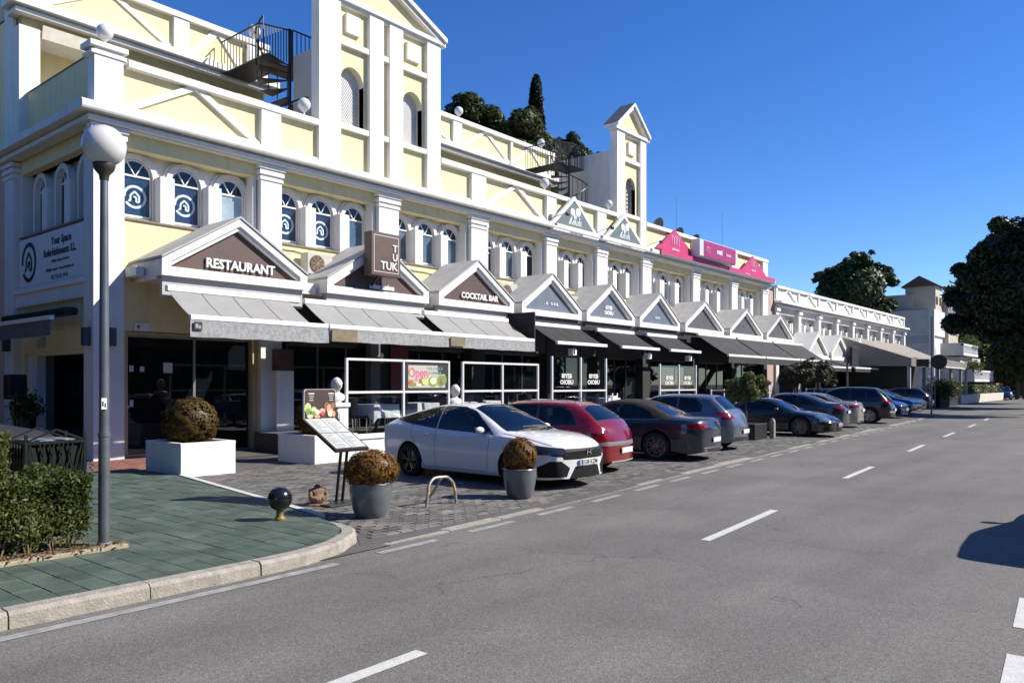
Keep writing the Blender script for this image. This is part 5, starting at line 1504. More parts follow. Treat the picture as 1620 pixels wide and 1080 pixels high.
def shape_hatch_red():
    L = 4.26
    return dict(L=L, W=1.77, H=1.46, wb=2.61, ro=.78, bot=.19, wheel=.31,
        top=[(0, .60), (.04, .74), (.08, .86), (.16, .98), (.30, 1.12), (.48, 1.27), (.66, 1.37), (1.0, 1.435), (1.6, 1.46), (2.2, 1.44), (2.5, 1.36), (2.9, 1.18), (3.3, .99), (3.55, .93), (3.95, .83), (4.18, .68), (4.26, .58)],
        belt=[(0, .58), (.08, .84), (.3, .93), (.9, .93), (1.6, .90), (2.4, .88), (3.2, .87), (3.6, .82), (4.0, .72), (4.26, .56)],
        roofw=[(0, .82), (.3, .78), (.6, .70), (1.1, .68), (1.8, .68), (2.4, .70), (2.9, .76), (3.3, .82), (4.2, .8)],
        side_glass=[[(.62, 1.0), (1.5, .97), (1.5, 1.36), (1.0, 1.33), (.78, 1.22)], [(1.58, .965), (3.0, .93), (2.5, 1.28), (2.2, 1.36), (1.58, 1.37)]],
        windshield=[(3.32, .25), (3.18, .66), (2.38, .55), (2.32, .2)], rearglass=[(.60, .2), (.56, .52), (.24, .63), (.20, .3)],
        cabin=(.6, 2.6), mirror=(2.85, .97), rim=alloy, spokes=5, rr=.5, rt=.06, rbulge=.14,
        handles=[(1.3, .82), (2.3, .80)], gaps=[[(1.54, .24), (1.54, .95)], [(2.95, .9), (2.9, .26)], [(.8, .9), (.95, .6), (1.15, .3)]],
        front_parts=[([(-.5, .3), (.5, .3), (.5, .42), (-.5, .42)], 'lower_grille', grille_m), ([(.45, .56), (.9, .58), (.9, .72), (.5, .66)], 'headlight', clear_l)],
        rear_parts=[([(-.62, .575), (.62, .575), (.64, .66), (-.64, .66)], 'bumper_strip', M('grey_plastic', (.13, .13, .135), .5)),
                    ([(-.50, .22), (.50, .22), (.52, .275), (-.52, .275)], 'bumper_lip', M('silver_plastic', (.42, .42, .43), .4, metal=.4)),
                    ([(.56, .80), (.95, .78), (.95, 1.02), (.68, 1.02)], 'tail_lamp', red_l)],
        side_parts=[([(-.1, .575), (.35, .6), (.35, .64), (-.1, .66)], 'bumper_strip', M('grey_plastic')), ([(-.1, .80), (.22, .82), (.34, 1.0), (-.1, 1.02)], 'tail_lamp', red_l)],
        plate_front=None, plate_rear=(-.11, .475), reg='4207 FKW', extra=[roof_aerial])
def roof_aerial(t, body, x0, hw, bm_):
    MB().tube([(x0+.95, 0, 1.44), (x0+.80, 0, 1.60)], .006, 5).build('aerial', trim_m, t, local=True)
def shape_coupe():
    L = 4.83
    return dict(L=L, W=1.86, H=1.42, wb=2.87, ro=1.05, bot=.17, wheel=.34,
        top=[(0, .74), (.04, .88), (.09, .975), (.2, 1.0), (.45, 1.02), (.72, 1.05), (1.0, 1.17), (1.35, 1.32), (1.7, 1.40), (2.1, 1.42), (2.45, 1.39), (2.8, 1.25), (3.15, 1.07), (3.42, .97), (3.8, .93), (4.3, .84), (4.7, .70), (4.83, .6)],
        belt=[(0, .72), (.08, .92), (.3, .965), (.9, .975), (1.6, .945), (2.4, .92), (3.2, .91), (3.8, .86), (4.4, .74), (4.83, .58)],
        roofw=[(0, .84), (.7, .80), (1.1, .68), (1.7, .63), (2.4, .64), (2.9, .73), (3.3, .82), (4.8, .8)],
        side_glass=[[(1.12, 1.005), (3.15, .955), (2.62, 1.26), (2.3, 1.32), (1.75, 1.31), (1.3, 1.17)]],
        windshield=[(3.46, .25), (3.32, .68), (2.55, .52), (2.5, .2)], rearglass=[(1.28, .2), (1.24, .46), (.80, .60), (.76, .3)],
        softtop=[(.74, .98), (3.0, .94), (2.55, 1.5), (.7, 1.5)],
        cabin=(1.2, 2.9), mirror=(2.95, 1.0), rim=alloy_g, spokes=7, twin=True, sw=.022, rr=.55,
        handles=[(1.75, .84)], gaps=[[(1.55, .26), (1.50, .6), (1.50, .94)], [(3.12, .9), (3.05, .28)]],
        front_parts=[([(-.5, .3), (.5, .3), (.5, .55), (-.5, .55)], 'grille', grille_m), ([(.5, .58), (.9, .60), (.9, .72), (.5, .68)], 'headlight', clear_l)],
        rear_parts=[([(.40, .80), (.95, .77), (.95, .865), (.42, .89)], 'tail_lamp', red_l),
                    ([(-.60, .23), (.60, .23), (.56, .30), (-.56, .30)], 'diffuser', trim_m), ([(-.62, .31), (.62, .31), (.60, .335), (-.60, .335)], 'bumper_lip', chrome)],
        side_parts=[([(-.1, .77), (.40, .81), (.46, .85), (-.1, .885)], 'tail_lamp', red_l), ([(1.0, .962), (3.3, .93), (3.3, .942), (1.0, .977)], 'chrome_strip', chrome)],
        plate_front=None, plate_rear=(-.085, .50), reg='7719 LBD', extra=[exhausts])
def exhausts(t, body, x0, hw, bm_):
    q = MB()
    for y in (-.55, .55): q.bbox(x0-.06, x0+.1, y-.09, y+.09, .235, .295, .01)
    q.build('exhaust_tip', chrome, t, local=True)
def shape_hatch_silver():
    s = shape_hatch_red(); L = 4.20
    s.update(dict(L=L, W=1.79, H=1.52, ro=.75, wb=2.56, wheel=.33, bot=.21,
        top=[(0, .66), (.04, .80), (.08, .92), (.15, 1.02), (.30, 1.18), (.50, 1.38), (.60, 1.46), (.75, 1.485), (1.2, 1.51), (1.8, 1.52), (2.2, 1.49), (2.5, 1.39), (2.9, 1.2), (3.25, 1.04), (3.5, .99), (3.95, .88), (4.13, .74), (4.2, .64)],
        belt=[(0, .64), (.08, .90), (.3, 1.0), (.9, .99), (1.6, .96), (2.4, .93), (3.2, .92), (3.6, .87), (4.0, .76), (4.2, .62)],
        side_glass=[[(.85, 1.07), (1.5, 1.04), (1.5, 1.42), (1.05, 1.40), (.86, 1.22)], [(1.58, 1.035), (2.95, .99), (2.5, 1.33), (2.2, 1.41), (1.58, 1.42)]],
        rearglass=[(.58, .2), (.56, .54), (.22, .64), (.18, .3)],
        rear_parts=[([(.50, .90), (.95, .84), (.95, 1.02), (.6, 1.02)], 'tail_lamp', red_l), ([(-.62, .23), (.62, .23), (.62, .38), (-.62, .38)], 'rear_cladding', trim_m), ([(-.4, .60), (.4, .60), (.4, .62), (-.4, .62)], 'bumper_slot', gap_m)],
        side_parts=[([(-.1, .86), (.12, .86), (.48, 1.0), (.42, 1.05), (-.1, 1.03)], 'tail_lamp', red_l)], roofw=[(0, .82), (.3, .78), (.6, .72), (1.1, .70), (1.8, .70), (2.4, .72), (2.9, .78), (3.3, .82), (4.2, .8)],
        plate_rear=(-.10, .52), reg='9035 HTL'))
    return s
def shape_sports():
    L = 4.50
    return dict(L=L, W=1.85, H=1.30, wb=2.45, ro=1.02, bot=.15, wheel=.34,
        top=[(0, .66), (.06, .80), (.2, .87), (.5, .93), (.9, 1.07), (1.3, 1.20), (1.8, 1.29), (2.1, 1.30), (2.4, 1.26), (2.75, 1.11), (3.05, .96), (3.25, .89), (3.6, .84), (4.0, .76), (4.3, .65), (4.45, .56), (4.5, .50)],
        belt=[(0, .64), (.2, .82), (.7, .86), (1.2, .86), (2.0, .84), (3.0, .84), (3.4, .82), (3.8, .76), (4.2, .65), (4.5, .48)],
        roofw=[(0, .84), (.6, .78), (1.1, .68), (1.8, .62), (2.4, .64), (2.9, .74), (3.2, .80), (4.5, .8)],
        side_glass=[[(1.25, .93), (2.85, .885), (2.5, 1.13), (2.15, 1.21), (1.8, 1.2), (1.45, 1.08)]],
        windshield=[(3.22, .25), (3.05, .66), (2.42, .50), (2.36, .2)], rearglass=[(1.25, .4), (.75, .45)],
        cabin=(1.2, 2.6), mirror=(2.72, .93), rim=alloy_g, spokes=7, twin=True, sw=.022, fr=.7, fbulge=.2,
        handles=[(1.65, .78)], gaps=[[(1.5, .26), (1.45, .86)], [(2.85, .84), (2.8, .28)]],
        front_parts=[([(-.42, .2), (.42, .2), (.42, .34), (-.42, .34)], 'lower_grille', grille_m), ([(.5, .2), (.8, .22), (.8, .36), (.5, .34)], 'bumper_vent', grille_m), ([(.50, .50), (.85, .52), (.85, .74), (.55, .70)], 'headlight', clear_l)],
        side_parts=[([(3.95, .66), (4.25, .56), (4.42, .53), (4.36, .62), (4.15, .71)], 'headlight', clear_l)],
        top_parts=[([(3.98, .50), (4.30, .46), (4.34, .70), (4.02, .76)], 'headlight', clear_l)],
        plate_front=(L-.02, .40), plate_rear=None, reg='2264 JRN')
def shape_sedan():
    s = shape_coupe(); L = 4.70
    s.update(dict(L=L, W=1.83, H=1.44, ro=1.0, wb=2.80, softtop=None, wheel=.33,
        top=[(0, .80), (.04, .94), (.09, 1.03), (.3, 1.06), (.62, 1.09), (1.0, 1.24), (1.4, 1.38), (1.8, 1.43), (2.2, 1.44), (2.5, 1.40), (2.85, 1.24), (3.2, 1.05), (3.42, .97), (3.8, .93), (4.25, .84), (4.6, .70), (4.7, .6)],
        side_glass=[[(1.0, 1.03), (1.62, .995), (1.62, 1.335), (1.3, 1.24)], [(1.70, .99), (3.1, .95), (2.62, 1.26), (2.3, 1.34), (1.70, 1.35)]],
        rearglass=[(1.28, .2), (1.24, .50), (.72, .62), (.68, .3)], handles=[(1.5, .86), (2.5, .84)], extra=[], plate_rear=(-.085, .72),
        gaps=[[(1.66, .26), (1.66, .94)], [(3.05, .9), (3.0, .28)]], rim=alloy, spokes=5, sw=.03,
        rear_parts=[([(.42, .84), (.95, .82), (.95, .96), (.44, .97)], 'tail_lamp', red_l), ([(-.5, .22), (.5, .22), (.5, .3), (-.5, .3)], 'diffuser', trim_m), ([(-.8, .44), (.8, .44), (.8, .452), (-.8, .452)], 'bumper_slot', gap_m)],
        side_parts=[([(-.1, .82), (.34, .87), (.36, .95), (-.1, .97)], 'tail_lamp', red_l)]))
    return s
def shape_suv():
    s = shape_hatch_silver(); L = 4.45
    s.update(dict(L=L, W=1.84, H=1.66, ro=.85, wb=2.65, wheel=.36, bot=.24, clad=.36,
        top=[(0, .70), (.04, .88), (.08, 1.02), (.16, 1.12), (.30, 1.3), (.48, 1.52), (.58, 1.60), (.8, 1.63), (1.4, 1.66), (2.1, 1.65), (2.45, 1.58), (2.9, 1.34), (3.3, 1.13), (3.55, 1.07), (4.05, .97), (4.35, .82), (4.45, .7)],
        belt=[(0, .68), (.08, 1.0), (.3, 1.08), (.9, 1.07), (1.6, 1.04), (2.4, 1.02), (3.2, 1.01), (3.7, .97), (4.2, .82), (4.45, .68)],
        side_glass=[[(.45, 1.20), (.95, 1.13), (.95, 1.52), (.62, 1.5)], [(1.02, 1.125), (1.65, 1.105), (1.65, 1.545), (1.02, 1.53)], [(1.73, 1.10), (3.1, 1.07), (2.6, 1.45), (2.3, 1.54), (1.73, 1.55)]],
        rearglass=[(.52, .2), (.50, .56), (.20, .66), (.16, .3)], windshield=[(3.46, .25), (3.3, .68), (2.5, .56), (2.44, .2)], mirror=(2.95, 1.12), cabin=(.7, 2.7),
        handles=[(1.4, .94), (2.4, .92)], plate_rear=(-.10, .62), gaps=[[(1.69, .38), (1.69, 1.04)], [(3.05, 1.0), (3.0, .4)]],
        rear_parts=[([(.52, .93), (.95, .92), (.95, 1.12), (.56, 1.12)], 'tail_lamp', red_l), ([(-.7, .50), (.7, .50), (.7, .56), (-.7, .56)], 'bumper_lip', M('silver_plastic'))],
        side_parts=[([(-.1, .93), (.25, .95), (.36, 1.09), (-.1, 1.13)], 'tail_lamp', red_l)], reg='6120 GKP'))
    return s

A = math.atan2(-.968, .249)              # nose-out heading of the slanted bays
def park_car(t, x, y, rz): move(t, (x, y, .035), rz)
white_p = paintm('white_car_paint', (.68, .68, .675)); red_p = paintm('red_car_paint', (.17, .003, .007), 0)
slate_p = paintm('slate_car_paint', (.014, .018, .028), .15); silver_p = paintm('silver_blue_car_paint', (.13, .15, .19), .45)
black_p = paintm('black_car_paint', (.010, .013, .016), 0); navy_p = paintm('navy_car_paint', (.012, .02, .035), 0)
champ_p = paintm('champagne_car_paint', (.34, .325, .29), .6); suv_p = paintm('charcoal_car_paint', (.009, .009, .012), .1)
blue_p = paintm('bright_blue_car_paint', (.02, .07, .36), .4); dblue_p = paintm('dark_blue_car_paint', (.015, .035, .11), .3); grey_p = paintm('grey_car_paint', (.12, .125, .13), .5)
def ahead(x, y, rz, d): return (x + math.cos(rz)*d, y + math.sin(rz)*d)
OUT, IN = R(-91), R(97)
specs = [
 ('parked_car', 'white hatchback parked nose to the road behind the right hand grey pot', shape_hatch_white, white_p, (10.54, 7.21), 'n', R(-91), 2),
 ('parked_car', 'red hatchback parked tail to the road beside the white car', shape_hatch_red, red_p, (12.8, 7.95), 'r', R(98), 2),
 ('parked_car', 'dark slate convertible with black soft top parked tail to the road', shape_coupe, slate_p, (16.2, 7.7), 'r', R(97), 2),
 ('parked_car', 'silver blue hatchback parked tail to the road left of the planted tub', shape_hatch_silver, silver_p, (19.15, 8.3), 'r', R(97), 2),
 ('parked_car', 'low black sports coupe parked nose to the road right of the planted tub', shape_sports, black_p, (25.95, 8.0), 'n', R(-86), 2),
 ('parked_car', 'dark navy saloon parked tail to the road behind the sports coupe', shape_sedan, navy_p, (29.6, 8.85), 'r', IN, 1),
 ('parked_car', 'champagne saloon parked tail to the road, mostly hidden by the navy one', shape_sedan, champ_p, (31.9, 9.0), 'r', IN, 1),
 ('parked_car', 'charcoal off-roader with silver bumper parked tail to the road', shape_suv, suv_p, (36.3, 8.95), 'r', IN, 1),
 ('parked_car', 'bright blue hatchback parked nose to the road right of the charcoal off-roader', shape_hatch_white, blue_p, (41.9, 9.7), 'n', OUT, 1),
 ('parked_car', 'dark blue estate parked nose to the road behind the bright blue hatchback', shape_hatch_silver, dblue_p, (45.6, 10.1), 'n', OUT, 0),
 ('parked_car', 'grey car in shade, first one beyond the dark blue estate', shape_hatch_red, grey_p, (48.9, 10.6), 'n', OUT, 0),
 ('parked_car', 'black car in shade, second one beyond the dark blue estate', shape_sedan, black_p, (53, 11.2), 'n', OUT, 0),
 ('parked_car', 'dark car in shade, third one beyond the dark blue estate', shape_hatch_silver, navy_p, (57.5, 11.8), 'r', IN, 0),
 ('parked_car', 'grey saloon in shade, fourth one beyond the dark blue estate', shape_sedan, grey_p, (62, 12.4), 'n', OUT, 0),
 ('parked_car', 'last dark car of the row before the low garden wall', shape_hatch_red, black_p, (67, 13.3), 'n', OUT, 0),
 ('moving_car', 'oncoming dark blue car far down the road near the right edge', shape_hatch_silver, dblue_p, (96.5, 12.9), 'n', math.pi+.17, 0),
]
for nm_, lab, sh, pm, ref, kind, hd, det in specs:
    S = sh(); t = car(nm_, lab, 'car', S, pm, 'cars parked along the terraces' if nm_ == 'parked_car' else None, det)
    f = S['L']/2*.93
    cx, cy = ahead(ref[0], ref[1], hd, -f if kind == 'n' else f)
    park_car(t, cx, cy, hd)
# the car standing just outside the right edge, whose shadow falls on the road
S = shape_suv(); t = car('standing_car', 'dark car just outside the right edge casting the shadow on the road', 'car', S, navy_p, None, 0)
move(t, (11.5, -.30, .0), R(4)); MB().tube([(.15, .35, 1.62), (-.15, .35, 1.86)], .012, 5).build('aerial', trim_m, t, local=True)
# ================================================================== VEGETATION
import numpy as np
def leaves_mesh(name, centers, normals, size, mat, parent=None, aspect=1.7, seed=0, local=False, jit=.5, fold=True):
    """one mesh of many small folded leaf faces at given centres"""
    rg = np.random.default_rng(seed); n = len(centers)
    c = np.asarray(centers, float); nr = np.asarray(normals, float) + rg.normal(0, jit, (n, 3))
    nr /= np.linalg.norm(nr, axis=1)[:, None] + 1e-9
    r_ = rg.normal(0, 1, (n, 3)); a = np.cross(nr, r_); a /= np.linalg.norm(a, axis=1)[:, None] + 1e-9
    b = np.cross(nr, a)
    s = (size * rg.uniform(.6, 1.35, n))[:, None]
    if parent is not None and not local:
        inv = np.array(wm(parent).inverted()); c = c @ inv[:3, :3].T + inv[:3, 3]
    v = np.empty((n, 4, 3)); v[:, 0] = c - a*s*aspect; v[:, 1] = c - b*s*.62 + nr*s*.18; v[:, 2] = c + a*s*aspect; v[:, 3] = c + b*s*.62 + nr*s*.18
    me = bpy.data.meshes.new(name); me.vertices.add(n*4); me.loops.add(n*4); me.polygons.add(n)
    me.vertices.foreach_set('co', v.ravel()); me.loops.foreach_set('vertex_index', np.arange(n*4, dtype=np.int32))
    me.polygons.foreach_set('loop_start', np.arange(0, n*4, 4, dtype=np.int32)); me.polygons.foreach_set('loop_total', np.full(n, 4, dtype=np.int32))
    me.materials.append(mat); me.update(calc_edges=True)
    o = bpy.data.objects.new(name, me); COL.objects.link(o)
    if parent is not None: o.parent = parent; WM[o.name] = wm(parent).copy(); KIDS.setdefault(parent.name, []).append(o)
    return o
def clump_points(clumps, n, rg, shell=.55):
    """points through ellipsoidal clumps, denser at the outside"""
    w = np.array([c[3]*c[4]*c[5] for c in clumps])**.6; w /= w.sum()
    idx = rg.choice(len(clumps), n, p=w)
    d = rg.normal(0, 1, (n, 3)); d /= np.linalg.norm(d, axis=1)[:, None]
    r = rg.uniform(0, 1, n)**(1/3*shell)
    cl = np.array(clumps)[idx]
    p = cl[:, :3] + d*r[:, None]*cl[:, 3:6]
    return p, d
def crown_clumps(cx, cy, cz, rx, ry, rz, k, rg, cs=.34, flat=.8, top=False):
    out = []; k1 = max(6, k//2)
    for i in range(k1):
        d = rg.normal(0, 1, 3); d /= np.linalg.norm(d)
        r = rg.uniform(.25, .80); lc = (cx+d[0]*rx*r, cy+d[1]*ry*r, cz+d[2]*rz*r); s = cs*rg.uniform(.7, 1.2)
        for j in range(11):
            e = rg.normal(0, 1, 3); e /= np.linalg.norm(e); q_ = rg.uniform(.3, 1.05); s2 = s*rg.uniform(.22, .48)
            out.append((lc[0]+e[0]*rx*s*q_, lc[1]+e[1]*ry*s*q_, lc[2]+e[2]*rz*s*q_*.9, rx*s2, ry*s2, rz*s2*flat))
    for j in range(5): out.append((cx+rg.uniform(-.25, .25)*rx, cy+rg.uniform(-.25, .25)*ry, cz+rg.uniform(-.2, .2)*rz, rx*.52, ry*.52, rz*.5))
    rg.shuffle(out)
    return [tuple(o_) for o_ in out]
bark = M('bark', (.09, .065, .045), .9, var=.3, scale=4, bump=.8, space='P')
def tree(name, label, base, h, crown, nl, size, mat, seed, k=26, group='trees beyond the buildings', trunk_r=.25, cs=.34, twigs=14, shell=.55, flat=.8):
    rg = np.random.default_rng(seed)
    t = thing(name, label, 'tree', base, 0, group)
    cx, cy, cz, rx, ry, rz = crown
    q = MB(); mid = (base[0]+(cx-base[0])*.5+.2, base[1]+(cy-base[1])*.5, base[2]+(cz-base[2])*.5)
    q.tube([base, mid, (cx, cy, cz-rz*.3)], [trunk_r, trunk_r*.75, trunk_r*.5], 9); q.build('trunk', bark, t)
    cl = crown_clumps(cx, cy, cz, rx, ry, rz, k, rg, cs, flat)
    lb = MB()
    for c in cl[:twigs*2]: lb.tube([(cx, cy, cz-rz*.45), ((cx+c[0])/2, (cy+c[1])/2, (cz+c[2])/2-rz*.12), (c[0], c[1], c[2])], [trunk_r*.45, trunk_r*.28, trunk_r*.08], 5)
    lb.build('limb', bark, t, kind='stuff')
    p, d = clump_points(cl, nl, rg, shell)
    leaves_mesh('crown', p, d+np.array([0, 0, .5]), size, mat, t, seed=seed)
    return t
dark_leaf = leaf_mat('dark_evergreen_leaf', (.012, .026, .007), (.045, .075, .018), .25, .5)
pine_leaf = leaf_mat('pine_needle', (.020, .036, .008), (.060, .075, .015), .3, .6)
cyp_leaf = leaf_mat('cypress_leaf', (.010, .018, .008), (.022, .032, .012), .2, .8)
mid_leaf = leaf_mat('mid_green_leaf', (.030, .055, .012), (.09, .11, .022), .4, .6)
hedge_leaf = leaf_mat('hedge_leaf', (.022, .040, .009), (.135, .155, .032), .4, 2.2)
olive_leaf = leaf_mat('olive_leaf', (.05, .055, .03), (.12, .12, .07), .3, 2)
gold_leaf = leaf_mat('browned_box_leaf', (.07, .030, .005), (.32, .165, .028), .35, 14)
goldg_leaf = leaf_mat('browned_green_box_leaf', (.028, .020, .005), (.17, .105, .020), .3, 12)

tree('pine_tree', 'broad dark green pine crown rising behind the upper terrace right of the big tower', (34.5, 30.0, 0), 17, (33.2, 30.0, 14.7, 6.8, 4.0, 5.0), 100000, .10, pine_leaf, 11, k=38, group='trees behind the terrace')
tree('pine_tree', 'lower pine crown just left of the tall cypress behind the terrace', (38.2, 30.0, 0), 14, (37.4, 30.0, 14.9, 4.6, 3.0, 4.0), 55000, .095, pine_leaf, 12, k=18, group='trees behind the terrace')
tree('evergreen_tree', 'round dark tree right of the cypress behind the roof', (44.5, 31.5, 0), 14, (43.8, 31.5, 15.9, 3.8, 2.8, 3.7), 40000, .095, dark_leaf, 13, k=16, group='trees behind the terrace')
tree('evergreen_tree', 'smallest dark tree crown above the second spiral stair', (47.5, 31.8, 0), 14, (47.6, 31.8, 16.6, 2.9, 2.4, 3.0), 24000, .095, dark_leaf, 14, k=12, group='trees behind the terrace')
# cypress: tall narrow column
rg = np.random.default_rng(5)
cy_ = thing('cypress_tree', 'tall narrow dark cypress standing above the pines', 'tree', (39.9, 30.6, 0), 0, 'trees behind the terrace')
MB().tube([(39.9, 30.6, 0), (39.9, 30.6, 18)], [.25, .05], 8).build('trunk', bark, cy_)
n = 30000; z = rg.uniform(0, 1, n); a = rg.uniform(0, 2*np.pi, n)
prof = np.interp(z, [0, .25, .55, .85, .95, 1], [.95, 1.0, .86, .58, .42, .12])*(1+.16*np.sin(a*3+z*22)+.1*np.sin(a*5-z*41))
rr_ = prof*rg.uniform(.55, 1, n)**.5
rr_ *= .68; pts = np.stack([39.5+rr_*np.cos(a), 30.8+rr_*np.sin(a), 9.0+z*12.4], 1)
leaves_mesh('crown', pts, np.stack([np.cos(a), np.sin(a), a*0+.8], 1), .085, cyp_leaf, cy_, seed=6)

tree('evergreen_tree', 'large dark spreading tree behind the white block', (83, 27.5, 0), 14, (81.6, 24.0, 10.7, 5.8, 5.0, 4.7), 45000, .17, dark_leaf, 15, k=44, cs=.22, group='trees beyond the white block')
tree('evergreen_tree', 'small dark tree filling in behind the right half of the white block', (90, 24.5, 0), 12, (86.5, 24.4, 8.6, 4.0, 3.0, 2.4), 7000, .22, dark_leaf, 35, k=16, group='trees beyond the white block')
# big street tree on the right
black_leaf = leaf_mat('carob_leaf', (.009, .017, .005), (.032, .052, .013), .15, .6)
tree('street_tree', 'huge dark tree crown overhanging the right edge of the photo', (53.8, 2.2, .1), 12, (51.4, 5.5, 7.8, 4.8, 4.8, 4.9), 130000, .12, black_leaf, 16, k=60, group='street trees on the right side', trunk_r=.38, cs=.30)
tree('street_tree', 'second dark tree behind the huge one on the right side of the road', (66, 3.2, .1), 11, (66, 6.4, 5.4, 5.0, 4.2, 4.0), 34000, .17, black_leaf, 17, k=40, group='street trees on the right side', trunk_r=.32)
tree('street_tree', 'third dark tree further along the right side of the road', (82, 6.0, .1), 11, (82, 9.0, 5.0, 5.5, 4.0, 3.4), 20000, .2, mid_leaf, 18, k=34, group='street trees on the right side', trunk_r=.3)
for i, (x, y, z, r_, lab, m_) in enumerate([
    (118, 19.5, 6.2, 5.5, 'sunlit green tree at the end of the road', mid_leaf), (128, 15, 5.0, 6, 'low green tree closing the end of the road', mid_leaf),
    (112, 24, 6.8, 4.6, 'yellowish green tree right of the balconies', mid_leaf), (105, 12.0, 4.6, 4.0, 'dark green tree behind the oncoming car', dark_leaf),
    (136, 24, 8.0, 7, 'tall hazy green tree far behind the balconies', mid_leaf), (122, 9.5, 4.6, 5, 'dark tree at the right edge beyond the oncoming car', dark_leaf), (109, 16.0, 4.6, 3.8, 'rounded green tree beside the lower balcony', mid_leaf), (116, 17.6, 7.4, 4.6, 'tall green tree right of the upper balcony', mid_leaf), (104, 12.6, 3.4, 3.0, 'small green tree above the oncoming car', mid_leaf)]):
    tree('background_tree', lab, (x, y, 0), z+r_*.6, (x, y, z, r_, r_, r_*.75), 9000, .24, m_, 40+i, k=22, group='trees at the end of the road', trunk_r=.25)
# far wood that closes the view
rg = np.random.default_rng(77); cl = []
for i in range(150):
    x = rg.uniform(140, 240); y = rg.uniform(8, 62); cl.append((x, y, rg.uniform(1.5, 6.0), 5, 5, 3.6))
p, d = clump_points(cl, 42000, rg, .6)
o = leaves_mesh('distant_wood', p, d+np.array([0, 0, .5]), .5, mid_leaf, None, seed=3); tag(o, 'wooded background closing the far end of the street', None, None, 'stuff')
# unseen leaf belts, added to darken glass and paint reflections and the left flank
rg = np.random.default_rng(78)
k = 60000; P = np.stack([rg.uniform(-40, 75, k), rg.uniform(-24, -17.5, k), rg.uniform(0, 1, k)], 1); P[:, 2] *= 9.5+2.2*np.sin(P[:, 0]*.35)+1.2*np.sin(P[:, 0]*.9+2)
o = leaves_mesh('added_reflection_belt', P, np.tile((0, 1, .5), (k, 1)), .42, dark_leaf, None, seed=31); tag(o, 'unseen dark leaf belt added behind the camera to darken reflections', None, None, 'stuff')
k = 26000; P = np.stack([rg.uniform(-9, -4, k), rg.uniform(7, 36, k), rg.uniform(0, 1, k)], 1); P[:, 2] *= 8.5+1.6*np.sin(P[:, 1]*.5)
k2 = 16000; Q = np.stack([rg.uniform(-10, 7, k2), rg.uniform(34, 40, k2), rg.uniform(0, 9, k2)], 1); P = np.concatenate([P, Q]); k += k2
o = leaves_mesh('added_flank_belt', P, np.tile((1, 0, .5), (k, 1)), .38, dark_leaf, None, seed=32); tag(o, 'unseen dark leaf belt added outside the left edge to darken the flank and its glass', None, None, 'stuff')
# palms
def palm(label, x, y, h, s_):
    t = thing('palm_tree', label, 'palm', (x, y, 0), 0, 'fan palms at the end of the street')
    MB().tube([(x, y, 0), (x+.1, y, h*.5), (x, y, h)], [.28, .22, .2], 8).build('trunk', bark, t)
    rg = np.random.default_rng(int(x)); q = MB()
    for k in range(46):
        a = rg.uniform(0, 6.28); el = rg.uniform(-.7, 1.3); L = s_*rg.uniform(.8, 1.1)
        dv = Vector((math.cos(a)*math.cos(el), math.sin(a)*math.cos(el), math.sin(el)))
        c = Vector((x, y, h+.1)); m_ = c + dv*L*.6; e_ = c + dv*L + Vector((0, 0, -L*.3))
        sd = dv.cross(Vector((0, 0, 1))).normalized()*L*.13
        q.add([c, m_+sd, e_, m_-sd], [(0, 1, 2, 3)]); q.add([m_+sd*.2, m_+sd*2+dv*L*.25, e_+sd*.8], [(0, 1, 2)]); q.add([m_-sd*.2, m_-sd*2+dv*L*.25, e_-sd*.8], [(0, 1, 2)])
    q.build('crown', mid_leaf, t)
palm('tall fan palm between the balcony building and the big dark tree', 137, 23.6, 15.2, 3.4)
palm('short fan palm on the roof terrace of the balcony building', 100, 19.5, 10.0, 1.7)

# ---- hedge
rg = np.random.default_rng(9)
hd = thing('hedge', 'clipped green hedge in front of the lattice bin, left of the lamp post', 'hedge', (1.5, 8.6, .1))
def hedge_pts(x0, x1, y0, y1, z0, z1, n):
    p = []; nn = []
    A_ = [(x1-x0)*(z1-z0), (y1-y0)*(z1-z0), (x1-x0)*(y1-y0)]; tot_ = sum(A_)
    for q_, (ar) in enumerate(A_):
        k = int(n*ar/tot_)
        u = rg.uniform(0, 1, k); v = rg.uniform(0, 1, k); dep = rg.uniform(0, 1, k)**1.6*.20
        if q_ == 0: P = np.stack([x0+(x1-x0)*u, y0+dep, z0+(z1-z0)*v], 1); N = (0, -1, .3)
        elif q_ == 1: P = np.stack([x1-dep, y0+(y1-y0)*u, z0+(z1-z0)*v], 1); N = (1, 0, .3)
        else: P = np.stack([x0+(x1-x0)*u, y0+(y1-y0)*v, z1-dep], 1); N = (0, 0, 1)
        w = .035*np.sin(P[:, 0]*7+P[:, 2]*5)+.03*np.sin(P[:, 1]*9+P[:, 2]*11)+.03*np.sin(P[:, 0]*17)
        P = P + np.array(N)*w[:, None] + rg.normal(0, .012, P.shape)
        p.append(P); nn.append(np.tile(N, (k, 1)))
    return np.concatenate(p), np.concatenate(nn)
p1, n1 = hedge_pts(-2.6, 3.27, 8.05, 9.05, .16, .82, 80000); p2, n2 = hedge_pts(-2.6, 2.62, 8.2, 8.95, .8, 1.26, 36000)
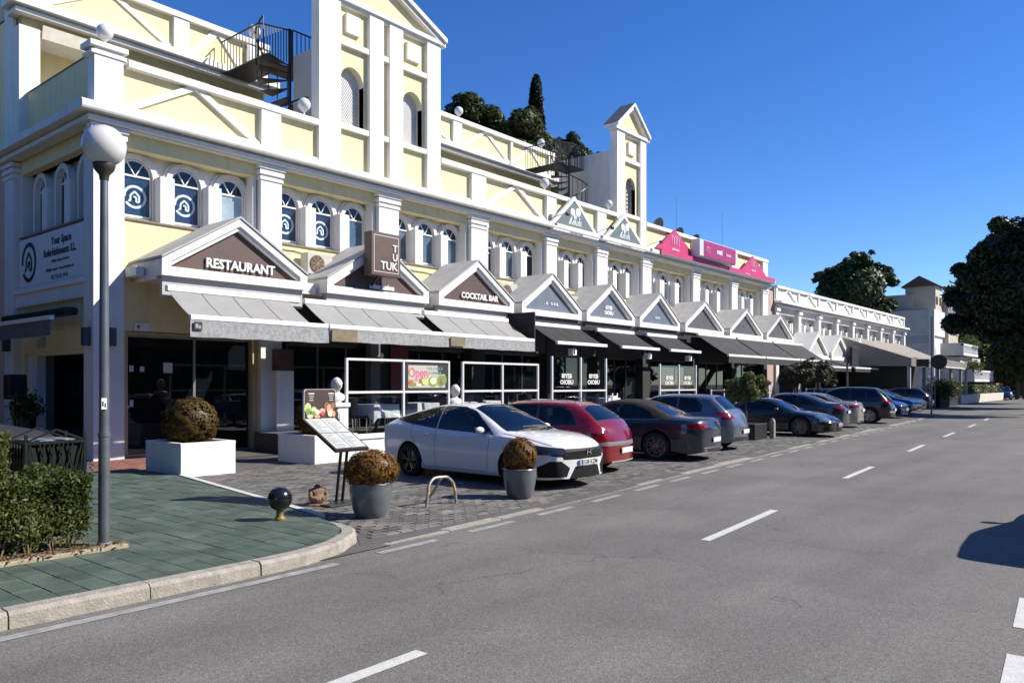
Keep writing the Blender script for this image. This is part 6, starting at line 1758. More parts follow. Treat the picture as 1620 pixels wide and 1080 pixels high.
# thin the foot of the hedge so stems show
keep = (p1[:, 2] > .30) | (rg.uniform(0, 1, len(p1)) < .22); p1 = p1[keep]; n1 = n1[keep]
leaves_mesh('foliage', np.concatenate([p1, p2]), np.concatenate([n1, n2]), 0.0165, hedge_leaf, hd, aspect=1.5, seed=2, jit=.75).__setitem__('kind', 'stuff')
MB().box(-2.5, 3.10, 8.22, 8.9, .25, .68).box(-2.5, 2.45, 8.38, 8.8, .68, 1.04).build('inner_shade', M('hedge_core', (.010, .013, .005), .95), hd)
q = MB()
for i in range(150):
    x = rg.uniform(-.5, 3.15); y = rg.uniform(8.08, 8.4); q.tube([(x, y, .1), (x+rg.uniform(-.05, .05), y-.0, .3), (x+rg.uniform(-.12, .12), y+rg.uniform(-.05, .05), .5)], [.010, .008, .005], 4)
q.build('stems', M('dry_twig', (.16, .11, .07), .9, var=.3), hd, kind='stuff')
MB().box(-2.8, 3.33, 7.98, 9.2, .095, .125).build('soil_bed', earth, hd)
q = MB()
n_ = 0
for i in range(7):
    x0 = -1.9 + i*.78; MB().bbox(x0+.005, x0+.775, 7.90, 7.985, .09, .135, .006).build('edging_brick', M('sandy_edging', (.34, .28, .19), .85, var=.2, scale=9, space='P', bump=.4), hd)
k = 900; P = np.stack([rg.uniform(-2, 3.6, k), 8.0-np.abs(rg.normal(0, .08, k)), .13+rg.uniform(0, .02, k)], 1)
P[:, 1] += np.where(rg.uniform(0, 1, k) < .5, .12, 0)
lm = leaf_mat('dry_leaf', (.10, .06, .025), (.26, .17, .08), .2, 4)
o = leaves_mesh('leaf_litter', P, np.tile((0, 0, 1), (k, 1)), .018, lm, None, seed=4, jit=.4); tag(o, 'dry fallen leaves along the foot of the hedge', None, None, 'stuff')

# ---- clipped ball shrubs
def ball_shrub(label, c, r, mat, n, size, name='ball_shrub', sc=(1, 1, .95), seed=1, group=None):
    rg = np.random.default_rng(seed); t = thing(name, label, 'shrub', (c[0], c[1], c[2]-r*sc[2]), 0, group)
    d = rg.normal(0, 1, (n, 3)); d /= np.linalg.norm(d, axis=1)[:, None]
    rad = r*(1.04-.34*rg.uniform(0, 1, n)**1.3)*(1+.06*np.sin(d[:, 0]*9+d[:, 2]*7)+.05*np.sin(d[:, 1]*13+d[:, 2]*5)+.04*np.sin(d[:, 0]*23+d[:, 1]*19))
    rad = np.where(rg.uniform(0, 1, n) < .07, r*rg.uniform(1.0, 1.13, n), rad)
    p = np.array(c) + d*rad[:, None]*np.array(sc)
    o = leaves_mesh('foliage', p, d, size, mat, t, aspect=1.6, seed=seed, jit=.8)
    o['kind'] = 'stuff'
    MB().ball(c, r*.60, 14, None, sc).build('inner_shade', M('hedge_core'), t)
    q = MB()
    for k_ in range(14):
        a = rg.uniform(0, 6.28); q.tube([(c[0], c[1], c[2]-r*.9), (c[0]+r*.5*math.cos(a), c[1]+r*.5*math.sin(a), c[2])], [.015, .006], 4)
    q.build('stems', M('dry_twig'), t, kind='stuff'); return t
# ================================================================== STREET FURNITURE
galv = M('galvanised_steel', (.17, .185, .20), .42, metal=.65, var=.18, scale=4, space='P', detail=8)
LX, LY = 3.40, 8.09
t = thing('street_lamp', 'tall street lamp with a grey pole and a big white globe beside the hedge', 'street lamp', (LX, LY, .1))
MB().tube([(LX, LY, .1), (LX, LY, 1.2)], [.055, .052], 18).build('lower_pole', galv, t)
MB().tube([(LX, LY, 1.2), (LX, LY, 1.235)], [.058, .058], 18).build('pole_joint', galv, t)
MB().tube([(LX, LY, 1.235), (LX, LY, 3.80)], [.048, .036], 18).build('upper_pole', galv, t)
MB().lathe([(.11, 0), (.11, .012), (.07, .02), (.064, .05)], (LX, LY, .1), 20).build('base_plate', concrete, t)
q = MB(); q.lathe([(.042, 3.74), (.048, 3.79), (.09, 3.84), (.105, 3.89), (.10, 3.91)], (LX, LY, 0), 24); q.build('globe_collar', M('dull_bronze', (.07, .06, .045), .5, metal=.5), t)
gm = M('street_globe', (.62, .61, .58), .18, var=.05, scale=2.2, coat=.6, detail=6); MB().ball((LX, LY, 4.08), .203, 40).build('globe', gm, t)
tag(MB().box(LX-.05, LX-.0, LY-.060, LY-.054, 1.47, 1.58).solo('sticker', M('white_signboard'), 'small torn white sticker on the lamp pole', 'sticker'))
q = MB(); q.box(LX-.045, LX-.03, LY-.0615, LY-.0605, 1.50, 1.55); q.box(LX-.022, LX-.008, LY-.0615, LY-.0605, 1.49, 1.53)
q.solo('sticker_print', ink, 'dark print on the small sticker of the lamp pole', 'print')

t = thing('ball_bollard', 'low bollard with a black ball on a yellow brass foot', 'bollard', (5.42, 8.10, .1))
MB().ball((5.42, 8.10, .355), .145, 30).build('ball', M('glossy_black_paint', (.008, .008, .008), .22, coat=.5, var=.2), t)
MB().lathe([(.065, 0), (.065, .02), (.05, .035), (.042, .06), (.042, .12), (.055, .15), (.062, .20), (.05, .24)], (5.42, 8.10, .1), 20).build('foot', M('worn_yellow_paint', (.20, .14, .035), .5, var=.35, scale=15), t)

# bicycle rack: bent pipe hoop with a rear strut
pipe = M('worn_pipe', (.34, .31, .26), .45, metal=.5, var=.3, scale=12); yel = M('yellow_band', (.58, .42, .02), .5, var=.25, scale=20)
t = thing('bike_rack', 'bent steel pipe rack with worn yellow bands and a rear strut', 'bike rack', (7.75, 7.85, .04))
A_, B_ = Vector((7.41, 7.66, .03)), Vector((7.97, 7.64, .03)); 
h = .40; pts = [A_]
n = 12
for i in range(n+1):
    a = math.pi*(1-i/n); c = (A_+B_)/2
    x = math.copysign(abs(math.cos(a))**.75, math.cos(a))*.5; pts.append(c + (B_-A_)*x*.86 + Vector((0, .02, h*(.52+.48*math.sin(a)**.75))))
pts.append(B_)
# squarer hoop
pts = [A_, A_+Vector((.03, 0, .22)), A_+Vector((.06, .01, .31)), A_+Vector((.12, .02, .37)), A_+Vector((.19, .02, .40)), B_+Vector((-.19, .02, .40)), B_+Vector((-.12, .02, .37)), B_+Vector((-.06, .01, .31)), B_+Vector((-.03, 0, .22)), B_]
def smooth(pts, k=4):
    out = []
    for i in range(len(pts)-1):
        p0 = pts[max(0, i-1)]; p1 = pts[i]; p2 = pts[i+1]; p3 = pts[min(len(pts)-1, i+2)]
        for j in range(k):
            u = j/k; out.append(.5*((2*p1)+(-p0+p2)*u+(2*p0-5*p1+4*p2-p3)*u*u+(-p0+3*p1-3*p2+p3)*u**3))
    return out+[pts[-1]]
MB().tube(smooth(pts), .021, 12).build('hoop', pipe, t)
MB().tube([(7.70, 7.67, .42), (7.72, 7.85, .2), (7.70, 8.02, .03)], .019, 12).build('rear_strut', pipe, t)
for p in (A_, B_): MB().tube([p+Vector((.028*(1 if p is A_ else -1), 0, .20)), p+Vector((.05*(1 if p is A_ else -1), .008, .29))], .0225, 12).build('yellow_band', yel, t)
for p in (A_, B_, Vector((7.70, 8.02, .03))): MB().lathe([(.045, 0), (.045, .012), (.025, .014)], (p.x, p.y, p.z), 12).build('foot_plate', pipe, t)

# grey pots with browned shrubs
pot_m = M('glazed_grey_pot', (.105, .115, .128), .28, var=.12, scale=3, coat=.35, streak=.0)
def pot(x, y, z, r, h, label):
    t = thing('plant_pot', label, 'plant pot', (x, y, z), 0, 'round grey pots')
    pr = [(r*.62, 0), (r*.72, h*.06), (r*.86, h*.28), (r*.97, h*.58), (r*1.02, h*.82), (r*1.0, h*.93), (r*1.03, h*.97), (r*1.0, h), (r*.90, h), (r*.88, h*.9)]
    MB().lathe(pr, (x, y, z), 40).build('pot_body', pot_m, t); MB().lathe([(.001, h*.86), (r*.9, h*.87)], (x, y, z), 24).build('soil', earth, t)
pot(6.46, 7.68, .03, .262, .46, 'left grey glazed pot, wider, in front of the menu stand')
pot(8.98, 7.31, .03, .245, .45, 'right grey glazed pot in front of the white car')
ball_shrub('wide untidy browned shrub growing in the left grey pot', (6.47, 7.68, .64), .30, gold_leaf, 8000, .0175, sc=(1.06, 1.06, .78), seed=21)
ball_shrub('upright golden brown shrub growing in the right grey pot', (8.98, 7.31, .66), .235, gold_leaf, 7000, .0175, sc=(1, 1, 1.06), seed=22)
# white planter boxes with box balls
def planter(x0, x1, y0, y1, z1, label):
    t = thing('planter_box', label, 'planter', ((x0+x1)/2, (y0+y1)/2, .03), 0, 'white planter boxes')
    q = MB(); q.bbox(x0, x1, y0, y1, .03, z1-.06, .008); q.build('box_wall', white2, t)
    q = MB()
    w = .09
    q.box(x0, x1, y0, y0+w, z1-.062, z1); q.box(x0, x1, y1-w, y1, z1-.062, z1); q.box(x0, x0+w, y0+w, y1-w, z1-.062, z1-.001); q.box(x1-w, x1, y0+w, y1-w, z1-.062, z1-.001)
    q.build('rim', white2, t); MB().box(x0+w, x1-w, y0+w, y1-w, z1-.061, z1-.04).build('soil', earth, t)
planter(6.95, 8.02, 13.42, 14.75, .66, 'white rendered planter box on the corner beside the green paving')
planter(9.92, 11.05, 13.58, 14.9, .64, 'white rendered planter box partly behind the menu stand')
ball_shrub('round brownish green box ball in the corner planter', (7.46, 14.05, 1.0), .455, goldg_leaf, 12000, .025, seed=23)
ball_shrub('dark round box ball in the planter behind the menu stand', (10.45, 14.2, .98), .44, goldg_leaf, 10000, .025, seed=24)

# menu stand
t = thing('menu_stand', 'menu lectern with a slanted menu and an upright food picture board', 'menu stand', (6.85, 8.9, .04))
q = MB(); q.bbox(6.55, 7.12, 8.62, 9.05, .035, .075, .008); q.build('base_plate', iron, t)
for dx in (0, .105): MB().tube([(6.88+dx, 8.92, .07), (6.74+dx, 8.62, .90)], .021, 12).build('leg', iron, t)
pa, pb = Vector((0, 8.44, .845)), Vector((0, 9.18, 1.235))
q = MB(); q.bar((6.78, pa.y, pa.z-.02), (6.78, pb.y, pb.z-.02), .56, .045); q.build('menu_case', M('brown_metal', (.045, .032, .025), .4), t)
def on_slope(mbq, x0, x1, s0, s1, lift, m=None):
    P = lambda x, s: Vector((x, pa.y+(pb.y-pa.y)*s, pa.z+(pb.z-pa.z)*s)) + Vector((0, -.466, .885))*lift
    mbq.add([P(x0, s0), P(x1, s0), P(x1, s1), P(x0, s1)], [(0, 1, 2, 3)], m)
q = MB()
for c_ in range(2):
    for r_ in range(2):
        on_slope(q, 6.525+c_*.26, 6.525+c_*.26+.25, .03+r_*.48, .03+r_*.48+.46, .008)
q.build('menu_page', M('printed_menu_page', (.46, .47, .44), .5, var=.06, scale=20), t, kind='stuff')
q = MB(); rr_ = random.Random(5)
for c_ in range(2):
    for r_ in range(2):
        for k in range(11):
            s0 = .06+r_*.48+.037*k; w = rr_.uniform(.05, .19); x0 = 6.54+c_*.26+rr_.uniform(0, .03); on_slope(q, x0, x0+w, s0, s0+.011, .010)
q.build('menu_print', M('grey_print', (.20, .22, .21), .7), t, kind='stuff')
q = MB(); pts = []
x0, x1, z0, z1, r_ = 6.54, 7.07, 1.235, 1.64, .05
for cx, cz, a0 in ((x1-r_, z1-r_, 0), (x0+r_, z1-r_, 90)):
    for k in range(6): a = R(a0+18*k); pts.append((cx+r_*math.cos(a), cz+r_*math.sin(a)))
pts += [(x0, z0), (x1, z0)]
MB().prism(pts, 'y', 9.19, 9.215).build('picture_board', M('dark_brown_board', (.060, .036, .032), .5, var=.1), t)
q = MB(); ring(q, pts, [((p[0]-6.8)*1.03+6.8, (p[1]-1.43)*1.03+1.43) for p in pts], 9.185, 9.22); q.build('board_frame', M('pale_grey_metal'), t)
def disc(q, x, z, rx, rz, y, m, n=16): q.add([(x+rx*math.cos(2*math.pi*k/n), y, z+rz*math.sin(2*math.pi*k/n)) for k in range(n)], [list(range(n))], m)
fd = [M('food_%s' % a, c, .5, var=.3, scale=40, detail=6) for a, c in (('lime', (.50, .58, .20)), ('cream', (.66, .62, .42)), ('leaf', (.18, .28, .06)), ('tomato', (.55, .09, .05)), ('salmon', (.62, .32, .20)), ('onion', (.55, .40, .35)), ('brown', (.25, .13, .06)))]
q = MB(); yy = 9.186
for i, (x, z, rx, rz, m_) in enumerate([(6.60, 1.38, .055, .075, 0), (6.60, 1.33, .04, .05, 2), (6.70, 1.35, .045, .05, 1), (6.69, 1.30, .04, .04, 2), (6.76, 1.32, .035, .04, 1), (6.84, 1.33, .05, .045, 5), (6.85, 1.30, .035, .035, 3), (6.92, 1.40, .05, .06, 6), (6.97, 1.36, .055, .07, 4), (7.02, 1.41, .04, .05, 6), (6.98, 1.30, .05, .05, 1), (7.04, 1.29, .028, .045, 4), (6.63, 1.265, .05, .028, 1), (6.75, 1.262, .05, .026, 4)]):
    disc(q, x, z, rx, rz, yy-.0006*i, fd[m_])
q.build('food_picture', None, t, kind='stuff')
q = MB()
for x in (6.61, 6.95):
    for k, (w, hh) in enumerate(((.10, .016), (.08, .008), (.06, .008), (.07, .008))): q.box(x+.045-w/2, x+.045+w/2, 9.184, 9.186, 1.575-k*.03, 1.575-k*.03+hh)
q.build('board_print', letter_w, t, kind='stuff')

# seated stone figure on the base plate of the menu stand
st = M('brown_stone', (.19, .115, .072), .85, var=.35, scale=14, bump=.6, bscale=40)
t = thing('stone_figure', 'small brown seated stone figure at the foot of the menu stand', 'statue', (6.62, 9.0, .05))
q = MB(); C0 = Vector((6.62, 9.0, .05))
import bmesh as _b
me = bpy.data.meshes.new('figure_body'); bm = bmesh.new()
V_ = [((0, 0, .10), .115), ((0, 0, .19), .088), ((0, 0, .245), .036), ((0, -.01, .285), .045), ((.10, -.07, .055), .052), ((-.10, -.07, .055), .052), ((.0, -.12, .05), .045), ((.095, -.02, .20), .038), ((-.095, -.02, .20), .038), ((.12, -.07, .12), .030), ((-.12, -.07, .12), .030), ((.02, -.12, .09), .026), ((-.02, -.12, .09), .026)]
vs = [bm.verts.new(v[0]) for v in V_]
for a, b_ in ((0, 1), (1, 2), (2, 3), (0, 4), (0, 5), (0, 6), (1, 7), (1, 8), (7, 9), (8, 10), (9, 11), (10, 12)): bm.edges.new((vs[a], vs[b_]))
bm.to_mesh(me); bm.free(); o = bpy.data.objects.new('figure_body', me); COL.objects.link(o)
sk = o.modifiers.new('skin', 'SKIN'); sv = me.skin_vertices[0].data
for i, v in enumerate(V_): sv[i].radius = (v[1], v[1])
sv[0].use_root = True
o.modifiers.new('sub', 'SUBSURF').levels = 2
dg = bpy.context.evaluated_depsgraph_get(); m2_ = bpy.data.meshes.new_from_object(o.evaluated_get(dg)); bpy.data.objects.remove(o)
for p in m2_.polygons: p.use_smooth = True
m2_.materials.clear(); m2_.materials.append(st); o = bpy.data.objects.new('figure_body', m2_); COL.objects.link(o); o.parent = t; o.rotation_euler = (0, 0, R(-20))
MB().lathe([(.17, 0), (.175, .015), (.16, .03)], tuple(C0), 20).build('plinth', st, t)

# lattice bin behind the hedge
t = thing('litter_bin', 'dark green cast lattice bin with pointed crest behind the hedge', 'litter bin', (3.62, 10.2, .1))
gi = M('dark_green_iron', (.003, .007, .005), .4, var=.3, scale=8)
x0, x1, y0, y1 = 3.30, 3.96, 9.9, 10.5
MB().box(x0+.04, x1-.04, y0+.04, y1-.04, .12, 1.02).build('liner', well_m, t)
q = MB()
for x in (x0, x1-.03):
    for y in (y0, y1-.03): q.box(x, x+.03, y, y+.03, .1, 1.14)
q.build('corner_post', gi, t, kind='stuff')
for ax_ in range(4):
    q = MB()
    for z in (.16, .58, 1.03): 
        if ax_ == 0: q.box(x0+.03, x1-.03, y0, y0+.02, z, z+.03)
        elif ax_ == 1: q.box(x0+.03, x1-.03, y1-.02, y1, z, z+.03)
        elif ax_ == 2: q.box(x0, x0+.02, y0+.03, y1-.03, z, z+.03)
        else: q.box(x1-.02, x1, y0+.03, y1-.03, z, z+.03)
    for k in range(7):
        f_ = k/6
        for s_ in (0, 1):
            u0, u1 = f_, min(1, max(0, f_+(.3 if s_ else -.3)))
            if ax_ < 2:
                y = y0+.01 if ax_ == 0 else y1-.01
                q.bar((x0+.03+(x1-x0-.06)*u0, y, .17), (x0+.03+(x1-x0-.06)*u1, y, 1.04), .014, .012, (0, 1, 0))
            else:
                x = x0+.01 if ax_ == 2 else x1-.01
                q.bar((x, y0+.03+(y1-y0-.06)*u0, .17), (x, y0+.03+(y1-y0-.06)*u1, 1.04), .014, .012, (1, 0, 0))
    if ax_ < 2: 
        y = y0+.01 if ax_ == 0 else y1-.01; xm = (x0+x1)/2
        q.bar((x0+.02, y, 1.06), (xm, y, 1.19), .02, .02, (0, 1, 0)); q.bar((xm, y, 1.19), (x1-.02, y, 1.06), .02, .02, (0, 1, 0))
    q.build('lattice_side', gi, t)
MB().bbox(x0+.08, x1-.08, y0+.08, y1-.08, 1.03, 1.07, .01).build('bag', M('crumpled_plastic', (.35, .37, .40), .3, col2=(.02, .02, .02), scale=9), t)

# covered furniture and heater in the shaded forecourt on the left
cov = M('dark_furniture_cover', (.012, .010, .014), .8, var=.3, scale=2, bump=.5, bscale=6)
t = thing('covered_furniture', 'low rounded furniture under a dark cloth cover in front of the left flank', 'covered furniture', (3.9, 14.6, .05))
q = MB(); vs = []; nx_, ny_ = 26, 14
for i in range(nx_+1):
    for j in range(ny_+1):
        u, v = i/nx_*2-1, j/ny_*2-1
        hgt = (1-abs(u)**5)*(1-abs(v)**4); x = 3.9+u*1.5; y = 14.4+v*1.0
        vs.append((x, y, .05+1.0*max(0, hgt)**.45 + (.05*math.sin(u*6+1)+.03*math.sin(v*5+u*3))*hgt))
q.add(vs, [(i*(ny_+1)+j, (i+1)*(ny_+1)+j, (i+1)*(ny_+1)+j+1, i*(ny_+1)+j+1) for i in range(nx_) for j in range(ny_)], None, True); q.build('cloth_cover', cov, t)
t = thing('patio_heater', 'dark box heater standing against the left pilaster', 'heater', (6.6, 19.6, .03))
MB().bbox(6.75, 7.15, 21.3, 21.7, 1.35, 1.95, .03).build('heater_body', iron, t); MB().tube([(6.95, 21.5, .03), (6.95, 21.5, 1.35)], .03, 8).build('post', iron, t); MB().lathe([(.25, 0), (.25, .03)], (6.95, 21.5, .03), 16).build('foot', iron, t)
rg = np.random.default_rng(55); p = np.array([6.9, 20.6, 1.15])+rg.normal(0, .16, (600, 3)); t = thing('potted_plant', 'small green plant by the flank opening', 'plant', (6.9, 20.6, .03))
leaves_mesh('foliage', p, p-np.array([6.9, 20.6, .9]), .04, mid_leaf, t, seed=8)['kind'] = 'stuff'; MB().lathe([(.16, 0), (.2, .9), (.17, .9)], (6.9, 20.6, .03), 16).build('pot', iron, t)

# ================================================================== TERRACES
clear_glass = glass_mat('clear_screen_glass', (.93, .95, .95), .985, .005, (.02, .02, .02))
frost_glass = glass_mat('dim_screen_glass', (.55, .57, .58), .9, .01, (.02, .02, .02))
wm_ = M('white_screen_frame', (.62, .62, .60), .35)
TY = 14.1
def screen(xs_, z0, zm, z1, label, poster=None, marks=False, toprail=True):
    t = thing('wind_screen', label, 'wind screen', ((xs_[0]+xs_[-1])/2, TY, .5), 0, 'glazed wind screens of the terraces')
    for x in xs_: MB().bbox(x-.03, x+.03, TY-.03, TY+.03, z0, z1, .004).build('post', wm_, t)
    for a, b_ in zip(xs_, xs_[1:]):
        for z in ((z0, zm, z1-.05) if toprail else (z0, zm)): MB().bbox(a+.031, b_-.031, TY-.028, TY+.028, z, z+.055, .004).build('rail', wm_, t)
        MB().box(a+.032, b_-.032, TY-.004, TY+.004, z0+.057, zm-.002).build('pane', clear_glass, t)
        MB().box(a+.032, b_-.032, TY+.004, TY+.010, zm+.057, z1-.052).build('pane', clear_glass, t)
    if marks:
        for a, b_ in zip(xs_, xs_[1:]): txt('8IYEB\nOIOBU', .19, (a+b_)/2, TY-.01, zm+.42, letter_w, t, depth=.001, bold=.006, sx=1.15, name='logo_print')
    return t
sc1 = screen([11.16, 12.87, 14.42], .52, 1.50, 2.30, 'near wind screen with the OPEN poster in its upper right pane')
sc2 = screen([14.95, 16.55, 18.15], .52, 1.50, 2.30, 'second wind screen, plain, behind the white car roof')
sc3 = screen([18.85, 20.35, 21.8], .52, 1.48, 2.55, 'third wind screen with white two-line logos, behind the red car', marks=True, toprail=False)
sc4 = screen([25.4, 26.85, 28.25], .52, 1.46, 2.45, 'fourth wind screen with white two-line logos, behind the silver car', marks=True, toprail=False)
# poster hanging on the first screen
t = thing('poster', 'OPEN poster with salad plates in the upper right pane of the near wind screen', 'poster', (13.65, TY, 1.58))
PZ0, PZ1, PA, PB = 1.575, 2.225, 12.93, 14.36; y = TY-.035
MB().box(PA, PB, y, y+.012, PZ0, PZ1).build('poster_border', M('poster_dark', (.03, .03, .035), .5), t)
MB().box(PA+.07, PB-.10, y-.004, y, PZ0+.05, PZ1-.05).build('poster_sheet', M('poster_white', (.46, .44, .38), .5, var=.06, scale=5), t)
MB().box(PB-.36, PB-.10, y-.006, y-.0042, PZ1-.26, PZ1-.05).build('poster_corner', M('poster_dark'), t)
txt('Open', .34, PA+.40, y-.008, PZ1-.34, M('poster_pink', (.62, .16, .22), .5), t, depth=.001, bold=.008, sx=.85)
q = MB(); q.bar((PA+.25, y-.007, PZ1-.42), (PA+.68, y-.007, PZ1-.36), .02, .001, (0, 1, 0)); q.build('underline', M('poster_pink'), t)
txt('FOR LUNCH\n& DINNER', .11, PA+.97, y-.008, PZ1-.16, M('poster_green', (.22, .36, .28), .5), t, depth=.001, sx=.9)
q = MB()
for i, (x, z, rx, rz, m_) in enumerate([(.13, .12, .08, .10, 3), (.22, .08, .09, .06, 2), (.12, .3, .05, .12, 0), (.52, .15, .12, .10, 6), (.62, .17, .12, .11, 0), (.88, .15, .16, .13, 2), (.9, .17, .12, .09, 1), (1.16, .17, .13, .15, 2), (1.2, .15, .10, .1, 6), (1.28, .2, .08, .12, 2), (.4, .07, .1, .04, 1)]):
    disc(q, PA+x+.02, PZ0+.05+z, rx, rz, y-.005-.0006*i, fd[m_])
q.build('food_picture', None, t, kind='stuff')
# low white walls and pillars
def low_wall(x0, x1, z1, label, h=None):
    t = thing('terrace_wall', label, 'low wall', ((x0+x1)/2, TY, .03), 0, 'low terrace walls')
    MB().bbox(x0, x1, TY-.14, TY+.1, .03, z1-.05, .006).build('wall_body', white2, t); MB().bbox(x0-.0, x1+.0, TY-.18, TY+.12, z1-.049, z1, .008).build('coping', white2, t)
low_wall(11.07, 14.5, .52, 'low white wall under the near wind screen'); low_wall(14.9, 18.3, .52, 'low white wall under the second wind screen')
low_wall(18.7, 22.0, .52, 'low white wall under the third wind screen'); low_wall(25.3, 28.4, .52, 'low white wall under the fourth wind screen')
def pillar(x, w, z1, label):
    t = thing('terrace_pillar', label, 'pillar', (x, TY, .03), 0, 'white terrace pillars')
    MB().bbox(x-w/2, x+w/2, TY-.2, TY+.2, .03, z1-.09, .006).build('shaft', white2, t); MB().bbox(x-w/2-.04, x+w/2+.04, TY-.24, TY+.24, z1-.089, z1, .01).build('cap', white2, t)
pillar(10.88, .34, 1.30, 'white pillar with a bust beside the near wind screen'); pillar(14.68, .30, 1.14, 'white pillar with a bust between the first and second wind screens')
pillar(18.5, .32, 1.15, 'white pillar right of the second wind screen'); pillar(22.35, .36, 1.15, 'white pillar right of the third wind screen'); pillar(25.0, .38, 1.2, 'white pillar left of the fourth wind screen'); pillar(28.7, .36, 1.25, 'white pillar right of the fourth wind screen')
# plaster busts
plaster = M('plaster_white', (.6, .59, .56), .6, var=.06, scale=10, bump=.2)
def bust(x, y, z, s_, label):
    t = thing('plaster_bust', label, 'bust', (x, y, z), 0, 'white plaster busts')
    q = MB(); q.lathe([(.10, 0), (.11, .03), (.10, .05), (.09, .08)], (x, y, z), 16); q.build('socle', plaster, t)
    q = MB(); q.lathe([(.10, .04), (.17, .07), (.19, .13), (.165, .18), (.085, .21), (.068, .24), (.072, .28)], (0, 0, 0), 20); q.v = [(x+p[0]*1.0*s_, y+p[1]*.62*s_, z+p[2]*s_) for p in q.v]; q.build('shoulders', plaster, t)
    bm = bmesh.new(); bmesh.ops.create_uvsphere(bm, u_segments=20, v_segments=14, radius=1)
    for v in bm.verts:
        c = v.co; f = Vector((c.x*.080, c.y*.098, c.z*.118))
        if c.z < -.2: f.x *= 1-.3*(-c.z-.2); f.y *= 1-.15*(-c.z-.2)
        # brow, nose and chin towards -Y
        if c.y < -.5:
            if abs(c.x) < .22 and -.45 < c.z < .15: f.y -= .022*(1-abs(c.x)/.22)*(1-abs(c.z+.25)/.42)
            if .1 < c.z < .35: f.y -= .008
            if .15 < abs(c.x) < .5 and -.05 < c.z < .2: f.y += .010
        if c.z > .2 or c.y > .1: f *= 1.06+.03*math.sin(c.x*17+c.z*13)
        v.co = Vector((x, y-.01*s_, z+.36*s_)) + f*s_*1.18
    MB().addbm(bm, None, True).build('head', plaster, t, sharp=60)
bust(10.88, TY, 1.28, 1.15, 'white plaster bust left of the near wind screen, behind the menu board'); bust(14.66, TY, 1.12, 1.15, 'white plaster bust between the first and second wind screens')
t = thing('box_planter', 'small white trough behind the bust right of the near screen', 'planter', (15.3, TY+.25, 1.0)); MB().bbox(15.05, 15.6, TY+.14, TY+.4, .98, 1.16, .01).build('trough', white2, t)
q = MB(); q.box(15.08, 15.12, TY+.2, TY+.34, .03, .98); q.box(15.52, 15.57, TY+.2, TY+.34, .03, .98); q.build('support', white2, t)
# tables and chairs behind the screens
cloth = M('white_tablecloth', (.5, .5, .51), .8, var=.05, bump=.2)
dkch = M('black_wicker', (.014, .013, .012), .5, bump=.4)
TZ = .5
def table(x, y, label):
    t = thing('dining_table', label, 'table', (x, y, TZ), 0, 'dining tables on the terrace'); MB().bbox(-.38, .38, -.38, .38, .68, .71, .008).build('tabletop', dkch, t, local=True)
    MB().tube([(0, 0, 0), (0, 0, .68)], .04, 8).build('pedestal', iron, t, local=True); MB().lathe([(.24, 0), (.24, .02), (.05, .04)], (0, 0, 0), 16).build('foot', iron, t, local=True)
    q = MB(); vs = []; P = []; cs_ = [(-1, -1), (1, -1), (1, 1), (-1, 1)]
    for k in range(4):
        c = cs_[k]; d_ = cs_[(k+1) % 4]
        for j in range(8): f_ = j/8; P.append((c[0]+(d_[0]-c[0])*f_, c[1]+(d_[1]-c[1])*f_))
    for lv, (s_, z) in enumerate(((.40, .718), (.405, .69), (.42, .53), (.44, .40))):
        for i, p in enumerate(P):
            w = 1+.03*lv*math.sin(i*2.1)*(.5 if lv else 0); cut_ = .12*(abs(p[0]) == 1)*(abs(p[1]) == 1)*(lv == 3)
            vs.append((x+p[0]*s_*w, y+p[1]*s_*w, TZ+z-cut_))
    N = len(P); q.add(vs, [(l*N+i, l*N+(i+1) % N, (l+1)*N+(i+1) % N, (l+1)*N+i) for l in range(3) for i in range(N)] + [tuple(range(N))], None); q.solo('tablecloth', cloth, 'white cloth on the ' + label.split(' ', 2)[2], 'tablecloth', 'white tablecloths')
table(12.7, 14.9, 'white clothed table behind the left lower pane of the near screen'); table(14.5, 15.3, 'white clothed table behind the right lower pane of the near screen')
table(15.9, 15.2, 'white clothed table behind the second screen, left'); table(17.5, 15.6, 'white clothed table behind the second screen, right'); table(23.6, 15.3, 'white clothed table in the open gap right of the third screen'); table(20.2, 15.6, 'white clothed table behind the third screen')
def chair_proto():
    t = thing('terrace_chair', 'black wicker chair', 'chair', (0, 0, 0), 0, 'black wicker terrace chairs')
    MB().bbox(-.25, .25, -.25, .25, .40, .45, .012).build('seat', dkch, t, local=True)
    q = MB(); vs = []
    for i in range(9):
        a = R(200+140*i/8-180)
        for z in (.45, .68, .88): vs.append((.27*math.cos(a)*(1+.06*(z-.45)), .27*math.sin(a)*(1+.1*(z-.45)), z))
    q.add(vs, [(i*3+j, (i+1)*3+j, (i+1)*3+j+1, i*3+j+1) for i in range(8) for j in range(2)], None, True); q.build('backrest', dkch, t, local=True)
    for x in (-.21, .21):
        for y in (-.21, .21): MB().tube([(x, y, 0), (x, y, .4)], .016, 6).build('leg', M('bright_steel', (.6, .6, .6), .2, metal=.9), t, local=True)
    return t
c0 = chair_proto(); first = True
wh = ['left of', 'right of', 'behind']
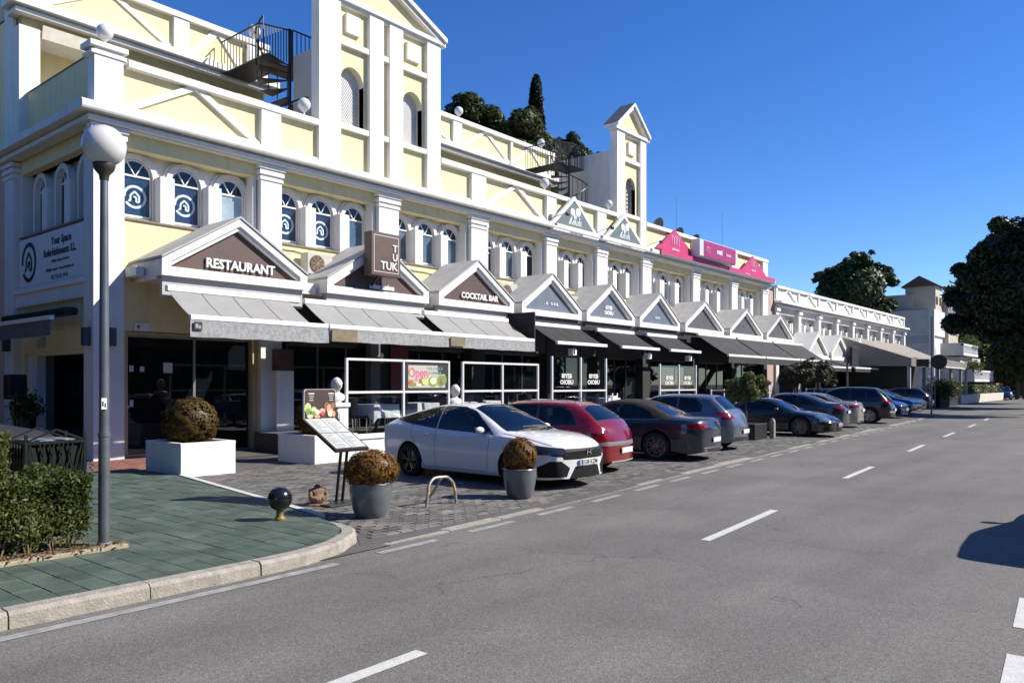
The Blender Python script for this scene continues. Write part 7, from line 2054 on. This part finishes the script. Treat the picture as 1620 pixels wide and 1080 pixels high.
for i, (tx, ty, lab) in enumerate([(12.7, 14.9, 'the table behind the left lower pane of the near screen'), (14.5, 15.3, 'the table behind the right lower pane of the near screen'), (15.9, 15.2, 'the left table behind the second screen'), (17.5, 15.6, 'the right table behind the second screen'), (23.6, 15.3, 'the table in the open gap right of the third screen'), (20.2, 15.6, 'the table behind the third screen')]):
    for j, (dx, dy, rz) in enumerate([(-.68, 0, R(90)), (.68, 0, R(-90)), (0, .68, 0)]):
        lb = 'black wicker chair %s %s' % (wh[j], lab); lc = (tx+dx, ty+dy, TZ)
        if first: move(c0, lc, rz); c0['label'] = lb; first = False
        else: copy_tree(c0, lc, rz, lb)
t = thing('high_chair', 'white folding chair leaning against the pillar right of the third screen', 'chair', (22.9, 14.6, TZ)); q = MB()
MB().bar((22.85, 14.6, TZ), (23.0, 14.6, 1.4), .03, .04).bar((23.15, 14.6, TZ), (23.3, 14.6, 1.4), .03, .04).build('frame', white2, t, kind='stuff'); MB().bbox(22.97, 23.3, 14.57, 14.63, .9, 1.3, .01).build('backrest', white2, t)
tag(MB().bbox(23.5, 23.75, 15.0, 15.2, TZ+.722, TZ+.80, .02).solo('bread_basket', cloth, 'small white item on the table right of the third screen', 'basket'))
# terrace deck and boundary side screens further along
tag(MB().box(11.1, 30.2, 14.22, 17.70, -.02, TZ).solo('terrace_deck', M('terrace_tile', (.10, .085, .07), .7, var=.2, scale=3, space='P'), 'dark tiled terrace floor under the awnings', None, None, 'structure'))
def glass_fence(x0, x1, label):
    t = thing('glass_fence', label, 'glass fence', ((x0+x1)/2, TY, .05), 0, 'glass fences of the far terraces'); n = max(1, round((x1-x0)/1.3))
    for k in range(n+1): x = x0+(x1-x0)*k/n; MB().bbox(x-.03, x+.03, TY-.03, TY+.03, .05, 1.5, .004).build('post', wm_, t)
    for k in range(n): a, b_ = x0+(x1-x0)*k/n+.031, x0+(x1-x0)*(k+1)/n-.031; MB().box(a, b_, TY-.004, TY+.004, .12, 1.42).build('pane', frost_glass, t); MB().bbox(a, b_, TY-.02, TY+.02, 1.43, 1.48, .003).build('rail', galv, t)
glass_fence(29.6, 35.6, 'glass fence of the terrace behind the planted tub'); glass_fence(40.6, 45.5, 'glass fence of the terrace behind the off-roader')
for x, lab in ((33.4, 'white post light on the glass fence, left'), (35.4, 'white post light on the glass fence, right')):
    t = thing('post_light', lab, 'light', (x, TY-.1, 1.2), 0, 'white lights on the glass fence'); MB().bbox(x-.14, x+.14, TY-.16, TY-.03, 1.25, 1.75, .02).build('lamp_body', globe_m, t); MB().box(x-.02, x+.02, TY-.10, TY-.06, .9, 1.25).build('stem', galv, t)

# planted tub between the silver car and the sports coupe
t = thing('planter_box', 'dark square tub between the silver car and the sports coupe', 'planter', (23.0, 9.75, .03)); MB().bbox(22.45, 23.4, 9.3, 10.2, .03, .52, .01).build('tub', M('black_metal_sheet', (.010, .010, .011), .5, var=.2), t)
t = thing('shrub', 'loose leafy green shrub with a thin stem in the dark square tub', 'shrub', (23.0, 9.8, .6)); rg = np.random.default_rng(61)
cl = crown_clumps(22.9, 9.8, 1.55, .85, .7, .6, 22, rg, .3); p, d = clump_points(cl, 7000, rg, .5); leaves_mesh('foliage', p, d+np.array([0, 0, .4]), .035, leaf_mat('shrub_leaf', (.04, .06, .015), (.16, .18, .05), .4, 1.6), t, seed=9)['kind'] = 'stuff'
q = MB(); q.tube([(23.0, 9.8, .55), (22.97, 9.8, 1.3)], .03, 7)
for c in cl[:12]: q.tube([(22.97, 9.8, 1.2), (c[0], c[1], c[2])], [.02, .006], 4)
q.build('stems', bark, t, kind='stuff')
t = thing('bollard', 'short grey concrete post at the corner of the dark square tub', 'bollard', (23.55, 9.2, .03)); MB().bbox(23.50, 23.65, 9.13, 9.28, .03, .62, .03).build('post_body', concrete, t); MB().lathe([(.06, 0), (.045, .04), (.01, .05)], (23.575, 9.205, .62), 14).build('post_cap', concrete, t)
# olive trees on the terrace
for i, (x, y, z, r_, lab, n_) in enumerate([(37.0, 13.3, 2.2, 1.25, 'grey green olive tree in front of the charcoal awnings, left one', 9000), (39.6, 13.2, 2.25, 1.3, 'grey green olive tree in front of the charcoal awnings, right one', 9000)]):
    tree('olive_tree', lab, (x, y, .05), 3, (x, y, z, r_, r_*.8, r_*.72), n_, .045, olive_leaf, 70+i, k=24, group='olive trees on the terrace', trunk_r=.07, cs=.3)
# dark panel sign on a pole and round sign seen from behind
t = thing('panel_sign', 'black rectangular sign panel on a thin pole above the navy saloon', 'sign', (38.0, 11.25, 0)); MB().tube([(38.0, 11.3, 0), (38.0, 11.3, 3.2)], .045, 10).build('pole', galv, t)
MB().bbox(37.55, 38.55, 10.95, 11.07, 2.55, 3.42, .02).build('panel', M('black_panel', (.010, .010, .011), .5), t); MB().box(37.95, 38.05, 11.05, 11.27, 2.9, 3.0).build('bracket', iron, t)
t = thing('round_sign', 'dark round traffic sign seen from behind on a grey pole', 'traffic sign', (45.0, 8.95, 0)); MB().tube([(45.0, 9.2, 0), (45.0, 9.2, 5.2)], .045, 10).build('pole', galv, t)
q = MB(); q.lathe([(.38, 0), (.38, .02)], (0, 0, 0), 28, axis='x', smooth=False); q.v = [(44.93+p[0], 8.85+p[1], 2.85+p[2]) for p in q.v]; q.build('disc', M('sign_back', (.02, .016, .014), .6), t); MB().box(44.94, 45.0, 8.9, 9.2, 2.82, 2.88).build('bracket', galv, t)
t = thing('round_sign', 'second small dark sign clamped on the same pole, left of the disc', 'traffic sign', (45.0, 9.55, 2.6)); MB().bbox(44.9, 44.95, 9.3, 9.9, 2.62, 3.0, .01).build('plate', M('sign_back'), t); MB().box(44.95, 45.0, 9.2, 9.35, 2.78, 2.84).build('bracket', galv, t)
tag(MB().tube([(33.9, 9.6, .03), (33.9, 9.6, .85), (33.9, 9.75, 1.0), (33.9, 10.3, 1.0), (33.9, 10.45, .85), (33.9, 10.45, .03)], .035, 8).solo('pipe_barrier', galv, 'bent pipe barrier left of the charcoal off-roader', 'barrier'))

# ================================================================== FAR BUILDINGS
wb = thing('white_block', 'long white two-storey block with cross-braced parapet beyond the cream building', 'building', (47.5, 18.3, 0))
W0, W1, WYY = 47.6, 78.5, 18.3
def WB(name, m, *bx_, **k):
    q = MB()
    for b_ in bx_: q.box(*b_)
    return q.build(name, m, wb, **k)
WB('wall', white, (W0, W1, WYY+.5, WYY+.8, 2.6, 6.5)); WB('wall_core', grey_wall, (W0+.02, W1-.02, WYY+.8, 30, .02, 7.3))
WB('spandrel', white, (W0, W1, WYY+.12, WYY+.5, 3.4, 4.45), (W0, W1, WYY+.12, WYY+.5, 6.1, 6.5))
WB('cornice', white2, (W0-.15, W1+.15, WYY-.2, WYY+.6, 6.5, 6.62), (W0-.3, W1+.3, WYY-.4, WYY+.6, 6.68, 6.82), (W0, W1, WYY-.1, WYY+.6, 6.62, 6.68))
WB('parapet', white, (W0, W1, WYY+.1, WYY+.3, 6.82, 7.65)); WB('parapet_rail', white2, (W0-.05, W1+.05, WYY-.05, WYY+.35, 7.65, 7.80)); WB('parapet_base', white2, (W0, W1, WYY+.02, WYY+.1, 6.82, 6.95))
nb = 8; bw = (W1-W0)/nb
for k in range(nb+1):
    x = W0+bw*k; WB('pilaster', white2, (x-.22, x+.22, WYY-.04, WYY+.3, .03, 6.5)); WB('parapet_pier', white2, (x-.12, x+.12, WYY, WYY+.12, 6.95, 7.65)); WB('capital', white2, (x-.3, x+.3, WYY-.12, WYY+.3, 6.2, 6.4))
gp_ = M('grey_window_pane', (.16, .18, .19), .15, coat=.5, var=.4, scale=.6)
for k in range(nb):
    x = W0+bw*k; brace(x+.25, x+bw-.25, 6.95, 7.66, WYY+.0, wb, .17)
    for j in range(3):
        cx = x+bw*(j+.5)/3+.05; f_ = WB('window_frame', white2, (cx-.42, cx-.36, WYY+.42, WYY+.5, 4.5, 5.9), (cx+.36, cx+.42, WYY+.42, WYY+.5, 4.5, 5.9), (cx-.36, cx+.36, WYY+.42, WYY+.5, 5.84, 5.9), (cx-.36, cx+.36, WYY+.42, WYY+.5, 5.3, 5.34))
        q = MB(); q.box(cx-.36, cx+.36, WYY+.46, WYY+.49, 4.5, 5.84); q.build('pane', gp_, f_)
    for j in (1, 2): cx = x+bw*j/3+.05; WB('window_pier', white2, (cx-.13, cx+.13, WYY+.12, WYY+.46, 4.46, 5.6))
WB('shopfront', black_int, (W0, W1, WYY+.2, WYY+.5, .03, 3.4))
stepm = M('faded_pink_masonry', (.42, .30, .26), .85, var=.12, scale=2, space='P'); WB('end_wall', stepm, (45.6, 47.55, 18.4, 19.0, .03, 5.9), (46.3, 47.55, 18.42, 19.0, 5.9, 7.4)); WB('end_panel', M('beige_render', (.40, .37, .31), .85, var=.08, space='P'), (47.3, 47.58, 18.35, 24, 5.0, 7.6))
for i, x in enumerate((51.0, 55.4, 59.9)):
    hw = 1.9; za, ze = 5.0, 3.75; q = MB()
    for s_ in (-1, 1): q.prism([(x+s_*hw, ze), (x, za), (x, za-.25), (x+s_*hw, ze-.25)], 'y', 16.9, 17.2)
    q.box(x-hw, x+hw, 16.9, 17.2, 3.3, 3.55); g_ = q.build('gable_front', white2, wb); MB().prism([(x-hw+.1, 3.5), (x+hw-.1, 3.5), (x, za-.15)], 'y', 17.05, 17.1).build('gable_panel', grey_wall, g_)
    q = MB()
    for s_ in (-1, 1): q.prism([(x+s_*hw, ze), (x, za), (x, za+.05), (x+s_*hw, ze+.05)], 'y', 16.88, 18.4)
    q.build('gable_roof', white, g_)
awning(48.5, 52.5, 48.5, 52.4, 17.0, 3.3, 15.4, 2.75, blackf, bar_w, 'black awning under the first gable of the white block', val=.2, seam=0, grp='awnings of the white block')
awning(52.7, 58.0, 52.7, 57.9, 17.0, 3.3, 15.2, 2.75, blackf, bar_w, 'black awning under the second gable of the white block', val=.2, seam=0, grp='awnings of the white block')
# taupe tent roof
tt = thing('tent_canopy', 'broad taupe fabric canopy roof in front of the white block', 'canopy', (66, 15.5, 0))
tm = M('taupe_canvas', (.26, .225, .19), .9, var=.1, scale=.7, space='P', bump=.3, bscale=3)
q = MB(); vs = []
for i in range(17):
    x = 57+i*1.25
    for j in range(7): v = j/6; vs.append((x, 12.9+5.0*v, 3.45+(1.75*v) - .25*math.sin(math.pi*v) + .05*math.sin(i*1.5)))
q.add(vs, [(i*7+j, (i+1)*7+j, (i+1)*7+j+1, i*7+j+1) for i in range(16) for j in range(6)], None, True); q.build('roof_fabric', tm, tt)
q = MB(); q.box(57, 77, 12.86, 12.9, 2.9, 3.46); q.build('front_valance', M('grey_taupe_canvas', (.16, .14, .125), .9, var=.1), tt); MB().add([(57, 12.9, 3.45), (57, 17.9, 5.2), (57, 17.9, 3.0), (57, 12.9, 2.9)], [(0, 1, 2, 3)]).build('side_valance', tm, tt)
for x in (57.2, 61.5, 66, 70.5, 74.5, 76.8): MB().bbox(x-.09, x+.09, 12.95, 13.15, .03, 3.4, .01).build('post', grey_wall, tt)
MB().box(57.3, 76.7, 16.9, 17.0, .03, 3.3).build('back_panel', black_int, tt)
q = MB(); q.prism([(12.6, 2.95), (14.2, 3.2), (14.2, 3.24), (12.6, 2.99)], 'x', 66.5, 74); q.solo('awning_sheet', M('white_canvas', (.75, .75, .73), .8), 'white sheet awning under the edge of the taupe canopy', 'awning')
rg = np.random.default_rng(91)
for i, (x, y, lab) in enumerate([(63.5, 12.4, 'green planting below the taupe canopy, left'), (69.0, 12.8, 'green planting below the taupe canopy, right')]):
    t = thing('shrub', lab, 'shrub', (x, y, .05), 0, 'shrubs below the taupe canopy'); p = np.array([x, y, 1.3])+rg.normal(0, 1, (2500, 3))*np.array([1.3, .3, .3]); leaves_mesh('foliage', p, np.tile((0, 0, 1), (2500, 1)), .07, mid_leaf, t, seed=30+i)['kind'] = 'stuff'; MB().box(x-1.5, x+1.5, y-.25, y+.25, .03, .95).build('trough', well_m, t)
for i, x in enumerate((58.9, 60.6)):
    globe(x, 12.2, 1.75, .17, '%s small white globe in front of the taupe canopy' % ['left', 'right'][i], 'small globes by the taupe canopy'); tag(MB().tube([(x, 12.2, .03), (x, 12.2, 1.75)], .03, 6).solo('globe_post', galv, 'post under the %s small white globe by the taupe canopy' % ['left', 'right'][i], 'post'))

cb = thing('balcony_building', 'stepped cream apartment building with balconies at the end of the row', 'building', (88, 18, 0))
cream = M('cream_render', (.46, .40, .31), .85, var=.08, scale=1, space='P'); beige = M('beige_render'); stone_w = M('old_white_render', (.56, .54, .51), .85, var=.12, scale=.8, space='P')  # cream is one even base tone
def CB(name, m, *bx_, **k):
    q = MB()
    for b_ in bx_: q.box(*b_)
    return q.build(name, m, k.pop('parent', cb), **k)
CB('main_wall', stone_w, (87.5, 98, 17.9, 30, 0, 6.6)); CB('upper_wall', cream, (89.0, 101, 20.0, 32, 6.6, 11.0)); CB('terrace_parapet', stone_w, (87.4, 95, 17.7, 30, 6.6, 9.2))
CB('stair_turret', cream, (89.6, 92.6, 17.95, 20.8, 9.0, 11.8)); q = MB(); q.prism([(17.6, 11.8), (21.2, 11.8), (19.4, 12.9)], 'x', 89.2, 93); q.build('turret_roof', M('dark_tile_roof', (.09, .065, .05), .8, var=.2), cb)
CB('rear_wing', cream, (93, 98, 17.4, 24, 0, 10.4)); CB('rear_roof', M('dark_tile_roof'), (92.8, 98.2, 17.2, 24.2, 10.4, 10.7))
CB('end_strip', white, (87.3, 87.5, 17.6, 18.1, 2.0, 9.25))
CB('chimney', stone_w, (97, 98, 20, 21, 10.7, 12.0)); CB('wall_band', grey_wall, (87.38, 87.48, 18.1, 28, 5.9, 6.6))
bal_m = M('balustrade_white', (.6, .6, .58), .6)
def balcony(x0, x1, y0, y1, z, label_):
    b_ = CB('balcony', stone_w, (x0, x1, y0, y1, z, z+.25)); q = MB(); q.box(x0, x0+.1, y0, y1, z+.25, z+1.25); q.build('balcony_wall', stone_w, b_)
    q = MB(); n = int((x1-x0)/.42)
    for k in range(n+1): x = x0+.1+(x1-x0-.2)*k/n; q.lathe([(.07, .25), (.13, .45), (.07, .75), (.11, 1.0)], (x, y0+.12, z), 8)
    q.build('balusters', bal_m, b_, kind='stuff'); MB().box(x0, x1, y0, y0+.24, z+1.0, z+1.18).build('rail', bal_m, b_)
balcony(89.5, 97.5, 15.4, 17.5, 4.6, ''); balcony(90.5, 102, 14.6, 17.4, 1.95, ''); CB('lower_wing', stone_w, (90.6, 102, 15.9, 17.9, 0, 4.5)); 
for x in (88.6, 90.2): CB('turret_window', black_int, (x+1.2, x+1.9, 17.9, 17.94, 9.9, 10.7))
for k, (x, z) in enumerate(((94.0, 7.0), (95.6, 7.0), (97.2, 7.0), (94.0, 8.9), (95.6, 8.9), (97.2, 8.9))):
    f_ = CB('window_frame', bal_m, (x-.55, x+.55, 17.3, 17.39, z, z+1.3)); q = MB(); q.box(x-.45, x+.45, 17.26, 17.3, z+.1, z+1.2); q.build('pane', gp_, f_)
CB('ground_shopfront', black_int, (90.7, 101.8, 15.8, 15.88, .1, 1.9)); CB('sloping_canopy', M('rust_canvas', (.25, .10, .07), .9), (98, 103, 13.8, 14.6, 1.6, 1.8))
rg = np.random.default_rng(95)
for i, (x, y, z) in enumerate([(92.5, 15.1, 3.4), (96, 15.9, 6.0), (97.0, 17.2, 10.9)]):
    t = thing('balcony_plant', 'green plants spilling over the balustrade, %s' % ['lowest balcony', 'middle balcony', 'top balcony'][i], 'plant', (x, y, z-.5), 0, 'plants on the balconies'); p = np.array([x, y, z])+rg.normal(0, 1, (1200, 3))*np.array([1.0, .4, .35]); leaves_mesh('foliage', p, np.tile((0, 0, 1), (1200, 1)), .10, mid_leaf, t, seed=50+i)['kind'] = 'stuff'
# low garden wall and hedge where the pavement bends at the far end
tag(MB().bbox(74, 98, 12.9, 13.2, .02, .8, .02).solo('garden_wall', M('pale_stone_wall', (.5, .46, .38), .85, var=.15, space='P'), 'low pale garden wall at the far end of the parking row', 'wall'))
rg = np.random.default_rng(96); k = 5000; P = np.stack([rg.uniform(74, 97, k), rg.normal(13.8, .3, k), rg.uniform(.5, 1.6, k)], 1); t = thing('hedge', 'low green hedge behind the far garden wall', 'hedge', (85, 13.8, .05)); leaves_mesh('foliage', P, np.tile((0, -.6, 1), (k, 1)), .09, mid_leaf, t, seed=60)['kind'] = 'stuff'
